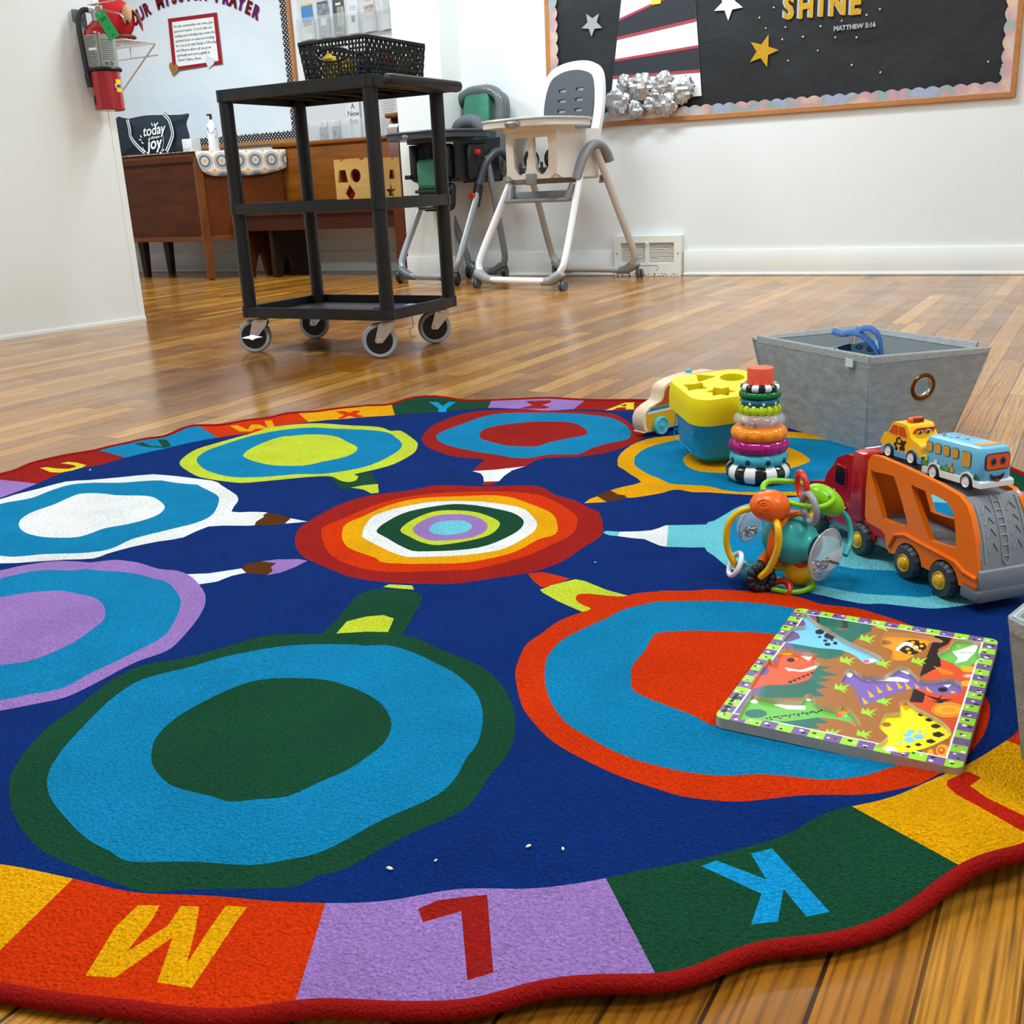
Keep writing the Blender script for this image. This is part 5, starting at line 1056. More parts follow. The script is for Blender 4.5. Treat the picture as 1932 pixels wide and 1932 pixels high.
b = MB(); b.torus(r+.002, .009, (0, 0, .171), n=40, k=8, flat=1, ry=1); b.box((-r-.004, -.012, .171), (.02, .03, .022)); b.build('strap', mat('strap_black', (16, 17, 20), .4), fe)
band_cyl('yellow_sticker', .075, .128, rad(-52), rad(-22), r+.0012, mat('sticker_yellow', (232, 214, 30), .5), 8); band_cyl('sticker_band', .092, .108, rad(-58), rad(-20), r+.0022, mat('paper_white', 0), 8)
b = MB(); text_mb(b, 'ABC', .018, RZ(rad(50))@T(0, -r-.003, .1)@RX(pi/2), ext=.0003, off=.0006); b.build('sticker_lettering', mat('ink_black', 0), fe)
b = MB(); b.box((-r*.94, -.02, .045), (.004, .028, .04)); b.build('green_sticker', mat('sticker_green', (40, 110, 90), .5), fe)
b = MB(); b.cyl((0, 0, .37), (0, 0, .41), .020); b.box((0, 0, .42), (.06, .034, .034), bev=.004); b.cyl((.012, -.018, .415), (.012, -.036, .415), .017, n=20); b.build('valve', CHR, fe)
b = MB(); b.cyl((.012, -.036, .415), (.012, -.038, .415), .014, n=20); b.build('pressure_gauge', mat('gauge', (150, 134, 110), .3), fe)
b = MB(); b.tube([(-.03, -.0, .437), (.02, -.01, .444), (.09, -.02, .455)], .0065, 8, flat=.5); b.build('upper_lever', CHR, fe)
b = MB(); b.tube([(-.02, 0, .425), (.03, -.01, .42), (.10, -.02, .40), (.112, -.02, .385)], .006, 8, flat=.5); b.build('carry_handle', CHR, fe)
b = MB(); b.tube(crom([(-.02, -.0, .415), (-.05, -.005, .418), (-.072, -.008, .395), (-.08, -.008, .35), (-.079, -.01, .28), (-.076, -.012, .20), (-.074, -.014, .15)], 5, False), .011, 12); b.cyl((-.074, -.014, .152), (-.072, -.014, .10), .014, r2=.011); b.build('hose', mat('hose_black', (38, 40, 44), .5), fe)
b = MB(); b.box((-.088, .03, .40), (.03, .01, .05), bev=.003); b.box((-.05, .06, .25), (.012, .05, .36)); b.build('wall_bracket', mat('bracket_grey', (96, 104, 112), .4), fe)
tg = MB(); tg.plate([(-.02, .0), (.02, .0), (.024, -.012), (.024, -.118), (-.024, -.118), (-.024, -.012)], [circ(.004, 10, 0, -.008)], 0, .0008, M=T(.012, -.075, .40)@RZ(rad(12))@RX(pi/2+.12)@RZ(rad(29))); t_ = tg.build('inspection_tag', mat('tag_green', (34, 160, 84), .6), fe)
b = MB(); [b.box((x, y, .0012), (.03, .003, .0005), M=T(.012, -.0765, .40)@RZ(rad(12))@RX(pi/2+.12)@RZ(rad(29))) for x, y in ()]
TM = T(.012, -.0765, .40)@RZ(rad(12))@RX(pi/2+.12)@RZ(rad(29)); b = MB()
for y, w in ((-.03, .03), (-.037, .024), (-.075, .01), (-.105, .016)):
    b.add([TM@V(v) for v in ((-w/2, y, .001), (w/2, y, .001), (w/2, y+.003, .001), (-w/2, y+.003, .001))], [(0, 1, 2, 3)])
b.build('tag_print', mat('tag_ink', (14, 70, 50), .6), t_)
# ------------------------------------------------------------------ wire shelf and plush toy behind the partition end
struct(wall_box('wall_left_return', 0, 5.8, -.5, -.141, 0, CEIL, WALLW))
b = MB(); b.box((-4.72, 3.99, CEIL/2), (.38, .38, CEIL)); struct(b.build('wall_left_nib', WALLW))
ws = thing('wire_shelf', 'small white wire shelf with a diagonal brace beside the fire extinguisher', 'shelf')
WM_ = mat('wire_white', (206, 202, 198), .4); b = MB(); xa, xb, ya, yb_, zs_ = -4.525, -4.157, 3.97, 4.17, 1.30
for y in (ya, yb_): b.tube([(xa, y, zs_), (xb, y, zs_)], .0035, 6)
for i in range(9): y = ya+(yb_-ya)*i/8; b.tube([(xa, y, zs_+.004), (xb, y, zs_+.004)], .0018, 5)
for x in (xa+.01, xb, (xa+xb)/2): b.tube([(x, ya, zs_), (x, yb_, zs_)], .0035, 6)
b.build('wire_deck', WM_, ws)
b = MB(); b.tube([(xa, yb_, zs_-.055), (xb+.012, yb_, zs_-.055)], .004, 6); b.tube([(-4.33, yb_, zs_), (-4.33, yb_, zs_-.055)], .004, 6); b.build('front_rail', WM_, ws)
b = MB(); b.tube([(xb, yb_, zs_-.003), (xa, yb_, zs_-.27)], .0065, 6, flat=.5); b.build('brace', WM_, ws)
pt = thing('plush_toy', 'round red plush toy with a tan face patch and gold crown on the wire shelf', 'plush toy', (-4.285, 4.06, 1.306), rad(35))
FR = mat('plush_red', (186, 22, 28), .85, bump=.3, bscale=120); FT = mat('plush_tan', (204, 160, 126), .85, bump=.3, bscale=120); FB = mat('plush_brown', (122, 56, 40), .85)
b = MB(); b.ball((-.015, 0, .102), (.105, .085, .102), w=lambda d: 1+.05*noise.noise(d*2)); b.build('body', FR, pt)
b = MB(); b.ball((.048, -.060, .125), (.024, .026, .045), M=RY(.15)); b.build('face_patch', FT, pt); b = MB(); b.ball((.068, -.078, .078), (.008, .006, .012)); b.build('eye', mat('bead_black', (12, 10, 10), .1), pt)
b = MB(); b.tube([(.085, -.01, .14), (.108, -.01, .115), (.118, -.01, .07), (.122, -.01, .045)], [.01, .022, .016, .003], 8, flat=.5); b.build('ear', FB, pt)
b = MB(); b.ball((.02, -.02, .018), (.07, .06, .018)); b.build('belly', FB, pt)
b = MB(); b.plate([(-.06, .0), (.05, 0), (.065, .07), (.03, .04), (.005, .08), (-.02, .04), (-.06, .07)], [], -.01, .01, M=T(-.03, 0, .185)@RX(pi/2)); b.build('crown', mat('crown_gold', (220, 160, 40), .5), pt, bevel=.003)
# ------------------------------------------------------------------ fabric bins
LINEN = mat('linen_grey', (158, 163, 165), .9, spec=.15, var=.16, vscale=34, bump=.35, bscale=240, stretch=(1, 1, 2.2)); LIN2 = mat('linen_lining', (136, 142, 145), .85, spec=.2, bump=.1, bscale=12); HEM = mat('linen_hem', (176, 181, 183), .85, var=.08, vscale=60, bump=.3, bscale=240)
GROM = mat('grommet_bronze', (112, 76, 40), .28, metal=.8); GRI = mat('grommet_steel', (220, 222, 224), .2, metal=.9)
def fabric_bin(name, lab, rim, base, z, grom=(), tagp=None):
    """rim/base: four corners N,R,F,L in plan, z = rim height"""
    root = thing(name, lab, 'storage bin'); cen = sum((V(p) for p in rim), V((0, 0)))/4
    for i in range(4):
        j = (i+1) % 4; a, b_, c, d = [V((base[i][0], base[i][1], .004)), V((base[j][0], base[j][1], .004)), V((rim[j][0], rim[j][1], z)), V((rim[i][0], rim[i][1], z))]
        M = frameM(a, b_-a, d-a); Mi = M.inverted(); q = [tuple((Mi@p)[:2]) for p in (a, b_, c, d)]
        hs = []
        if i in grom:
            u, v = grom[i]; cx = q[3][0]*(1-u)+q[2][0]*u; cy = v*q[2][1]; hs = [circ(.0195, 24, cx, cy)]
        b = MB(); b.plate(q, hs, -.002, .0018, mi=0, M=M)   # outward is -z or +z
        nrm = (M.to_3x3()@V((0, 0, 1))); out = nrm.dot(V((a.x-cen.x, a.y-cen.y, 0))) > 0; so = 1 if out else -1
        b2 = MB(); b2.plate([(x+(.003 if k in (0, 3) else -.003), y) for k, (x, y) in enumerate(q)], hs, -.0008, .0008, M=M@T(0, 0, -so*.0045)); 
        b.build('fabric_side', LINEN, root); b2.build('lining', LIN2, root)
        h = MB(); w = .016; k = w/q[3][1]; 
        h.plate([(q[3][0]*(1-k)+q[0][0]*k, q[3][1]-w), (q[2][0]*(1-k)+q[1][0]*k, q[3][1]-w), q[2], q[3]], [], -.0045, .0045, M=M@T(0, 0, -so*.002)); h.build('hem', HEM, root, bevel=.0015)
        s = MB(); e0, e1 = V((q[1][0], q[1][1], so*.0022)), V((q[2][0], q[2][1]-.02, so*.0022))
        for t in range(0, 46):
            p = e0.lerp(e1, (t+.2)/46); p2 = e0.lerp(e1, (t+.75)/46); s.tube([M@(p+V((-.004, 0, 0))), M@(p2+V((-.004, 0, 0)))], .0006, 4)
        s.build('seam_stitching', mat('stitch', (96, 104, 108), .8), root)
        if hs:
            g = MB(); g.torus(.0235, .0042, (cx, cy, so*.0018), n=36, k=8, M=M, flat=.8); gr = g.build('grommet', GROM, root)
            g = MB(); g.torus(.0185, .0016, (cx, cy, -so*.001), n=36, k=6, M=M, flat=2.6); g.build('grommet_sleeve', GRI, gr)
    b = MB(); b.plate(base, [], 0, .004); b.build('base', LIN2, root)
    return root
zr = .205; q = [onz(x, y, zr) for x, y in ((1641, 673), (1846, 646), (1613, 613), (1429, 633))]; rim = [(p.x, p.y) for p in q]
nb = onz(1635, 857, .004); rb = onz(1788, 838, .004); lb = V((nb.x-.24, nb.y+.198, 0)); base = [(nb.x, nb.y), (rb.x, rb.y), (rb.x+lb.x-nb.x, rb.y+lb.y-nb.y), (lb.x, lb.y)]
binr = fabric_bin('fabric_bin', 'tapered grey linen storage bin with a bronze grommet, behind the toys', rim, base, zr, {0: (.47, .66), 2: (.45, .66)})
# white tag on the left face
P = onv(1605, 684, rim[0], math.atan2(rim[3][1]-rim[0][1], rim[3][0]-rim[0][0])); u = (V(rim[3])-V(rim[0])).normalized(); c = V(rim[0])+u*P[0]; nn = V((-u.y, u.x)); nn = nn if nn.dot(-c) > 0 else -nn
b = MB(); b.box((c.x+nn.x*.0035, c.y+nn.y*.0035, P[1]), (.021, .0015, .016), math.atan2(u.y, u.x)); b.build('maker_tag', mat('tag_white', (214, 220, 222), .6), binr)
A_ = V((-.021, .966)); d1 = V((.29, .957)); d2 = V((.737, -.675)); rim2 = [A_+d2*.26, A_+d2*.26+d1*.30, A_+d1*.30, A_]; rim2 = [tuple(v) for v in rim2]
B_ = V((.004, .985)); base2 = [tuple(v) for v in (B_+d2*.22, B_+d2*.22+d1*.25, B_+d1*.25, B_)]
b2r = fabric_bin('fabric_bin', 'pale grey fabric bin cut by the right edge, beside the puzzle', [p for p in rim2], base2, .160)
for c_ in b2r.children:
    if c_.name.startswith('base'): c_.location.z = .008
# cloth gift bag inside the grey bin
tb = thing('cloth_bag', 'light blue cloth bag with navy handles inside the grey bin', 'bag'); YB2 = 2.28
def wp(pts, Y): return [ony(x, y, Y) for x, y in pts]
LB = mat('bag_blue', (132, 196, 226), .7, bump=.3, bscale=40); NB = mat('bag_navy', (24, 54, 104), .7); HB_ = mat('bag_handle', (52, 104, 172), .55, bump=.4, bscale=60)
q = wp([(1553, 658), (1590, 651), (1606, 648), (1650, 640), (1656, 690), (1553, 690)], YB2); b = MB()
b.v = q+[p+V((.0, .10, -.02)) for p in q]; n_ = 6; b.f = [list(range(n_))[::-1], [n_+i for i in range(n_)]]+[[i, (i+1) % n_, n_+(i+1) % n_, n_+i] for i in range(n_)]; b.m = [0]*len(b.f); b.build('bag_body', LB, tb, smooth=0, bevel=.004)
q = wp([(1568, 659), (1588, 652), (1606, 648), (1604, 668), (1600, 680), (1565, 680)], YB2-.003); b = MB(); b.add(q, [range(6)]); b.build('navy_patch', NB, tb)
for x, y in ((1579, 659), (1571, 661)): p = ony(x, y, YB2-.006); b = MB(); b.ball(p, (.0025, .001, .0025), n=8, k=5); b.build('white_dot', mat('paper_white', 0), tb)
for x, y in ((1621, 655), (1642, 659)): p = ony(x, y, YB2-.005); b = MB(); b.tube([p+V((.007*cos(t), 0, .004*sin(t))) for t in [2*pi*i/12 for i in range(12)]], .0012, 4, closed=True); [b.tube([p+V((k, 0, -.003)), p+V((k, 0, .003))], .0008, 4) for k in (-.004, 0, .004)]; b.build('fish_print', NB, tb)
for pts, Y in (([(1570, 624), (1590, 630), (1610, 626), (1633, 619), (1650, 624), (1659, 637), (1662, 655), (1664, 672)], YB2-.012), ([(1596, 628), (1612, 627), (1628, 634), (1640, 644), (1650, 656), (1658, 672)], YB2-.02)):
    r_ = wp(crom(pts, 4, False), Y); b = MB()
    for i in range(len(r_)-1):
        t = (r_[i+1]-r_[i]).normalized(); w = V((t.z*-.3, .75, .55*abs(t.x)+.1))*.0085
        b.add([r_[i]-w, r_[i+1]-w, r_[i+1]+w, r_[i]+w], [(0, 1, 2, 3)])
    b.build('bag_handle', HB_, tb, thick=.0012)
# ------------------------------------------------------------------ shape sorter bucket
YEL = mat('lid_yellow', (246, 224, 22), .5, spec=.3); TEA = mat('bucket_blue', (28, 160, 206), .45, spec=.35, bump=.04, bscale=80)
bc = thing('shape_sorter_bucket', 'blue plastic bucket with a yellow shape-sorting lid, beside the ring stack', 'shape sorter')
_pv = V((-.574, 1.902, .0115)); _vd = V((_pv.x, _pv.y, 0)).normalized(); _rt = V((_vd.y, -_vd.x, 0))
bc.matrix_basis = Matrix.Translation(_pv)@Matrix.Rotation(rad(7.5), 4, _rt)@Matrix.Translation(_vd*.088)@RZ(rad(40))@Matrix.Scale(1.08, 4)
def rr_ring(a, r, n=6): return rrect(a, a, r, n)
b = MB(); P_r = [(.100, .030, .0), (.118, .034, .004), (.128, .036, .02), (.143, .036, .085), (.146, .036, .096), (.140, .033, .096), (.125, .03, .012), (.0, 0, .012)]; vs = []; k = 28
for a, r, z in P_r:
    if a < .01: vs += [(0, 0, z)]*k
    else: vs += [(x, y, z) for x, y in rrect(a, a, r, 6)]
b.add(vs, [[i*k+j, i*k+(j+1) % k, (i+1)*k+(j+1) % k, (i+1)*k+j] for i in range(len(P_r)-1) for j in range(k)]+[list(range(k))[::-1]]); b.build('bucket_body', TEA, bc, smooth=50)
# embossed panel on the left-front face (local -x)
for rz_, nm in ((pi, 0),):
    MP = RZ(pi)@T(.0665, 0, .05)@RY(rad(90-6.0))@RZ(pi/2)
    b = MB(); b.tube([MP@V((x, y, .0009)) for x, y in rrect(.098, .058, .012, 5)], .0009, 5, closed=True); b.build('panel_outline', TEA, bc)
    b = MB(); random.seed(4)
    for i in range(9):
        for j in range(3):
            x, y = -.038+.0095*i, -.012+.012*j
            if random.random() < .6: b.torus(.0027, .0006, (0, 0, 0), n=10, k=4, M=MP@T(x, y, .0012))
            else: b.tube([MP@V((x-.002, y, .0012)), MP@V((x+.002, y, .0012))], .0006, 4)
    o = b.build('embossed_pattern', TEA, bc); o['kind'] = 'stuff'
def rot(p, a, cx, cy): return [(cx+x*cos(a)-y*sin(a), cy+x*sin(a)+y*cos(a)) for x, y in p]
hs = [rot(rrect(.030, .046, .004, 3), 0, .040, -.028) if 0 else rot(rrect(.044, .026, .004, 3), rad(5), .038, -.034), rot(circ(.0215, 24), 0, .038, .016), rot(crom(star(.021, .011, 5), 2), .3, -.004, -.012) if 0 else rot(star(.024, .0135, 4, .4), .2, -.012, -.040),
      rot(star(.024, .0135, 6), .1, -.044, -.008) if 0 else rot(star(.0225, .0125, 6), .1, -.045, .0), rot([(-.018, -.016), (.02, -.012), (.0, .02)], .2, .008, .045)]
# order: rectangle, circle on the far side, star and plus nearest, triangle left
hs = [rot(rrect(.046, .026, .004, 3), rad(90), .046, -.032), rot(circ(.0225, 24), 0, .036, .028), rot(star(.0275, .0165, 6), .1, -.014, -.038), rot(star(.026, .015, 4, .4), .3, -.045, .006), rot([(-.024, -.016), (.024, -.012), (.002, .022)], .3, -.012, .050)]
b = MB(); b.plate(rrect(.150, .150, .034, 6), hs, .102, .128); lid = b
lo = [(.158, .036, .080), (.158, .036, .104), (.156, .036, .118), (.150, .034, .128)]; vs = []
for a, r, z in lo: vs += [(x, y, z) for x, y in rrect(a, a, r, 6)]
vs += [(x, y, .080) for x, y in rrect(.152, .152, .034, 6)]+[(x, y, .104) for x, y in rrect(.150, .150, .034, 6)]; 
order = [5, 4, 0, 1, 2, 3]
lid.add(vs, [[order[i]*k+j, order[i]*k+(j+1) % k, order[i+1]*k+(j+1) % k, order[i+1]*k+j] for i in range(5) for j in range(k)]); lid.build('lid', YEL, bc, smooth=45, bevel=.0015)
# ------------------------------------------------------------------ wooden car
CA = rad(65); CO = onz(1243, 819, .011); cr_ = thing('wooden_car', 'wooden toy car with yellow side and blue wheels behind the bucket', 'toy car', (CO.x, CO.y, .011), CA)
Zc = lambda pts: [(1180+a/6.0375, 680+b_/6.0375) for a, b_ in pts]
def cpl(pts): return [(s, z-.011) for s, z in [onv(x, y, CO, CA) for x, y in Zc(pts)]]
outl = cpl([(235, 810), (205, 745), (205, 660), (235, 585), (310, 515), (385, 465), (412, 400), (430, 320), (500, 250), (640, 190), (760, 152), (900, 132)])
sx = [p[0] for p in outl]; zt = outl[-1][1]
outl = outl+[(outl[-1][0]+.035, zt-.001), (outl[-1][0]+.075, zt-.014), (outl[-1][0]+.10, zt-.04), (outl[-1][0]+.115, .06), (outl[-1][0]+.12, .03), (outl[-1][0]+.115, .012), (outl[0][0]+.02, .010)]
outl = [(x, max(z, .008)) for x, z in outl]; osm = crom(outl, 3)
WD = mat('birch', (214, 190, 160), .5, var=.08, vscale=10, stretch=(1, 1, 8)); WD2 = mat('birch_edge', (240, 222, 188), .5)
SM = RX(pi/2)       # profile plane x,z ; local -y faces the viewer side
b = MB(); b.plate(osm, [], -.0, .034, mi=1, ms=0, M=SM@T(0, 0, -.034)); b.build('plywood_body', [WD, WD2], cr_, smooth=50, bevel=.0015)
cx = sum(p[0] for p in outl)/len(outl); cz = sum(p[1] for p in outl)/len(outl)
def inset(P, f): return [(cx+(x-cx)*f, cz+(z-cz)*f) for x, z in P]
I = inset(outl, .93)
body = [p for p in inset(osm, .94) if p[1] < .058]; zx = [p[0] for p in body]
def half(lo_, hi_, f): return [(x, min(max(z, lo_), hi_)) for x, z in inset(osm, f)]
for nm, lo_, hi_, c in (('yellow_side', 0, .050, (226, 172, 22)), ('white_stripe', .050, .055, (220, 226, 230)), ('teal_stripe', .055, .062, (50, 136, 158)), ('orange_window', .064, .2, (190, 90, 14))):
    P = half(lo_, hi_, .93 if nm != 'orange_window' else .90); b = MB(); b.plate(P, [], 0, .0012, M=SM); b.build(nm, mat('car_'+nm, c, .35), cr_, smooth=0)
for xw in (0.0, max(sx)+.07):
    b = MB(); b.lathe([(0, 0), (.0185, 0), (.0205, .002), (.0205, .009), (.0185, .011), (.0165, .0105), (.0155, .009), (.007, .009), (.006, .0105), (0, .0105)], 28, 0, T(xw, -.0014, .0205)@RX(pi/2)); w_ = b.build('wheel', mat('car_wheel_blue', (72, 186, 212), .4), cr_)
    b = MB(); b.ball((xw, -.012, .0205), (.003, .002, .003), n=10, k=6); b.build('axle_cap', mat('car_wheel_blue', 0), w_)
px_ = cpl([(785, 140)])[0]; b = MB(); b.cyl((px_[0], .017, px_[1]-.012), (px_[0], .017, px_[1]+.006), .007, n=18); b.build('roof_peg', mat('car_peg', (86, 176, 214), .4), cr_, bevel=.001)
# ------------------------------------------------------------------ ring stacker
RS = V((-.483, 1.848, .010)); BW = mat('ring_white', (238, 240, 238), .2, coat=.5); BB = mat('ring_black', (14, 15, 18), .2, coat=.5)
def ring(name, lab, R, r, z, flat, mats, colr=None, wob=None, k=14, n=72, **kw):
    t = thing(name, lab, 'toy ring', (RS.x, RS.y, RS.z+z), rad(-70), 'rings of the stacking toy')
    b = MB(); b.torus(R, r, n=n, k=k, flat=flat, colr=colr, wob=wob); b.build('ring_body', mats, t, smooth=60); return t
stripes = lambda m: (lambda i, j: (i//(72//m)) % 2)
ring('stacking_ring', 'widest black and white striped ring at the bottom of the stack', .0415, .0175, .018, 1.0, [BB, BW], stripes(18) if 0 else (lambda i, j: (i//3) % 2 if 0 else (i//4) % 2))
t = ring('stacking_ring', 'fat turquoise ring with dark dots, second from the bottom', .0375, .0155, .0435, .95, [pl('ring_teal', (62, 172, 192))])
for i in range(9):
    a = 2*pi*i/9+.25; b = MB(); b.ball((0, 0, 0), (.0012, .0052, .0056), n=12, k=6, M=RZ(a)@T(.0375+.0152, 0, -.001)); b.build('dark_dot', mat('dot_navy', (22, 50, 66), .3), t)
ring('stacking_ring', 'glossy magenta ribbed ring, third from the bottom', .0385, .0150, .067, .92, [pl('ring_magenta', (166, 18, 112), .12)], wob=lambda t, a: 1+.10*max(0, cos(16*t))**10, n=144)
ring('stacking_ring', 'orange dimpled ring in the middle of the stack', .0365, .0145, .0895, .95, [pl('ring_orange', (250, 140, 22), .25)], wob=lambda t, a: 1-.12*max(0, cos(12*t+(pi if sin(a) > .1 else 0)))**3*max(0, cos(a*2.0-(.9 if sin(a) > .1 else -.9)))**2 if cos(a) > -.2 else 1, n=144, k=24)
CL = mat('clear_plastic', (232, 238, 240), .05, alpha=.30, spec=.9, coat=1)
t = ring('stacking_ring', 'clear rattle ring with coloured beads, above the orange ring', .0335, .0135, .1145, .85, [CL], n=64)
for i, (c, a) in enumerate([((90, 50, 130), -.3), ((240, 110, 90), .9), ((120, 220, 200), 2.6), ((240, 110, 90), 1.5), ((60, 180, 190), 3.4), ((240, 110, 90), -1.1), ((250, 210, 60), 4.4)]):
    b = MB(); b.box((.034*cos(a), .034*sin(a), -.007), (.006, .006, .005), a, bev=.001); b.build('rattle_bead', mat('bead%d' % (i % 5), c, .3), t)
ring('stacking_ring', 'lime ring of chunky beads above the clear ring', .0285, .0082, .1335, 1.1, [pl('ring_lime', (196, 212, 20))], wob=lambda t, a: 1+.28*(1 if cos(16*t) > .1 else -.35), n=160)
t = ring('stacking_ring', 'dark teal ring with white dots near the top of the stack', .0285, .0075, .1475, .95, [pl('ring_petrol', (14, 100, 126))])
for i in range(9):
    a = 2*pi*i/9+.1; b = MB(); b.ball((0, 0, 0), (.001, .0026, .0028), n=10, k=5, M=RZ(a)@T(.0285+.0073, 0, -.001)); b.build('white_dot', BW, t)
ring('stacking_ring', 'dark green ribbed ring, second from the top', .0290, .0078, .1605, .9, [pl('ring_green', (14, 112, 48), .2)], wob=lambda t, a: 1+.14*max(0, cos(24*t))**6, n=192)
ring('stacking_ring', 'small black and white striped ring at the top of the stack', .0285, .0072, .1735, .95, [BB, BW], (lambda i, j: (i//4) % 2))
st = thing('stacking_post', 'coral red cap and post through the ring stack', 'toy post', RS)
b = MB(); b.lathe([(0, .0), (.021, .0), (.021, .165), (.0228, .1705), (.0235, .178), (.0238, .204), (.0225, .208), (0, .2085)], 36); b.build('coral_post', mat('coral', (246, 92, 62), .45), st)
# ------------------------------------------------------------------ activity ball
BO = V((-.300, 1.352, 0)); vd = V((BO.x, BO.y, 0)).normalized(); br_ = V((vd.y, -vd.x, 0)); BAng = math.atan2(br_.y, br_.x)
def bp(a, b_, d=0):
    x, y = 1350+a/7.156, 880+b_/7.156; O = BO+vd*d; s, z = onv(x, y, O, BAng); return O+br_*s+V((0, 0, z))
ab = thing('activity_ball', 'colourful baby activity ball of loops, rattles and wheels in front of the truck', 'activity toy'); U1 = .000102
TQ = pl('act_teal', (52, 168, 164), .35); OR = pl('act_orange', (240, 104, 14), .35); YE = pl('act_yellow', (236, 184, 6), .35); LG = pl('act_lime', (132, 198, 14), .35); RE = pl('act_red', (214, 40, 18), .3); GY = pl('act_grey', (146, 152, 158), .35); LIL = pl('act_lilac', (226, 228, 246), .3)
def tb_(name, pts, r, m, ds=0, closed=False, parent=None):
    P = [bp(*(p if len(p) == 3 else (p[0], p[1], ds))) for p in pts]; b = MB(); b.tube([V(q) for q in crom(P, 6, closed)], r, 10, closed=closed); return b.build(name, m, parent or ab)
ctr = bp(1010, 985, 0); ax = (bp(1480, 1190, -.035)-bp(450, 825, .035)).normalized()
MA = Matrix.Translation(ctr)@ax.to_track_quat('Z', 'Y').to_matrix().to_4x4()
b = MB(); b.lathe([(0, -.036), (.02, -.034), (.030, -.022), (.0345, 0), (.0325, .014), (.026, .026), (.0205, .031), (.0195, .038), (.017, .040), (.016, .036), (.0, .034)], 36, 0, MA); b.build('centre_ball', TQ, ab)
b = MB(); b.lathe([(.0, .0365), (.0155, .0365), (.0155, .0375), (0, .0378)], 24, 0, MA); [b.box((0, 0, 0), (.003, .003, .003), M=None) for _ in ()]; b.build('ratchet_face', mat('act_dark', (40, 74, 72), .4), ab)
b = MB(); b.torus(.036, .0048, n=44, k=8, M=MA@T(0, 0, -.004), flat=1.5); b.build('orange_band', OR, ab)
def rattle(name, c, axis, r, th, seed):
    M = Matrix.Translation(c)@axis.to_track_quat('Z', 'Y').to_matrix().to_4x4(); b = MB()
    b.lathe([(0, -th), (r*.5, -th*.86), (r*.8, -th*.5), (r*.97, -th*.16), (r, -.0015), (r*1.06, -.001), (r*1.06, .001), (r, .0015), (r*.97, th*.16), (r*.8, th*.5), (r*.5, th*.86), (0, th)], 36, 0, M); o = b.build(name, CL, ab)
    b = MB(); b.torus(r*1.03, .0012, n=40, k=6, M=M); b.build('rattle_seam', mat('clear_seam', (170, 174, 176), .15), o)
    random.seed(seed); b = MB()
    for i in range(70):
        a = random.uniform(0, 2*pi); rr = r*.72*random.random()**.5; p = M@V((rr*cos(a), rr*sin(a), random.uniform(-.5, .5)*th*.6)); p.z = min(p.z, c.z-abs(random.gauss(0, r*.25))-r*.15)
        if (p-c).length > r*.8: continue
        b.box(p, (.0028, .0028, .0012), random.random()*3, mi=i % 3)
    f = b.build('rattle_flakes', [mat('ink_black', 0), mat('paper_white', 0), mat('flake_maroon', (90, 24, 50), .4)], o); f['kind'] = 'stuff'
    return o, M
rattle('clear_rattle', bp(455, 800, .030), ax, .0225, .016, 3); o_, M_ = rattle('clear_rattle', bp(1478, 1192, -.028), ax, .0345, .013, 8)
b = MB(); vs = []; n_ = 8
for i in range(n_+1):
    for j in range(n_+1):
        x, y = -.009+.026*i/n_, -.012+.036*j/n_; rr = math.hypot(x, y)/.0345; x2, y2 = x*cos(.5)-y*sin(.5), x*sin(.5)+y*cos(.5); vs.append((x2, y2, .0137*(1-min(1, rr)**2)**.5+.0006))
b.add(vs, [[i*(n_+1)+j, (i+1)*(n_+1)+j, (i+1)*(n_+1)+j+1, i*(n_+1)+j+1] for i in range(n_) for j in range(n_)], M=M_@RZ(-2.0)); b.build('paper_sticker', mat('sticker_white', (226, 230, 232), .5), o_, smooth=80)
b = MB(); text_mb(b, 'INFANTINO', .0055, M_@RZ(-2.0)@T(.006, .004, .0145)@RZ(pi/2), ext=.0002); b.build('sticker_lettering', mat('ink_black', 0), o_)
kc = bp(735, 528, -.012); b = MB(); b.ball(kc, (.0272, .024, .0215), n=30, k=18); kn = b.build('orange_knob', OR, ab)
b = MB(); KM = Matrix.Translation(kc)
def kpt(x, z): rr = (x/.0272)**2+(z/.0215)**2; y = .024*(max(0, 1-rr))**.5+.0003; return kc+br_*x*1.0+V((0, 0, z))-vd*y
b.tube([kpt(-.006+r*cos(t), .006+r*.75*sin(t)) for t, r in [(i*.35, .0015+.0105*i/52) for i in range(53)]], .0007, 5, caps=True); b.build('spiral_relief', OR, kn)
tb_('yellow_loop', [(480, 570, -.01), (330, 610, -.012), (190, 750, -.014), (145, 950, -.015), (170, 1130, -.015), (250, 1300, -.016), (330, 1400, -.01)], .0045, YE)
tb_('yellow_loop', [(800, 700, -.02), (845, 830, -.042), (850, 1050, -.046), (800, 1230, -.044), (710, 1400, -.04), (600, 1495, -.036)], .0048, YE)
tb_('green_loop', [(650, 340, -.01), (645, 260, .0), (720, 205, .01), (860, 195, .015), (1000, 205, .018), (1140, 230, .02), (1250, 270, .02)], .0040, LG)
tb_('green_loop', [(980, 480, -.012), (1120, 520, -.018), (1240, 540, -.02), (1400, 550, -.018), (1530, 510, -.01), (1590, 440, .0), (1540, 390, .004)], .0037, LG)
gc = bp(1450, 430, .018); d_ = (bp(1620, 560, .018)-bp(1230, 280, .018)).normalized(); MG = Matrix.Translation(gc)@d_.to_track_quat('X', 'Z').to_matrix().to_4x4(); b = MB(); b.ball((0, 0, 0), (.029, .02, .0175), n=28, k=18, M=MG, w=lambda d: 1+.12*d.x); b.build('green_pod', LG, ab)
b = MB(); b.cyl(bp(1215, 300, .02), bp(1250, 330, .02), .006); b.build('red_neck', RE, ab)
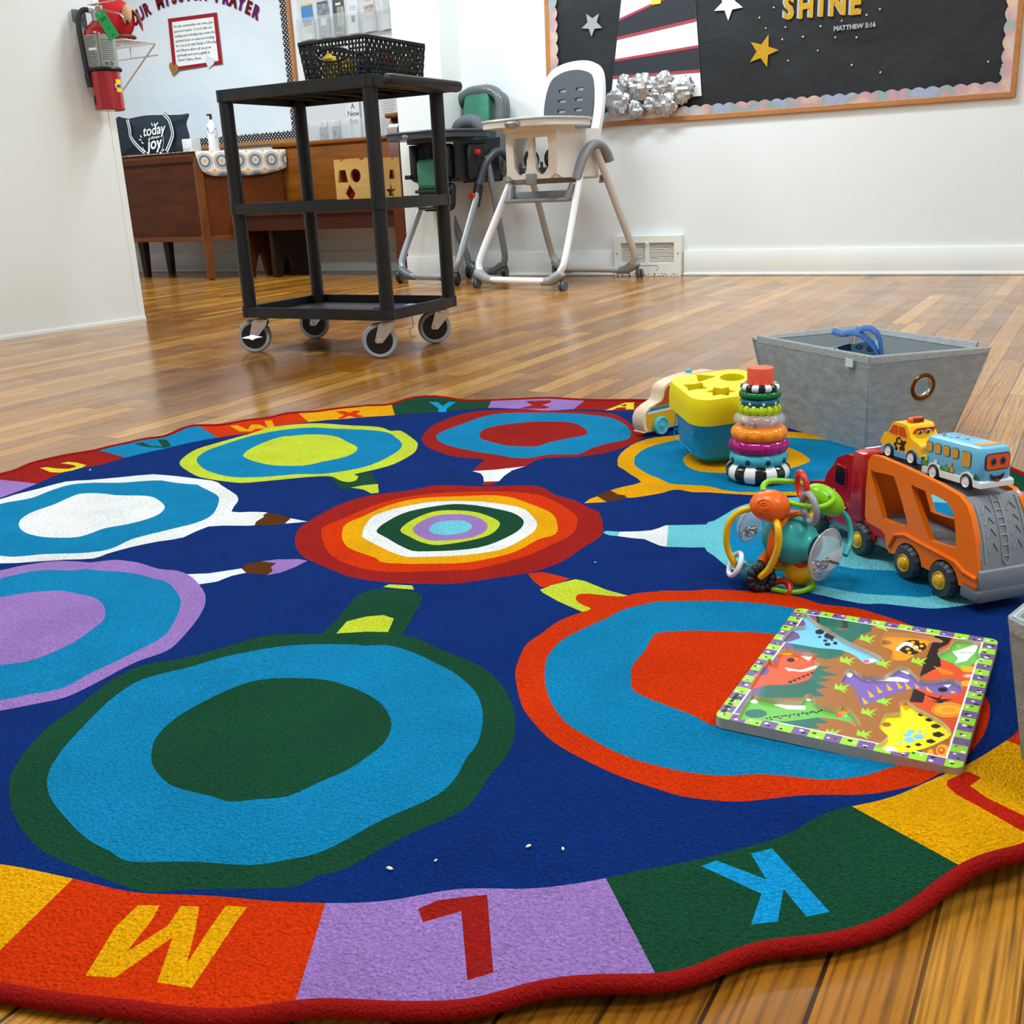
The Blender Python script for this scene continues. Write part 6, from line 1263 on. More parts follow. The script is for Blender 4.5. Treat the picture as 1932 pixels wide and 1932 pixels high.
def rg(name, c, r, w, axis, m, tw=.0042, sy=1): 
    b = MB(); b.torus(r, tw, c, axis, n=40, k=10, flat=1); return b.build(name, m, ab)
rg('red_ring', bp(1170, 262, -.002), .0185, 0, (br_+vd*.35+V((0, 0, .12))).normalized(), RE, .0040); rg('grey_ring', bp(1268, 562, -.024), .0195, 0, (br_+vd*.5+V((0, 0, .1))).normalized(), GY, .0044)
rg('white_ring', bp(265, 1320, -.018), .0165, 0, (br_*.85-V((0, 0, .45))+vd*.3).normalized(), LIL, .0036); rg('red_ring', bp(862, 1675, -.03), .0150, 0, (V((0, 0, .75))-vd*.6-br_*.3).normalized(), RE, .0045)
tb_('teal_loop', [(1660, 560, .02), (1780, 700, .02), (1825, 880, .015), (1815, 1040, .005), (1750, 1200, -.01)], .0038, TQ)
wc = bp(615, 1505, -.032); wa = (-vd*.9+br_*.35+V((0, 0, .15))).normalized(); MW = Matrix.Translation(wc)@wa.to_track_quat('Z', 'Y').to_matrix().to_4x4()
b = MB(); b.torus(.0148, .0062, n=60, k=10, M=MW, flat=1.1, wob=lambda t, a: 1+.1*(1 if cos(12*t) > -.8 else -1.3)); wl = b.build('black_wheel', mat('act_tyre', (24, 25, 27), .5), ab)
b = MB(); b.cyl(MW@V((0, 0, -.002)), MW@V((0, 0, .002)), .0095, n=24); b.cyl(MW@V((0, 0, .001)), MW@V((0, 0, .004)), .0045, n=20); b.build('wheel_hub', mat('act_tyre2', (34, 36, 38), .5), wl)
b = MB(); b.cyl(MW@V((0, 0, -.008)), MW@V((-.010, .004, -.030)), .0165, n=28, r2=.0155); b.build('teal_drum', pl('act_drum', (24, 118, 128)), ab, bevel=.002)
b = MB(); b.ball(bp(1130, 1400, -.004), (.0215, .0215, .0205), n=28, k=18); b.build('yellow_dome', YE, ab); b = MB(); b.ball(bp(1150, 1300, -.012), (.010, .012, .008)); b.build('red_cap', RE, ab)
tb_('green_loop', [(760, 1655, -.03), (900, 1690, -.034), (1050, 1705, -.036), (1200, 1680, -.034), (1310, 1610, -.028), (1290, 1540, -.015)], .0040, LG); tb_('green_loop', [(780, 1370, -.015), (880, 1372, -.012), (990, 1385, -.008)], .0038, LG)
tb_('orange_arm', [(700, 1190, -.006), (660, 1240, -.012), (620, 1300, -.018)], .007, OR)
# ------------------------------------------------------------------ car carrier truck
TX, TY = -.106, 1.368; k_ = .982; Z0 = .0105
tk = thing('toy_car_carrier', 'orange and grey toy car carrier truck with a red cab', 'toy truck', (TX, TY, Z0), rad(135))
OG = mat('truck_orange', (246, 114, 0), .3, spec=.35, coat=.12); GR = mat('truck_grey', (132, 138, 144), .4, coat=.1); RDm = mat('truck_red', (172, 8, 6), .2, spec=.4, coat=.25); TYR = mat('truck_tyre', (52, 60, 68), .42); HUB = mat('truck_hub', (228, 178, 20), .3, coat=.3); DKG = mat('truck_glass', (16, 18, 24), .15)
Wd = .088
S2 = lambda P: [(s*k_, z*k_) for s, z in P]
def arch(cx, r, n=10, a0=200, a1=-20): return [(cx+r*cos(rad(a0+(a1-a0)*i/n)), .022+r*sin(rad(a0+(a1-a0)*i/n))) for i in range(n+1)]
rearc = [(-.0534, .036), (-.052, .050), (-.0490, .068), (-.044, .090), (-.037, .108), (-.030, .122), (-.020, .137), (-.012, .143)]
side = [(-.0534, .036), (-.052, .050), (-.049, .068), (-.042, .098), (-.032, .122), (-.022, .136), (-.008, .1445), (.03, .150), (.10, .1555), (.160, .158), (.176, .156), (.184, .146), (.1855, .100), (.184, .062), (.178, .054), (.145, .052), (.136, .048), (.130, .030), (.124, .024), (.112, .026)]+arch(.082, .029, a0=10, a1=170)+[(.046, .027)]+arch(.0087, .029, a0=10, a1=170)+[(-.022, .027), (-.050, .030)]
w1 = [(.176, .130), (.168, .133), (.130, .137), (.119, .130), (.089, .080), (.092, .073), (.100, .071), (.138, .069), (.146, .076)]
w2 = [(.085, .130), (.076, .134), (.026, .132), (.010, .127), (-.001, .115), (-.0095, .078), (-.006, .073), (.036, .069), (.046, .076)]
SIDEM = lambda y: T(0, y, 0)@RX(pi/2)
o_s = crom(S2(side), 2) if 0 else S2(side)
for y, nm in ((0, 'near'), (-Wd, 'far')):
    b = MB(); b.plate(o_s, [crom(S2(w1), 2), crom(S2(w2), 2)], -.004, .004, M=SIDEM(y-.004 if nm == 'near' else y+.004)); b.build('side_panel', OG, tk, smooth=50, bevel=.0028)
b = MB(); sk = S2([(-.050, .0355), (-.02, .0375), (.0, .049), (.02, .049), (.06, .049), (.10, .050), (.112, .036), (.13, .036), (.13, .030)])
b.tube([V((x, .001, z)) for x, z in S2([(-.052, .046), (-.03, .048), (-.012, .056), (.02, .058), (.06, .060), (.09, .062), (.112, .055), (.124, .034)])], .0028, 8); b.build('fender_ridge', OG, tk)
def slab(pts, name, m, y0=-.006, y1=-Wd+.006, t=.0025, bev=.001):
    P = [V((x, 0, z)) for x, z in S2(pts)]; vs = []; n = len(P); b = MB()
    for y in (y0, y1):
        for sg in (0, 1):
            for i, p in enumerate(P):
                d = (P[min(i+1, n-1)]-P[max(i-1, 0)]).normalized(); nn = V((-d.z, 0, d.x)); vs.append(p+V((0, y, 0))-nn*t*sg)
    f = []
    for i in range(n-1):
        f += [[i, i+1, 2*n+i+1, 2*n+i], [n+i, 3*n+i, 3*n+i+1, n+i+1], [i, n+i, n+i+1, i+1], [2*n+i, 2*n+i+1, 3*n+i+1, 3*n+i]]
    f += [[0, 2*n, 3*n, n], [n-1, 2*n-1, 4*n-1, 3*n-1]]
    b.add(vs, f); o = b.build(name, m, tk, smooth=40); bm = bmesh.new(); bm.from_mesh(o.data); bmesh.ops.recalc_face_normals(bm, faces=bm.faces); bm.to_mesh(o.data); bm.free(); return o
ramp = slab(rearc, 'rear_ramp', GR)
slab([(-.010, .138), (.05, .144), (.12, .148), (.176, .149)], 'upper_deck', GR); slab([(-.045, .052), (.03, .056), (.10, .058), (.182, .060)], 'lower_deck', GR)
b = MB(); b.box((.181*k_, -Wd/2, .103), (.004, Wd-.01, .088)); b.build('front_bulkhead', OG, tk)
def rp_(u, v, off=.0008):      # on the ramp: u across 0..1, v up 0..1
    n = len(rearc)-1; f = min(v*n, n-1e-6); i = int(f); t = f-i; a, c = V(S2(rearc)[i]), V(S2(rearc)[i+1]); p = a.lerp(c, t); d = (c-a).normalized(); return V((p.x-d.y*off, -.008-(Wd-.016)*u, p.y+d.x*off))
for pts in ([(.12, .26), (.12, .92), (.36, .92), (.36, .3)], [(.66, .3), (.66, .92), (.9, .92), (.9, .30)]): pass
b = MB()
b.tube([rp_(.42+.14*(t in (1,)), v) for t, v in [(0, .28+.62*i/12) for i in range(13)]]+[rp_(.44, .94), rp_(.49, .97), rp_(.54, .94)]+[rp_(.56, .90-.62*i/12) for i in range(13)]+[rp_(.54, .24), rp_(.49, .22), rp_(.44, .24)], .0011, 5, closed=True)
for i in range(7): b.tube([rp_(.42, .30+.09*i), rp_(.56, .30+.09*i)], .0010, 5)
b.build('ladder_relief', mat('truck_grey_line', (150, 155, 160), .4), ramp)
b = MB()
for s0 in (.14, .66):
    for i in range(4): v = .36+.13*i; b = MB(); b.tube([rp_(s0, v-.02), rp_(s0+.10, v+.07), rp_(s0+.2, v-.01)], .0009, 4); b.build('chevron_relief', mat('truck_grey_line', 0), ramp)
for u in (.06, .93): b = MB(); b.tube([rp_(u, .26+.64*i/8) for i in range(9)], .0011, 5); b.build('edge_relief', mat('truck_grey_line', 0), ramp)
b = MB(); b.box((-.050, -Wd/2, .040), (.010, Wd-.002, .030), bev=.002); b.build('tail_plate', GR, tk)
b = MB(); b.box((-.040, -Wd/2, .0215), (.034, Wd+.002, .017), bev=.003); b.box((.045, -Wd/2, .029), (.026, Wd-.012, .012)); b.build('bumper', mat('truck_grey_dark', (104, 110, 118), .4), tk)
for z in (.033, .043): b = MB(); b.box((-.038, .0005, z), (.026, .002, .0014)); b.build('tail_light_line', mat('truck_orange_dark', (196, 84, 6), .35), tk)
# cab
cabp = S2([(.134, .041), (.136, .053), (.184, .056), (.186, .148), (.192, .152), (.214, .152), (.222, .144), (.238, .143), (.262, .132), (.2685, .120), (.277, .112), (.287, .100), (.292, .086), (.310, .083), (.330, .078), (.338, .062), (.338, .036), (.330, .034)])+[(x, z) for x, z in S2(arch(.306, .028, a0=10, a1=170))]+S2([(.272, .034), (.218, .034)])+S2(arch(.190, .028, a0=10, a1=170))+S2([(.158, .040)])
b = MB(); b.plate(cabp, [], 0, Wd-.002, M=SIDEM(-.001)); b.build('cab', RDm, tk, smooth=35, bevel=.003)
b = MB(); b.box((.203*k_, -Wd/2, .100), (.034, Wd+.006, .104), bev=.006); b.build('cab_fairing', RDm, tk)
b = MB(); b.plate(rot(rrect(.024, .027, .004, 4), 0, .249*k_, .105), [], 0, .0015, M=SIDEM(.0006)); b.build('side_window', DKG, tk); b = MB(); b.plate(rrect(.030, .033, .006, 4, .249*k_, .105), [rrect(.024, .027, .004, 4, .249*k_, .105)], 0, .003, M=SIDEM(.0006)); b.build('window_frame', RDm, tk, bevel=.001)
b = MB(); b.box((.23, -Wd/2, .028), (.14, Wd-.012, .016), bev=.003); b.box((.145, -Wd/2, .032), (.03, Wd-.01, .018), bev=.003); b.build('chassis', GR, tk)
b = MB()
for x, z, r in ((.262, .078, .0022), (.256, .081, .0014), (.268, .075, .0014), (.25, .074, .001)): b.ball((x, .0012, z), (r, .0006, r), n=10, k=5)
text_mb(b, 'Dicky', .021, T(.252, .0012, .066)@RZ(pi)@RX(pi/2)@RZ(-.35), ext=.0004, off=.0006, shear=.2); b.build('cab_lettering', mat('decal_white', (225, 228, 232), .4), tk)
b = MB(); text_mb(b, 'Dicky', .021, T(.251, .0007, .065)@RZ(pi)@RX(pi/2)@RZ(-.35), ext=.0002, off=.0016, shear=.2); b.build('lettering_shadow', mat('decal_black', (14, 14, 18), .4), tk)
for i in range(5): b = MB(); b.box((.232-.007*i, -Wd/2, (.1405, .1405, .1495, .1495, .1495)[i]), (.005, Wd*.5, .002)); b.build('roof_decal', mat('decal_black', 0) if i % 2 else mat('decal_white', 0), tk)
for s in (.0087, .082, .190, .306):
    for y, sg in ((.006, 1), (-Wd-.006, -1)):
        b = MB(); MWh = T(s*k_, y-sg*.012, .0235)@RX(-sg*pi/2); n = 96
        b.lathe([(0, -.006), (.019, -.006), (.0235, -.002), (.0238, .008), (.021, .0125), (.0135, .0135), (.0125, .0115), (0, .0115)], n, 0, MWh, wob=lambda t, j: 1+(.035*(1 if cos(14*t+j*.6) > 0 else -.6) if j in (2, 3) else 0)); w = b.build('wheel', TYR, tk, smooth=35)
        if s > .3 and sg < 0: pass
        b = MB(); b.lathe([(.0128, .0118), (.0122, .0145), (.011, .0142), (.0095, .0125), (.0085, .0135), (.0075, .0165), (.004, .0185), (0, .019)], 28, 0, MWh); b.build('hub_cap', HUB, w)
# ------------------------------------------------------------------ taxi and bus on the upper deck
def place(name, lab, s, y, z, tilt, yaw=0):
    M = tk.matrix_basis@T(s, y, z)@RZ(pi+yaw)@RY(tilt); o = thing(name, lab, 'toy car' if 'taxi' in name else 'toy bus'); o.matrix_basis = M; return o
def small_wheel(root, x, y, r, sg, n=0):
    MWh = T(x, y, r)@RX(-sg*pi/2); b = MB(); b.lathe([(0, -.004), (r, -.004), (r, .003), (r*.88, .0045), (r*.70, .0045), (r*.68, .003), (0, .003)], 28, 0, MWh); w = b.build('wheel', mat('mini_tyre', (22, 23, 26), .5), root)
    b = MB(); b.lathe([(r*.70, .0032), (r*.66, .0048), (r*.5, .0036), (0, .0042)], 24, 0, MWh)
    for i in range(5): a = 2*pi*i/5; b.box((r*.38*cos(a), r*.38*sin(a), .0044), (r*.5, r*.12, .0012), a, M=None) if 0 else None
    b.build('rim', mat('mini_rim', (232, 234, 236), .3), w)
# bus: faces local +x (rearwards of the truck); its camera side is local -y... 
bus = place('toy_bus', 'light blue toy bus with smiling orange windscreen on the carrier roof', .0345, -.044, .1435, rad(-2.2)); BL = mat('bus_blue', (104, 186, 222), .3, coat=.4); BWm = mat('bus_white', (232, 238, 240), .3, coat=.3)
L2, Wb, Hb = .054, .0245, .0
NS = 1   # near side in bus frame is +y after the half turn? resolved below
near = -1 if ((bus.matrix_basis.to_3x3()@V((0, 1, 0))).dot(V((0, -1, 0))) < 0) else 1
b = MB(); b.box((0, 0, .034), (2*L2, 2*Wb, .046), bev=.007, taper=(.985, .93)); b.build('body', BL, bus)
def under(L2, Wb, h0, h1, wx, wr):
    pts = [(-L2-.001, h0), (-L2-.001, h1-.001), (-L2+.006, h1)]
    for c in wx: pts += [(c-wr-.004, h1)]+[(c+(wr+.003)*cos(rad(a)), h0+.003+(wr+.003)*sin(rad(a))) for a in (160, 130, 90, 50, 20)]+[(c+wr+.004, h1)]
    pts += [(L2-.002, h1), (L2+.002, h1-.002), (L2+.002, h0)]
    for c in reversed(wx): pts += [(c+wr, h0)]+[(c+wr*cos(rad(a)), h0+wr*sin(rad(a))) for a in (30, 90, 150)]+[(c-wr, h0)]
    return pts
b = MB(); b.plate(under(L2, Wb, .006, .015, (-.031, .031), .0115), [], -Wb-.001, Wb+.001, M=RX(pi/2)); b.build('chassis_skirt', BWm, bus, bevel=.001, smooth=50)
for x in (-.031, .031):
    for sg in (-1, 1): small_wheel(bus, x, sg*(Wb-.0015), .0105, sg)
sy = near; tl_ = lambda z: (Wb-.00)*(1-.07*(z-.011)/.046)
def decal(root, pts, m, y, name, z=0): 
    b = MB(); b.plate(pts, [], 0, .0007, M=(T(0, sy*y, 0)@RX(pi/2) if sy < 0 else T(0, y, 0)@RX(pi/2)@Matrix.Translation((0, 0, -.0007)))); return b.build(name, m, root)
WN = mat('mini_window', (214, 158, 60), .2); WNF = mat('mini_window_frame', (70, 84, 96), .4)
for i, x in enumerate((-.043, -.0265, -.010, .0065, .027)):
    w = .0115 if i < 4 else .0155; h = .0125 if i < 4 else .019; z = .0425 if i < 4 else .0385
    decal(bus, rrect(w+.0016, h+.0016, .0035, 4, x, z), WNF, tl_(z)+.0002, 'window_frame'); decal(bus, rrect(w, h, .003, 4, x, z), WN, tl_(z)+.0006, 'window'); 
for x, c, h in ((-.016, (60, 150, 50), .006), (-.008, (96, 176, 60), .009), (.0, (60, 150, 50), .005), (-.049, (60, 120, 60), .01), (.0475, (40, 90, 60), .007)): decal(bus, rot([(-.006, 0), (.006, 0), (.003, h*.6), (0, h*.5), (-.001, h), (-.004, h*.5)], 0, x, .0165), mat('leaf%d' % c[0], c, .4), tl_(.02)+.0005, 'leaf_print')
for x, z, c in ((-.028, .024, (226, 232, 236)), (.0, .0265, (220, 140, 110)), (.003, .020, (236, 150, 50)), (-.047, .026, (226, 190, 60))): decal(bus, circ(.0028, 10, x, z, ry=.0038), mat('print%d' % c[1], c, .4), tl_(.024)+.0007, 'animal_print')
fx = L2*.992
def fdecal(root, pts, m, x, name, tilt=0): b = MB(); b.plate(pts, [], 0, .0008, M=T(x, 0, 0)@RZ(pi/2)@RX(pi/2-tilt)); return b.build(name, m, root)
fdecal(bus, rrect(.037, .0215, .005, 4, 0, .0385), mat('print_navy', (30, 50, 90), .3), fx+.0001, 'windscreen_frame'); fdecal(bus, rrect(.034, .0185, .004, 4, 0, .0385), mat('print_orange', (240, 90, 14), .25), fx+.0008, 'windscreen')
for y in (-.007, .007):
    fdecal(bus, circ(.0042, 16, y, .039, ry=.0052), mat('eye_blue', (60, 80, 130), .3), fx+.0015, 'eye'); fdecal(bus, circ(.0022, 12, y, .039, ry=.003), mat('decal_black', 0), fx+.0022, 'pupil')
fdecal(bus, [(-.011, .0235), (-.006, .0205), (0, .0195), (.006, .0205), (.011, .0235), (.008, .0165), (0, .0125), (-.008, .0165)], mat('decal_black', 0), fx+.0012, 'mouth'); fdecal(bus, circ(.004, 12, 0, .0145, ry=.0018), mat('tongue', (190, 70, 60), .4), fx+.0019, 'tongue')
b = MB(); b.box((.036, 0, .0573), (.012, .03, .001)); b.build('roof_panel', mat('roof_orange', (240, 150, 60), .3), bus)
random.seed(9); 
for i in range(9): b = MB(); b.ball((random.uniform(-.045, .02), random.uniform(-.015, .015), .0573), (random.uniform(.0015, .004), random.uniform(.001, .003), .0005), n=8, k=4); b.build('roof_print', [mat('print_navy', 0), mat('print_teal', (70, 160, 180), .4), mat('print_coral', (230, 140, 120), .4)][i % 3], bus)
taxi = place('toy_taxi', 'yellow toy taxi with cartoon eyes and red roof sign on the carrier roof', .140, -.044, .1495, rad(-1)); TYL = mat('taxi_yellow', (255, 190, 14), .28, spec=.4, coat=.2); TBL = mat('taxi_blue', (90, 174, 214), .3, coat=.4)
L3, W3 = .042, .0215
pr = [(-.041, .014), (-.0415, .028), (-.037, .034), (-.030, .036), (-.022, .049), (-.016, .053), (.006, .053), (.012, .050), (.021, .036), (.034, .032), (.040, .028), (.0415, .020), (.041, .013)]
b = MB(); b.plate(crom(pr, 2), [], -W3, W3, M=RX(pi/2)); b.build('body', TYL, taxi, smooth=50, bevel=.0035)
b = MB(); b.plate(under(L3, W3, .005, .014, (-.024, .025), .011), [], -W3-.001, W3+.001, M=RX(pi/2)); b.build('chassis_skirt', TBL, taxi, bevel=.001, smooth=50)
for x in (-.024, .025):
    for sg in (-1, 1): small_wheel(taxi, x, sg*(W3-.001), .0102, sg)
RW = mat('taxi_window', (222, 70, 20), .25)
decal(taxi, [(-.027, .0365), (-.018, .0485), (-.009, .0485), (-.009, .0355)], RW, W3+.0002, 'side_window'); decal(taxi, [(-.006, .0355), (-.006, .0485), (.005, .0485), (.012, .0355)], RW, W3+.0002, 'side_window')
MWs = T(.0165, 0, .0435)@RY(rad(32))@RZ(pi/2)@RX(pi/2)
def wsd(pts, m, off, name): b = MB(); b.plate(pts, [], 0, .0008, M=MWs@T(0, 0, off)); return b.build(name, m, taxi)
wsd(rrect(.034, .0165, .0035, 4, 0, 0), RW, .001, 'windscreen')
for y in (-.0068, .0068):
    wsd(circ(.0052, 16, y, .0005), BWm, .002, 'eye'); wsd(circ(.0026, 12, y*.9, .0005), mat('pupil_brown', (70, 30, 20), .3), .0028, 'pupil'); wsd(rot(rrect(.008, .0016, .0007, 2), .4*(1 if y < 0 else -1), y, .0068), mat('decal_black', 0), .003, 'brow')
b = MB(); b.box((0, 0, .0565), (.012, .024, .0075), bev=.003, taper=(.75, .9)); sg_ = b.build('roof_sign', mat('taxi_sign', (232, 80, 30), .3), taxi); b = MB(); text_mb(b, 'TAXI', .0072, T(.0062, 0, .0568)@RY(rad(-10))@RZ(pi/2)@RX(pi/2), ext=.0003, off=.0003); b.build('sign_lettering', mat('sign_ink', (90, 20, 10), .4), sg_)
fdecal(taxi, [(-.014, .027), (-.010, .0285), (0, .026), (.010, .0285), (.014, .027), (.009, .0195), (0, .0175), (-.009, .0195)], mat('taxi_mouth', (150, 40, 20), .3), L3-.0006, 'grille')
MS = (T(0, -W3-.0006, 0)@RX(pi/2)) if sy < 0 else (T(0, W3+.0006, 0)@RZ(pi)@RX(pi/2))
b = MB(); text_mb(b, 'Car', .014, MS@T(.0 if sy < 0 else 0, .0275, 0), ext=.0002, off=.0005); b.build('door_lettering', mat('decal_black', 0), taxi)
for x, z in ((-.012, .022), (.0, .018), (.003, .022), (-.009, .0165), (.006, .0185)): decal(taxi, circ(.0024, 9, x, z, ry=.003), mat('decal_black', 0), W3+.0004, 'paint_splash')

P = onz(1803, 992, .0115)
cc2 = thing('toy_car', 'small yellow toy car with white base on the rug behind the carrier truck', 'toy car', (P.x+.02, P.y+.03, .0115), rad(100))
b = MB(); b.plate(crom([(-.03, .010), (-.031, .022), (-.020, .026), (-.014, .036), (.008, .036), (.015, .026), (.030, .023), (.031, .010)], 2), [], -.017, .017, M=RX(pi/2)); b.build('body', TYL, cc2, bevel=.003)
b = MB(); b.plate([(-.032, .006), (-.032, .011), (.032, .011), (.032, .006)], [], -.018, .018, M=RX(pi/2)); b.build('chassis_skirt', BWm, cc2)
for x in (-.018, .018):
    for sg in (-1, 1): small_wheel(cc2, x, sg*.0165, .0085, sg)
# ------------------------------------------------------------------ dinosaur puzzle board
PT, PBt = .0225, .0170    # top face and well floor heights
pz = thing('dinosaur_puzzle', 'wooden dinosaur puzzle board with empty wells and green-purple border, on the rug', 'puzzle')
pc = [onz(x, y, PT) for x, y in ((1347, 1352), (1815, 1452), (1884, 1207), (1503, 1146))]; pbl, pbr, ptr, ptl = [V((p.x, p.y)) for p in pc]
def up(pts, z): return [(lambda p: (p.x, p.y))(onz(x, y, z)) for x, y in px('U', pts)]
QX = lambda u, v: tuple((pbl*(1-u)+pbr*u)*(1-v)+(ptl*(1-u)+ptr*u)*v)
def qrect(u0, v0, u1, v1): return [QX(u0, v0), QX(u1, v0), QX(u1, v1), QX(u0, v1)]
wid = (pbr-pbl).length; hei = (ptl-pbl).length
def rq(r, ins=0):
    o = []; ru, rv = r/wid, r/hei; a, c = ins/wid, ins/hei
    for cx, cy, t0 in ((1-a-ru, 1-c-rv, 0), (a+ru, 1-c-rv, 90), (a+ru, c+rv, 180), (1-a-ru, c+rv, 270)):
        for i in range(6): t = rad(t0+18*i); o.append(QX(cx+ru*cos(t), cy+rv*sin(t)))
    return o
PM = dict(brown=(160, 98, 42), purple=(112, 84, 140), teal=(24, 104, 88), tdark=(14, 60, 52), red=(216, 76, 34), black=(22, 18, 18), lime=(150, 206, 50), white=(238, 238, 236), yellow=(246, 168, 24), tan=(226, 200, 166), blue=(120, 196, 238), orange=(240, 148, 26), tri=(222, 84, 44), pur2=(118, 96, 170), grn=(104, 182, 76), yel2=(242, 226, 16), navy=(26, 34, 60), pale=(228, 196, 150), sky=(130, 200, 236), pink=(226, 90, 90))
PK = list(PM); pm = [mat('pz_'+k, PM[k], .38, spec=.3) for k in PK]
bu, bv = .0145/wid, .0145/hei; lu = .0018/wid; lv = .0018/hei
top = []
def tp_(c, pts, z=PT, dst=None): (top if dst is None else dst).append((c, up(pts, z)))
# border blocks
def blocks():
    for side in range(4):
        n = 15 if side % 2 == 0 else 21; 
        for i in range(n):
            a, c = i/n, (i+1)/n; col = 'lime' if i % 2 == 0 else 'purple'
            r = [(a, 0, c, bv), (1-bu, a, 1, c), (a, 1-bv, c, 1), (0, a, bu, c)][side]; top.append((col, qrect(*r)))
            random.seed(i*7+side); m_ = ((r[0]+r[2])/2, (r[1]+r[3])/2)
            for k, cc_ in enumerate(('white', 'black')):
                du, dv = random.uniform(-.3, .3)*(r[2]-r[0]), random.uniform(-.3, .3)*(r[3]-r[1]); rr = random.uniform(.0012, .0022); top.append((cc_, [(lambda q: q)(tuple(V(QX(m_[0]+du, m_[1]+dv))+V((rr*1.2*cos(t), rr*sin(t))))) for t in [2*pi*j/9 for j in range(9)]]))
top.append(('brown', qrect(0, 0, 1, 1)))
ib = qrect(bu+lu, bv+lv, 1-bu-lu, 1-bv-lv)
tp_('purple', [(604, 102), (700, 120), (660, 190), (640, 240), (700, 330), (560, 380), (470, 400), (420, 540), (380, 640), (250, 742), (157, 722)])
tp_('tdark', [(690, 119), (870, 148), (1030, 178), (1020, 230), (900, 210), (760, 200), (700, 170)])
tp_('teal', [(706, 125), (790, 135), (848, 160), (850, 200), (790, 215), (720, 185)]); tp_('teal', [(880, 160), (960, 165), (1030, 182), (1020, 225), (960, 250), (890, 215)])
tp_('teal', [(800, 210), (900, 215), (960, 250), (910, 290), (880, 320), (850, 370), (760, 392), (700, 380), (640, 330), (560, 330), (550, 300), (700, 240)])
for x, y in ((780, 172), (955, 205), (880, 262), (770, 350)):
    for a in range(0, 180, 30): tp_('tdark', [(x, y), (x+58*cos(rad(a-80)), y+30*sin(rad(a-80))), (x+58*cos(rad(a-75)), y+30*sin(rad(a-75)))])
tp_('teal', [(350, 600), (390, 540), (560, 470), (680, 430), (790, 438), (720, 455), (825, 485), (710, 495), (780, 515), (700, 530), (760, 560), (690, 570), (745, 610), (600, 620), (380, 625)])
for i in range(7): tp_('tdark', [(400-4*i, 548+11*i), (690, 520+13*i), (690, 523+13*i), (400-4*i, 551+11*i)])
tp_('teal', [(270, 745), (420, 720), (560, 730), (700, 735), (770, 770), (690, 775), (712, 803), (600, 800), (636, 828), (540, 800), (400, 770)])
tp_('red', [(1500, 260), (1722, 288), (1500, 1018), (1280, 985), (1330, 950), (1450, 930), (1510, 840), (1440, 740), (1330, 690), (1250, 640), (1340, 500), (1400, 430), (1400, 360), (1480, 300)])
tp_('black', [(1408, 238), (1510, 255), (1480, 300), (1420, 330), (1440, 430), (1310, 495), (1330, 430), (1370, 330)]); tp_('black', [(1275, 565), (1345, 595), (1330, 650), (1250, 645)])
tp_('black', [(1330, 598), (1420, 622), (1450, 600), (1430, 628), (1510, 630), (1450, 645), (1470, 680), (1440, 655), (1380, 640), (1420, 640)]); tp_('black', [(1150, 940), (1200, 905), (1240, 930), (1330, 935), (1300, 955)])
ell = lambda x, y, a, b_: [(x+a*cos(t), y+b_*sin(t)) for t in [2*pi*i/28 for i in range(28)]]
for c, a, b_ in (('yellow', 100, 44), ('red', 92, 37), ('yellow', 86, 33), ('orange', 40, 14)): tp_(c, ell(1482, 692, a, b_))
tp_('yellow', ell(1525, 880, 34, 42)); tp_('yellow', ell(1448, 935, 40, 38)); tp_('red', ell(1440, 935, 22, 22)); tp_('yellow', ell(1440, 930, 10, 10)); tp_('yellow', ell(1375, 948, 18, 22)); tp_('yellow', ell(1600, 450, 42, 18)); tp_('yellow', ell(1590, 535, 36, 18)); tp_('pink', ell(1600, 490, 44, 18)); tp_('pale', ell(1600, 490, 26, 8))
for k in range(4): tp_('orange', [(1395+15*k, 432+14*k), (1510, 470+3*k), (1510, 472+3*k), (1393+15*k, 437+14*k)])
for x, y in ((1103, 196), (1005, 268), (885, 398), (1102, 415), (1312, 402), (852, 560), (1105, 640), (1012, 706), (800, 830), (985, 836)):
    tp_('lime', [(x-52, y+6), (x-42, y-28), (x-25, y-8), (x-5, y-26), (x-2, y-6), (x+50, y-22), (x+14, y+2), (x+42, y+18), (x+4, y+8), (x+20, y+32), (x-18, y+14)])
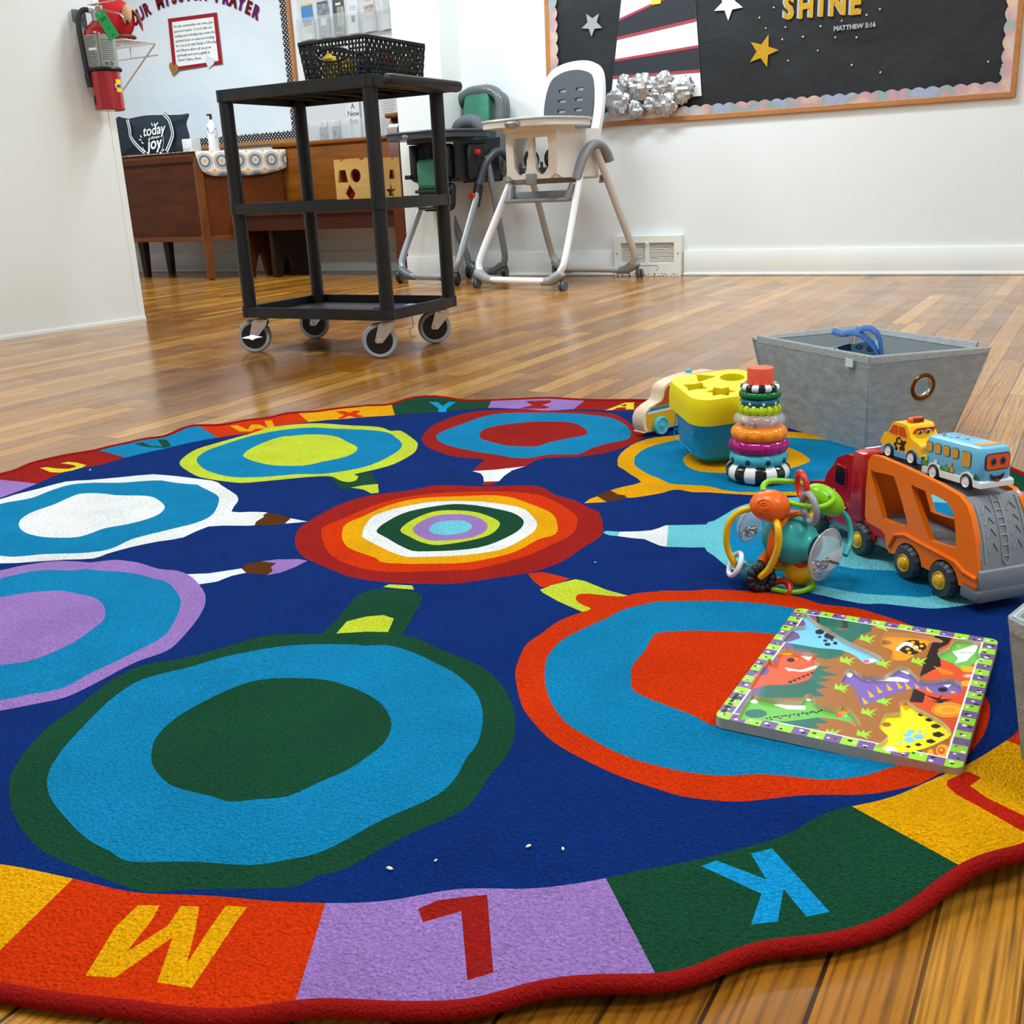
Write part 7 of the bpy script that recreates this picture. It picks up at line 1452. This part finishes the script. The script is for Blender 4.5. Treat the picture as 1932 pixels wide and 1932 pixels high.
W_ = [('blue', [(604, 132), (622, 118), (645, 124), (700, 175), (800, 232), (900, 292), (1000, 335), (1085, 378), (1075, 400), (990, 418), (930, 372), (840, 335), (720, 325), (600, 305), (505, 288), (495, 268), (550, 200), (610, 192), (632, 178)]),
      ('orange', [(1075, 300), (1100, 240), (1120, 230), (1300, 240), (1400, 262), (1447, 280), (1440, 292), (1370, 290), (1345, 330), (1270, 370), (1225, 398), (1150, 392), (1140, 372), (1150, 340), (1090, 312)]),
      ('grn', [(1415, 352), (1485, 318), (1505, 280), (1545, 270), (1672, 288), (1660, 340), (1672, 378), (1600, 440), (1560, 452), (1500, 410), (1440, 392)]),
      ('tri', [(290, 562), (395, 402), (425, 392), (460, 405), (468, 350), (515, 322), (590, 345), (700, 356), (682, 395), (720, 418), (680, 462), (650, 512), (540, 540), (400, 545), (330, 562)]),
      ('pur2', [(843, 522), (878, 448), (920, 450), (970, 485), (1100, 488), (1180, 436), (1240, 438), (1310, 505), (1400, 512), (1480, 500), (1555, 524), (1562, 578), (1500, 602), (1380, 590), (1300, 562), (1150, 602), (1020, 650), (962, 668), (940, 600), (900, 545)]),
      ('grn', [(228, 738), (298, 608), (325, 600), (400, 622), (600, 638), (622, 605), (670, 598), (690, 645), (800, 688), (850, 664), (910, 700), (962, 775), (930, 792), (880, 762), (760, 742), (700, 738), (500, 762), (300, 748)]),
      ('yel2', [(1052, 905), (1122, 848), (1068, 798), (1102, 718), (1120, 708), (1195, 705), (1188, 650), (1230, 632), (1290, 675), (1400, 730), (1470, 780), (1502, 838), (1440, 880), (1330, 925), (1200, 948), (1070, 918)])]
wells = [(c, crom(up(p, PT), 2)) for c, p in W_]
bot = []
def bt_(c, pts): bot.append((c, up(pts, PBt)))
for c, w in wells: bot.append((c, [(x*1.0, y) for x, y in w]))
bt_('purple', [(495, 290), (540, 215), (590, 240), (600, 265), (540, 285)]); 
for x, y, a, b_ in ((715, 228, 27, 15), (775, 252, 34, 20), (715, 258, 10, 6), (748, 280, 13, 8), (762, 302, 19, 10), (808, 295, 14, 10), (788, 276, 10, 6)): bt_('navy', ell(x, y, a, b_))
bt_('white', [(985, 395), (1030, 385), (1060, 398), (1010, 412)]); bt_('pink', ell(995, 402, 18, 9))
bt_('black', ell(1270, 320, 82, 44))
for i in range(9): bt_('white', ell(1180+14*i, 330-22*sin(i*.5)-i*3, 11, 12))
for x, y in ((1270, 290), (1320, 288), (1275, 312), (1322, 312), (1240, 330), (1290, 332), (1250, 352), (1310, 340)): bt_('yellow', ell(x, y, 13, 8))
bt_('brown', ell(1110, 292, 34, 14)); bt_('white', [(1505, 345), (1560, 330), (1665, 295), (1640, 350), (1590, 400), (1520, 415), (1540, 385)]); bt_('lime', [(1530, 300), (1560, 318), (1540, 322)]); bt_('yellow', ell(1580, 440, 26, 10)); bt_('grn', [(1545, 352), (1630, 350), (1630, 354), (1545, 356)])
bt_('purple', ell(380, 460, 36, 26)); bt_('yellow', [(478, 362), (530, 342), (572, 352), (540, 368)]); bt_('black', ell(543, 395, 24, 13)); bt_('yellow', ell(575, 388, 10, 5)); bt_('white', [(600, 372), (690, 362), (650, 400)]); bt_('white', [(505, 440), (600, 455), (715, 420), (690, 445), (640, 462), (600, 466), (560, 460), (530, 462)])
for i in range(6): bt_('black', [(520+26*i, 530-11*i), (545+26*i, 515-10*i), (552+26*i, 535-11*i)])
bt_('white', [(870, 472), (885, 462), (915, 480), (900, 500), (880, 495)]); bt_('white', [(1190, 458), (1220, 450), (1265, 475), (1240, 482)]); bt_('white', [(995, 518), (1060, 500), (1180, 496), (1250, 515), (1240, 527), (1100, 520)])
for x, y in ((985, 640), (1020, 600), (1070, 575), (1130, 560), (1190, 548), (1240, 552), (1300, 560), (1365, 575)): bt_('yellow', [(x-20, y-26), (x+22, y+12), (x-6, y+20)])
bt_('black', ell(1448, 572, 30, 14)); bt_('yellow', ell(1508, 587, 16, 8)); bt_('white', [(1450, 545), (1500, 540), (1480, 560)])
bt_('teal', ell(335, 714, 66, 26)); bt_('white', [(298, 640), (330, 625), (350, 650), (320, 655)]); bt_('white', [(440, 662), (500, 655), (630, 668), (630, 692), (520, 688)]); bt_('white', ell(650, 632, 18, 8))
for i in range(13): bt_('black', ell(400+27*i, 748-4*i+(6 if i % 2 else -5), 9, 4)); bt_('black', ell(420+24*i, 738-3*i, 8, 4))
bt_('yellow', [(820, 712), (850, 684), (890, 712), (850, 722)]); bt_('pink', ell(828, 728, 22, 11)); bt_('sky', ell(870, 728, 10, 5)); bt_('pink', [(885, 752), (925, 762), (945, 790), (930, 792)])
bt_('brown', ell(1115, 780, 26, 14)); bt_('yellow', ell(1235, 672, 26, 15)); bt_('orange', ell(1230, 688, 14, 6))
for x, y, a, b_ in ((1258, 822, 24, 13), (1237, 842, 26, 12), (1250, 872, 32, 16), (1305, 853, 30, 16), (1314, 822, 12, 8), (1195, 888, 14, 7), (1345, 835, 8, 5)): bt_('sky', ell(x, y, a, b_))
for x, y, s in ((1320, 722, 20), (1370, 752, 26), (1410, 790, 32), (1425, 840, 38), (1380, 880, 30), (1305, 900, 22), (1245, 912, 16)): bt_('black', [(x-s, y-s*.25), (x, y-s*.5), (x+s, y+s*.05), (x, y+s*.45), (x-s*.9, y+s*.2)])
bt_('white', [(1085, 922), (1130, 905), (1185, 930), (1150, 940)])
def layered(name, outer, layers, z, holes=None, keep=None, mats=None, keys=None):
    vs = []; es = []
    for p in [outer]+[q for _, q in layers]+([q for _, q in holes] if holes else []):
        b0 = len(vs); vs.extend(V(q[:2]) for q in p); n = len(p); es.extend((b0+i, b0+(i+1) % n) for i in range(n))
    r = geometry.delaunay_2d_cdt(vs, es, [], 0, 1e-7); V2, F2 = r[0], r[2]; fs = []; ms = []
    for f in F2:
        x = sum(V2[i][0] for i in f)/len(f); y = sum(V2[i][1] for i in f)/len(f)
        if not inpoly(x, y, outer): continue
        if holes:
            h = any(inpoly(x, y, q) for _, q in holes)
            if h == (keep == 'out'): continue
        c = None
        for cc_, q in reversed(layers):
            if inpoly(x, y, q): c = cc_; break
        fs.append(list(f)); ms.append(keys.index(c) if c else 0)
    mb = MB(); mb.add([(a.x, a.y, z) for a in V2], fs); mb.m = ms; return mb
outer = rq(.009)
# border list order: blocks first, white line, brown; later layers win
blocks()
for r in ((bu, bv, 1-bu, bv+lv), (bu, 1-bv-lv, 1-bu, 1-bv), (bu, bv, bu+lu, 1-bv), (1-bu-lu, bv, 1-bu, 1-bv)): top.append(('white', qrect(*r)))
layers = [l for l in top]
mb = layered('t', outer, layers, PT, wells, 'out', pm, PK)
wallk = PK.index('tan')
for c, w in wells:
    w = ccw(w); n = len(w); b0 = len(mb.v); mb.v += [V((x, y, PT)) for x, y in w]+[V((x, y, PBt)) for x, y in w]
    mb.f += [[b0+i, b0+(i+1) % n, b0+n+(i+1) % n, b0+n+i] for i in range(n)]; mb.m += [wallk]*n
m2 = layered('b', outer, bot, PBt, wells, 'in', pm, PK); b0 = len(mb.v); mb.v += m2.v; mb.f += [[b0+i for i in f] for f in m2.f]; mb.m += m2.m
n = len(outer); oc = ccw(outer); b0 = len(mb.v); mb.v += [V((x, y, PT)) for x, y in oc]+[V((x, y, .0110)) for x, y in oc]; mb.f += [[b0+i, b0+n+i, b0+n+(i+1) % n, b0+(i+1) % n] for i in range(n)]; mb.m += [len(PK)]*n
mb.f.append([b0+n+i for i in range(n)][::-1]); mb.m.append(len(PK))
mb.build('board', pm+[mat('pz_edge', (196, 184, 168), .6, var=.08, vscale=60)], pz, smooth=0)
c0 = V(QX(bu*.45, .115)); dv = (ptl-pbl).normalized(); a_ = math.atan2(dv.y, dv.x); b = MB(); text_mb(b, 'Melissa & Doug', .0075, T(c0.x, c0.y, PT+.0004)@RZ(a_+pi), ext=.0002, shear=.35); b.build('edge_lettering', mat('pz_ink', (40, 60, 30), .5), pz)
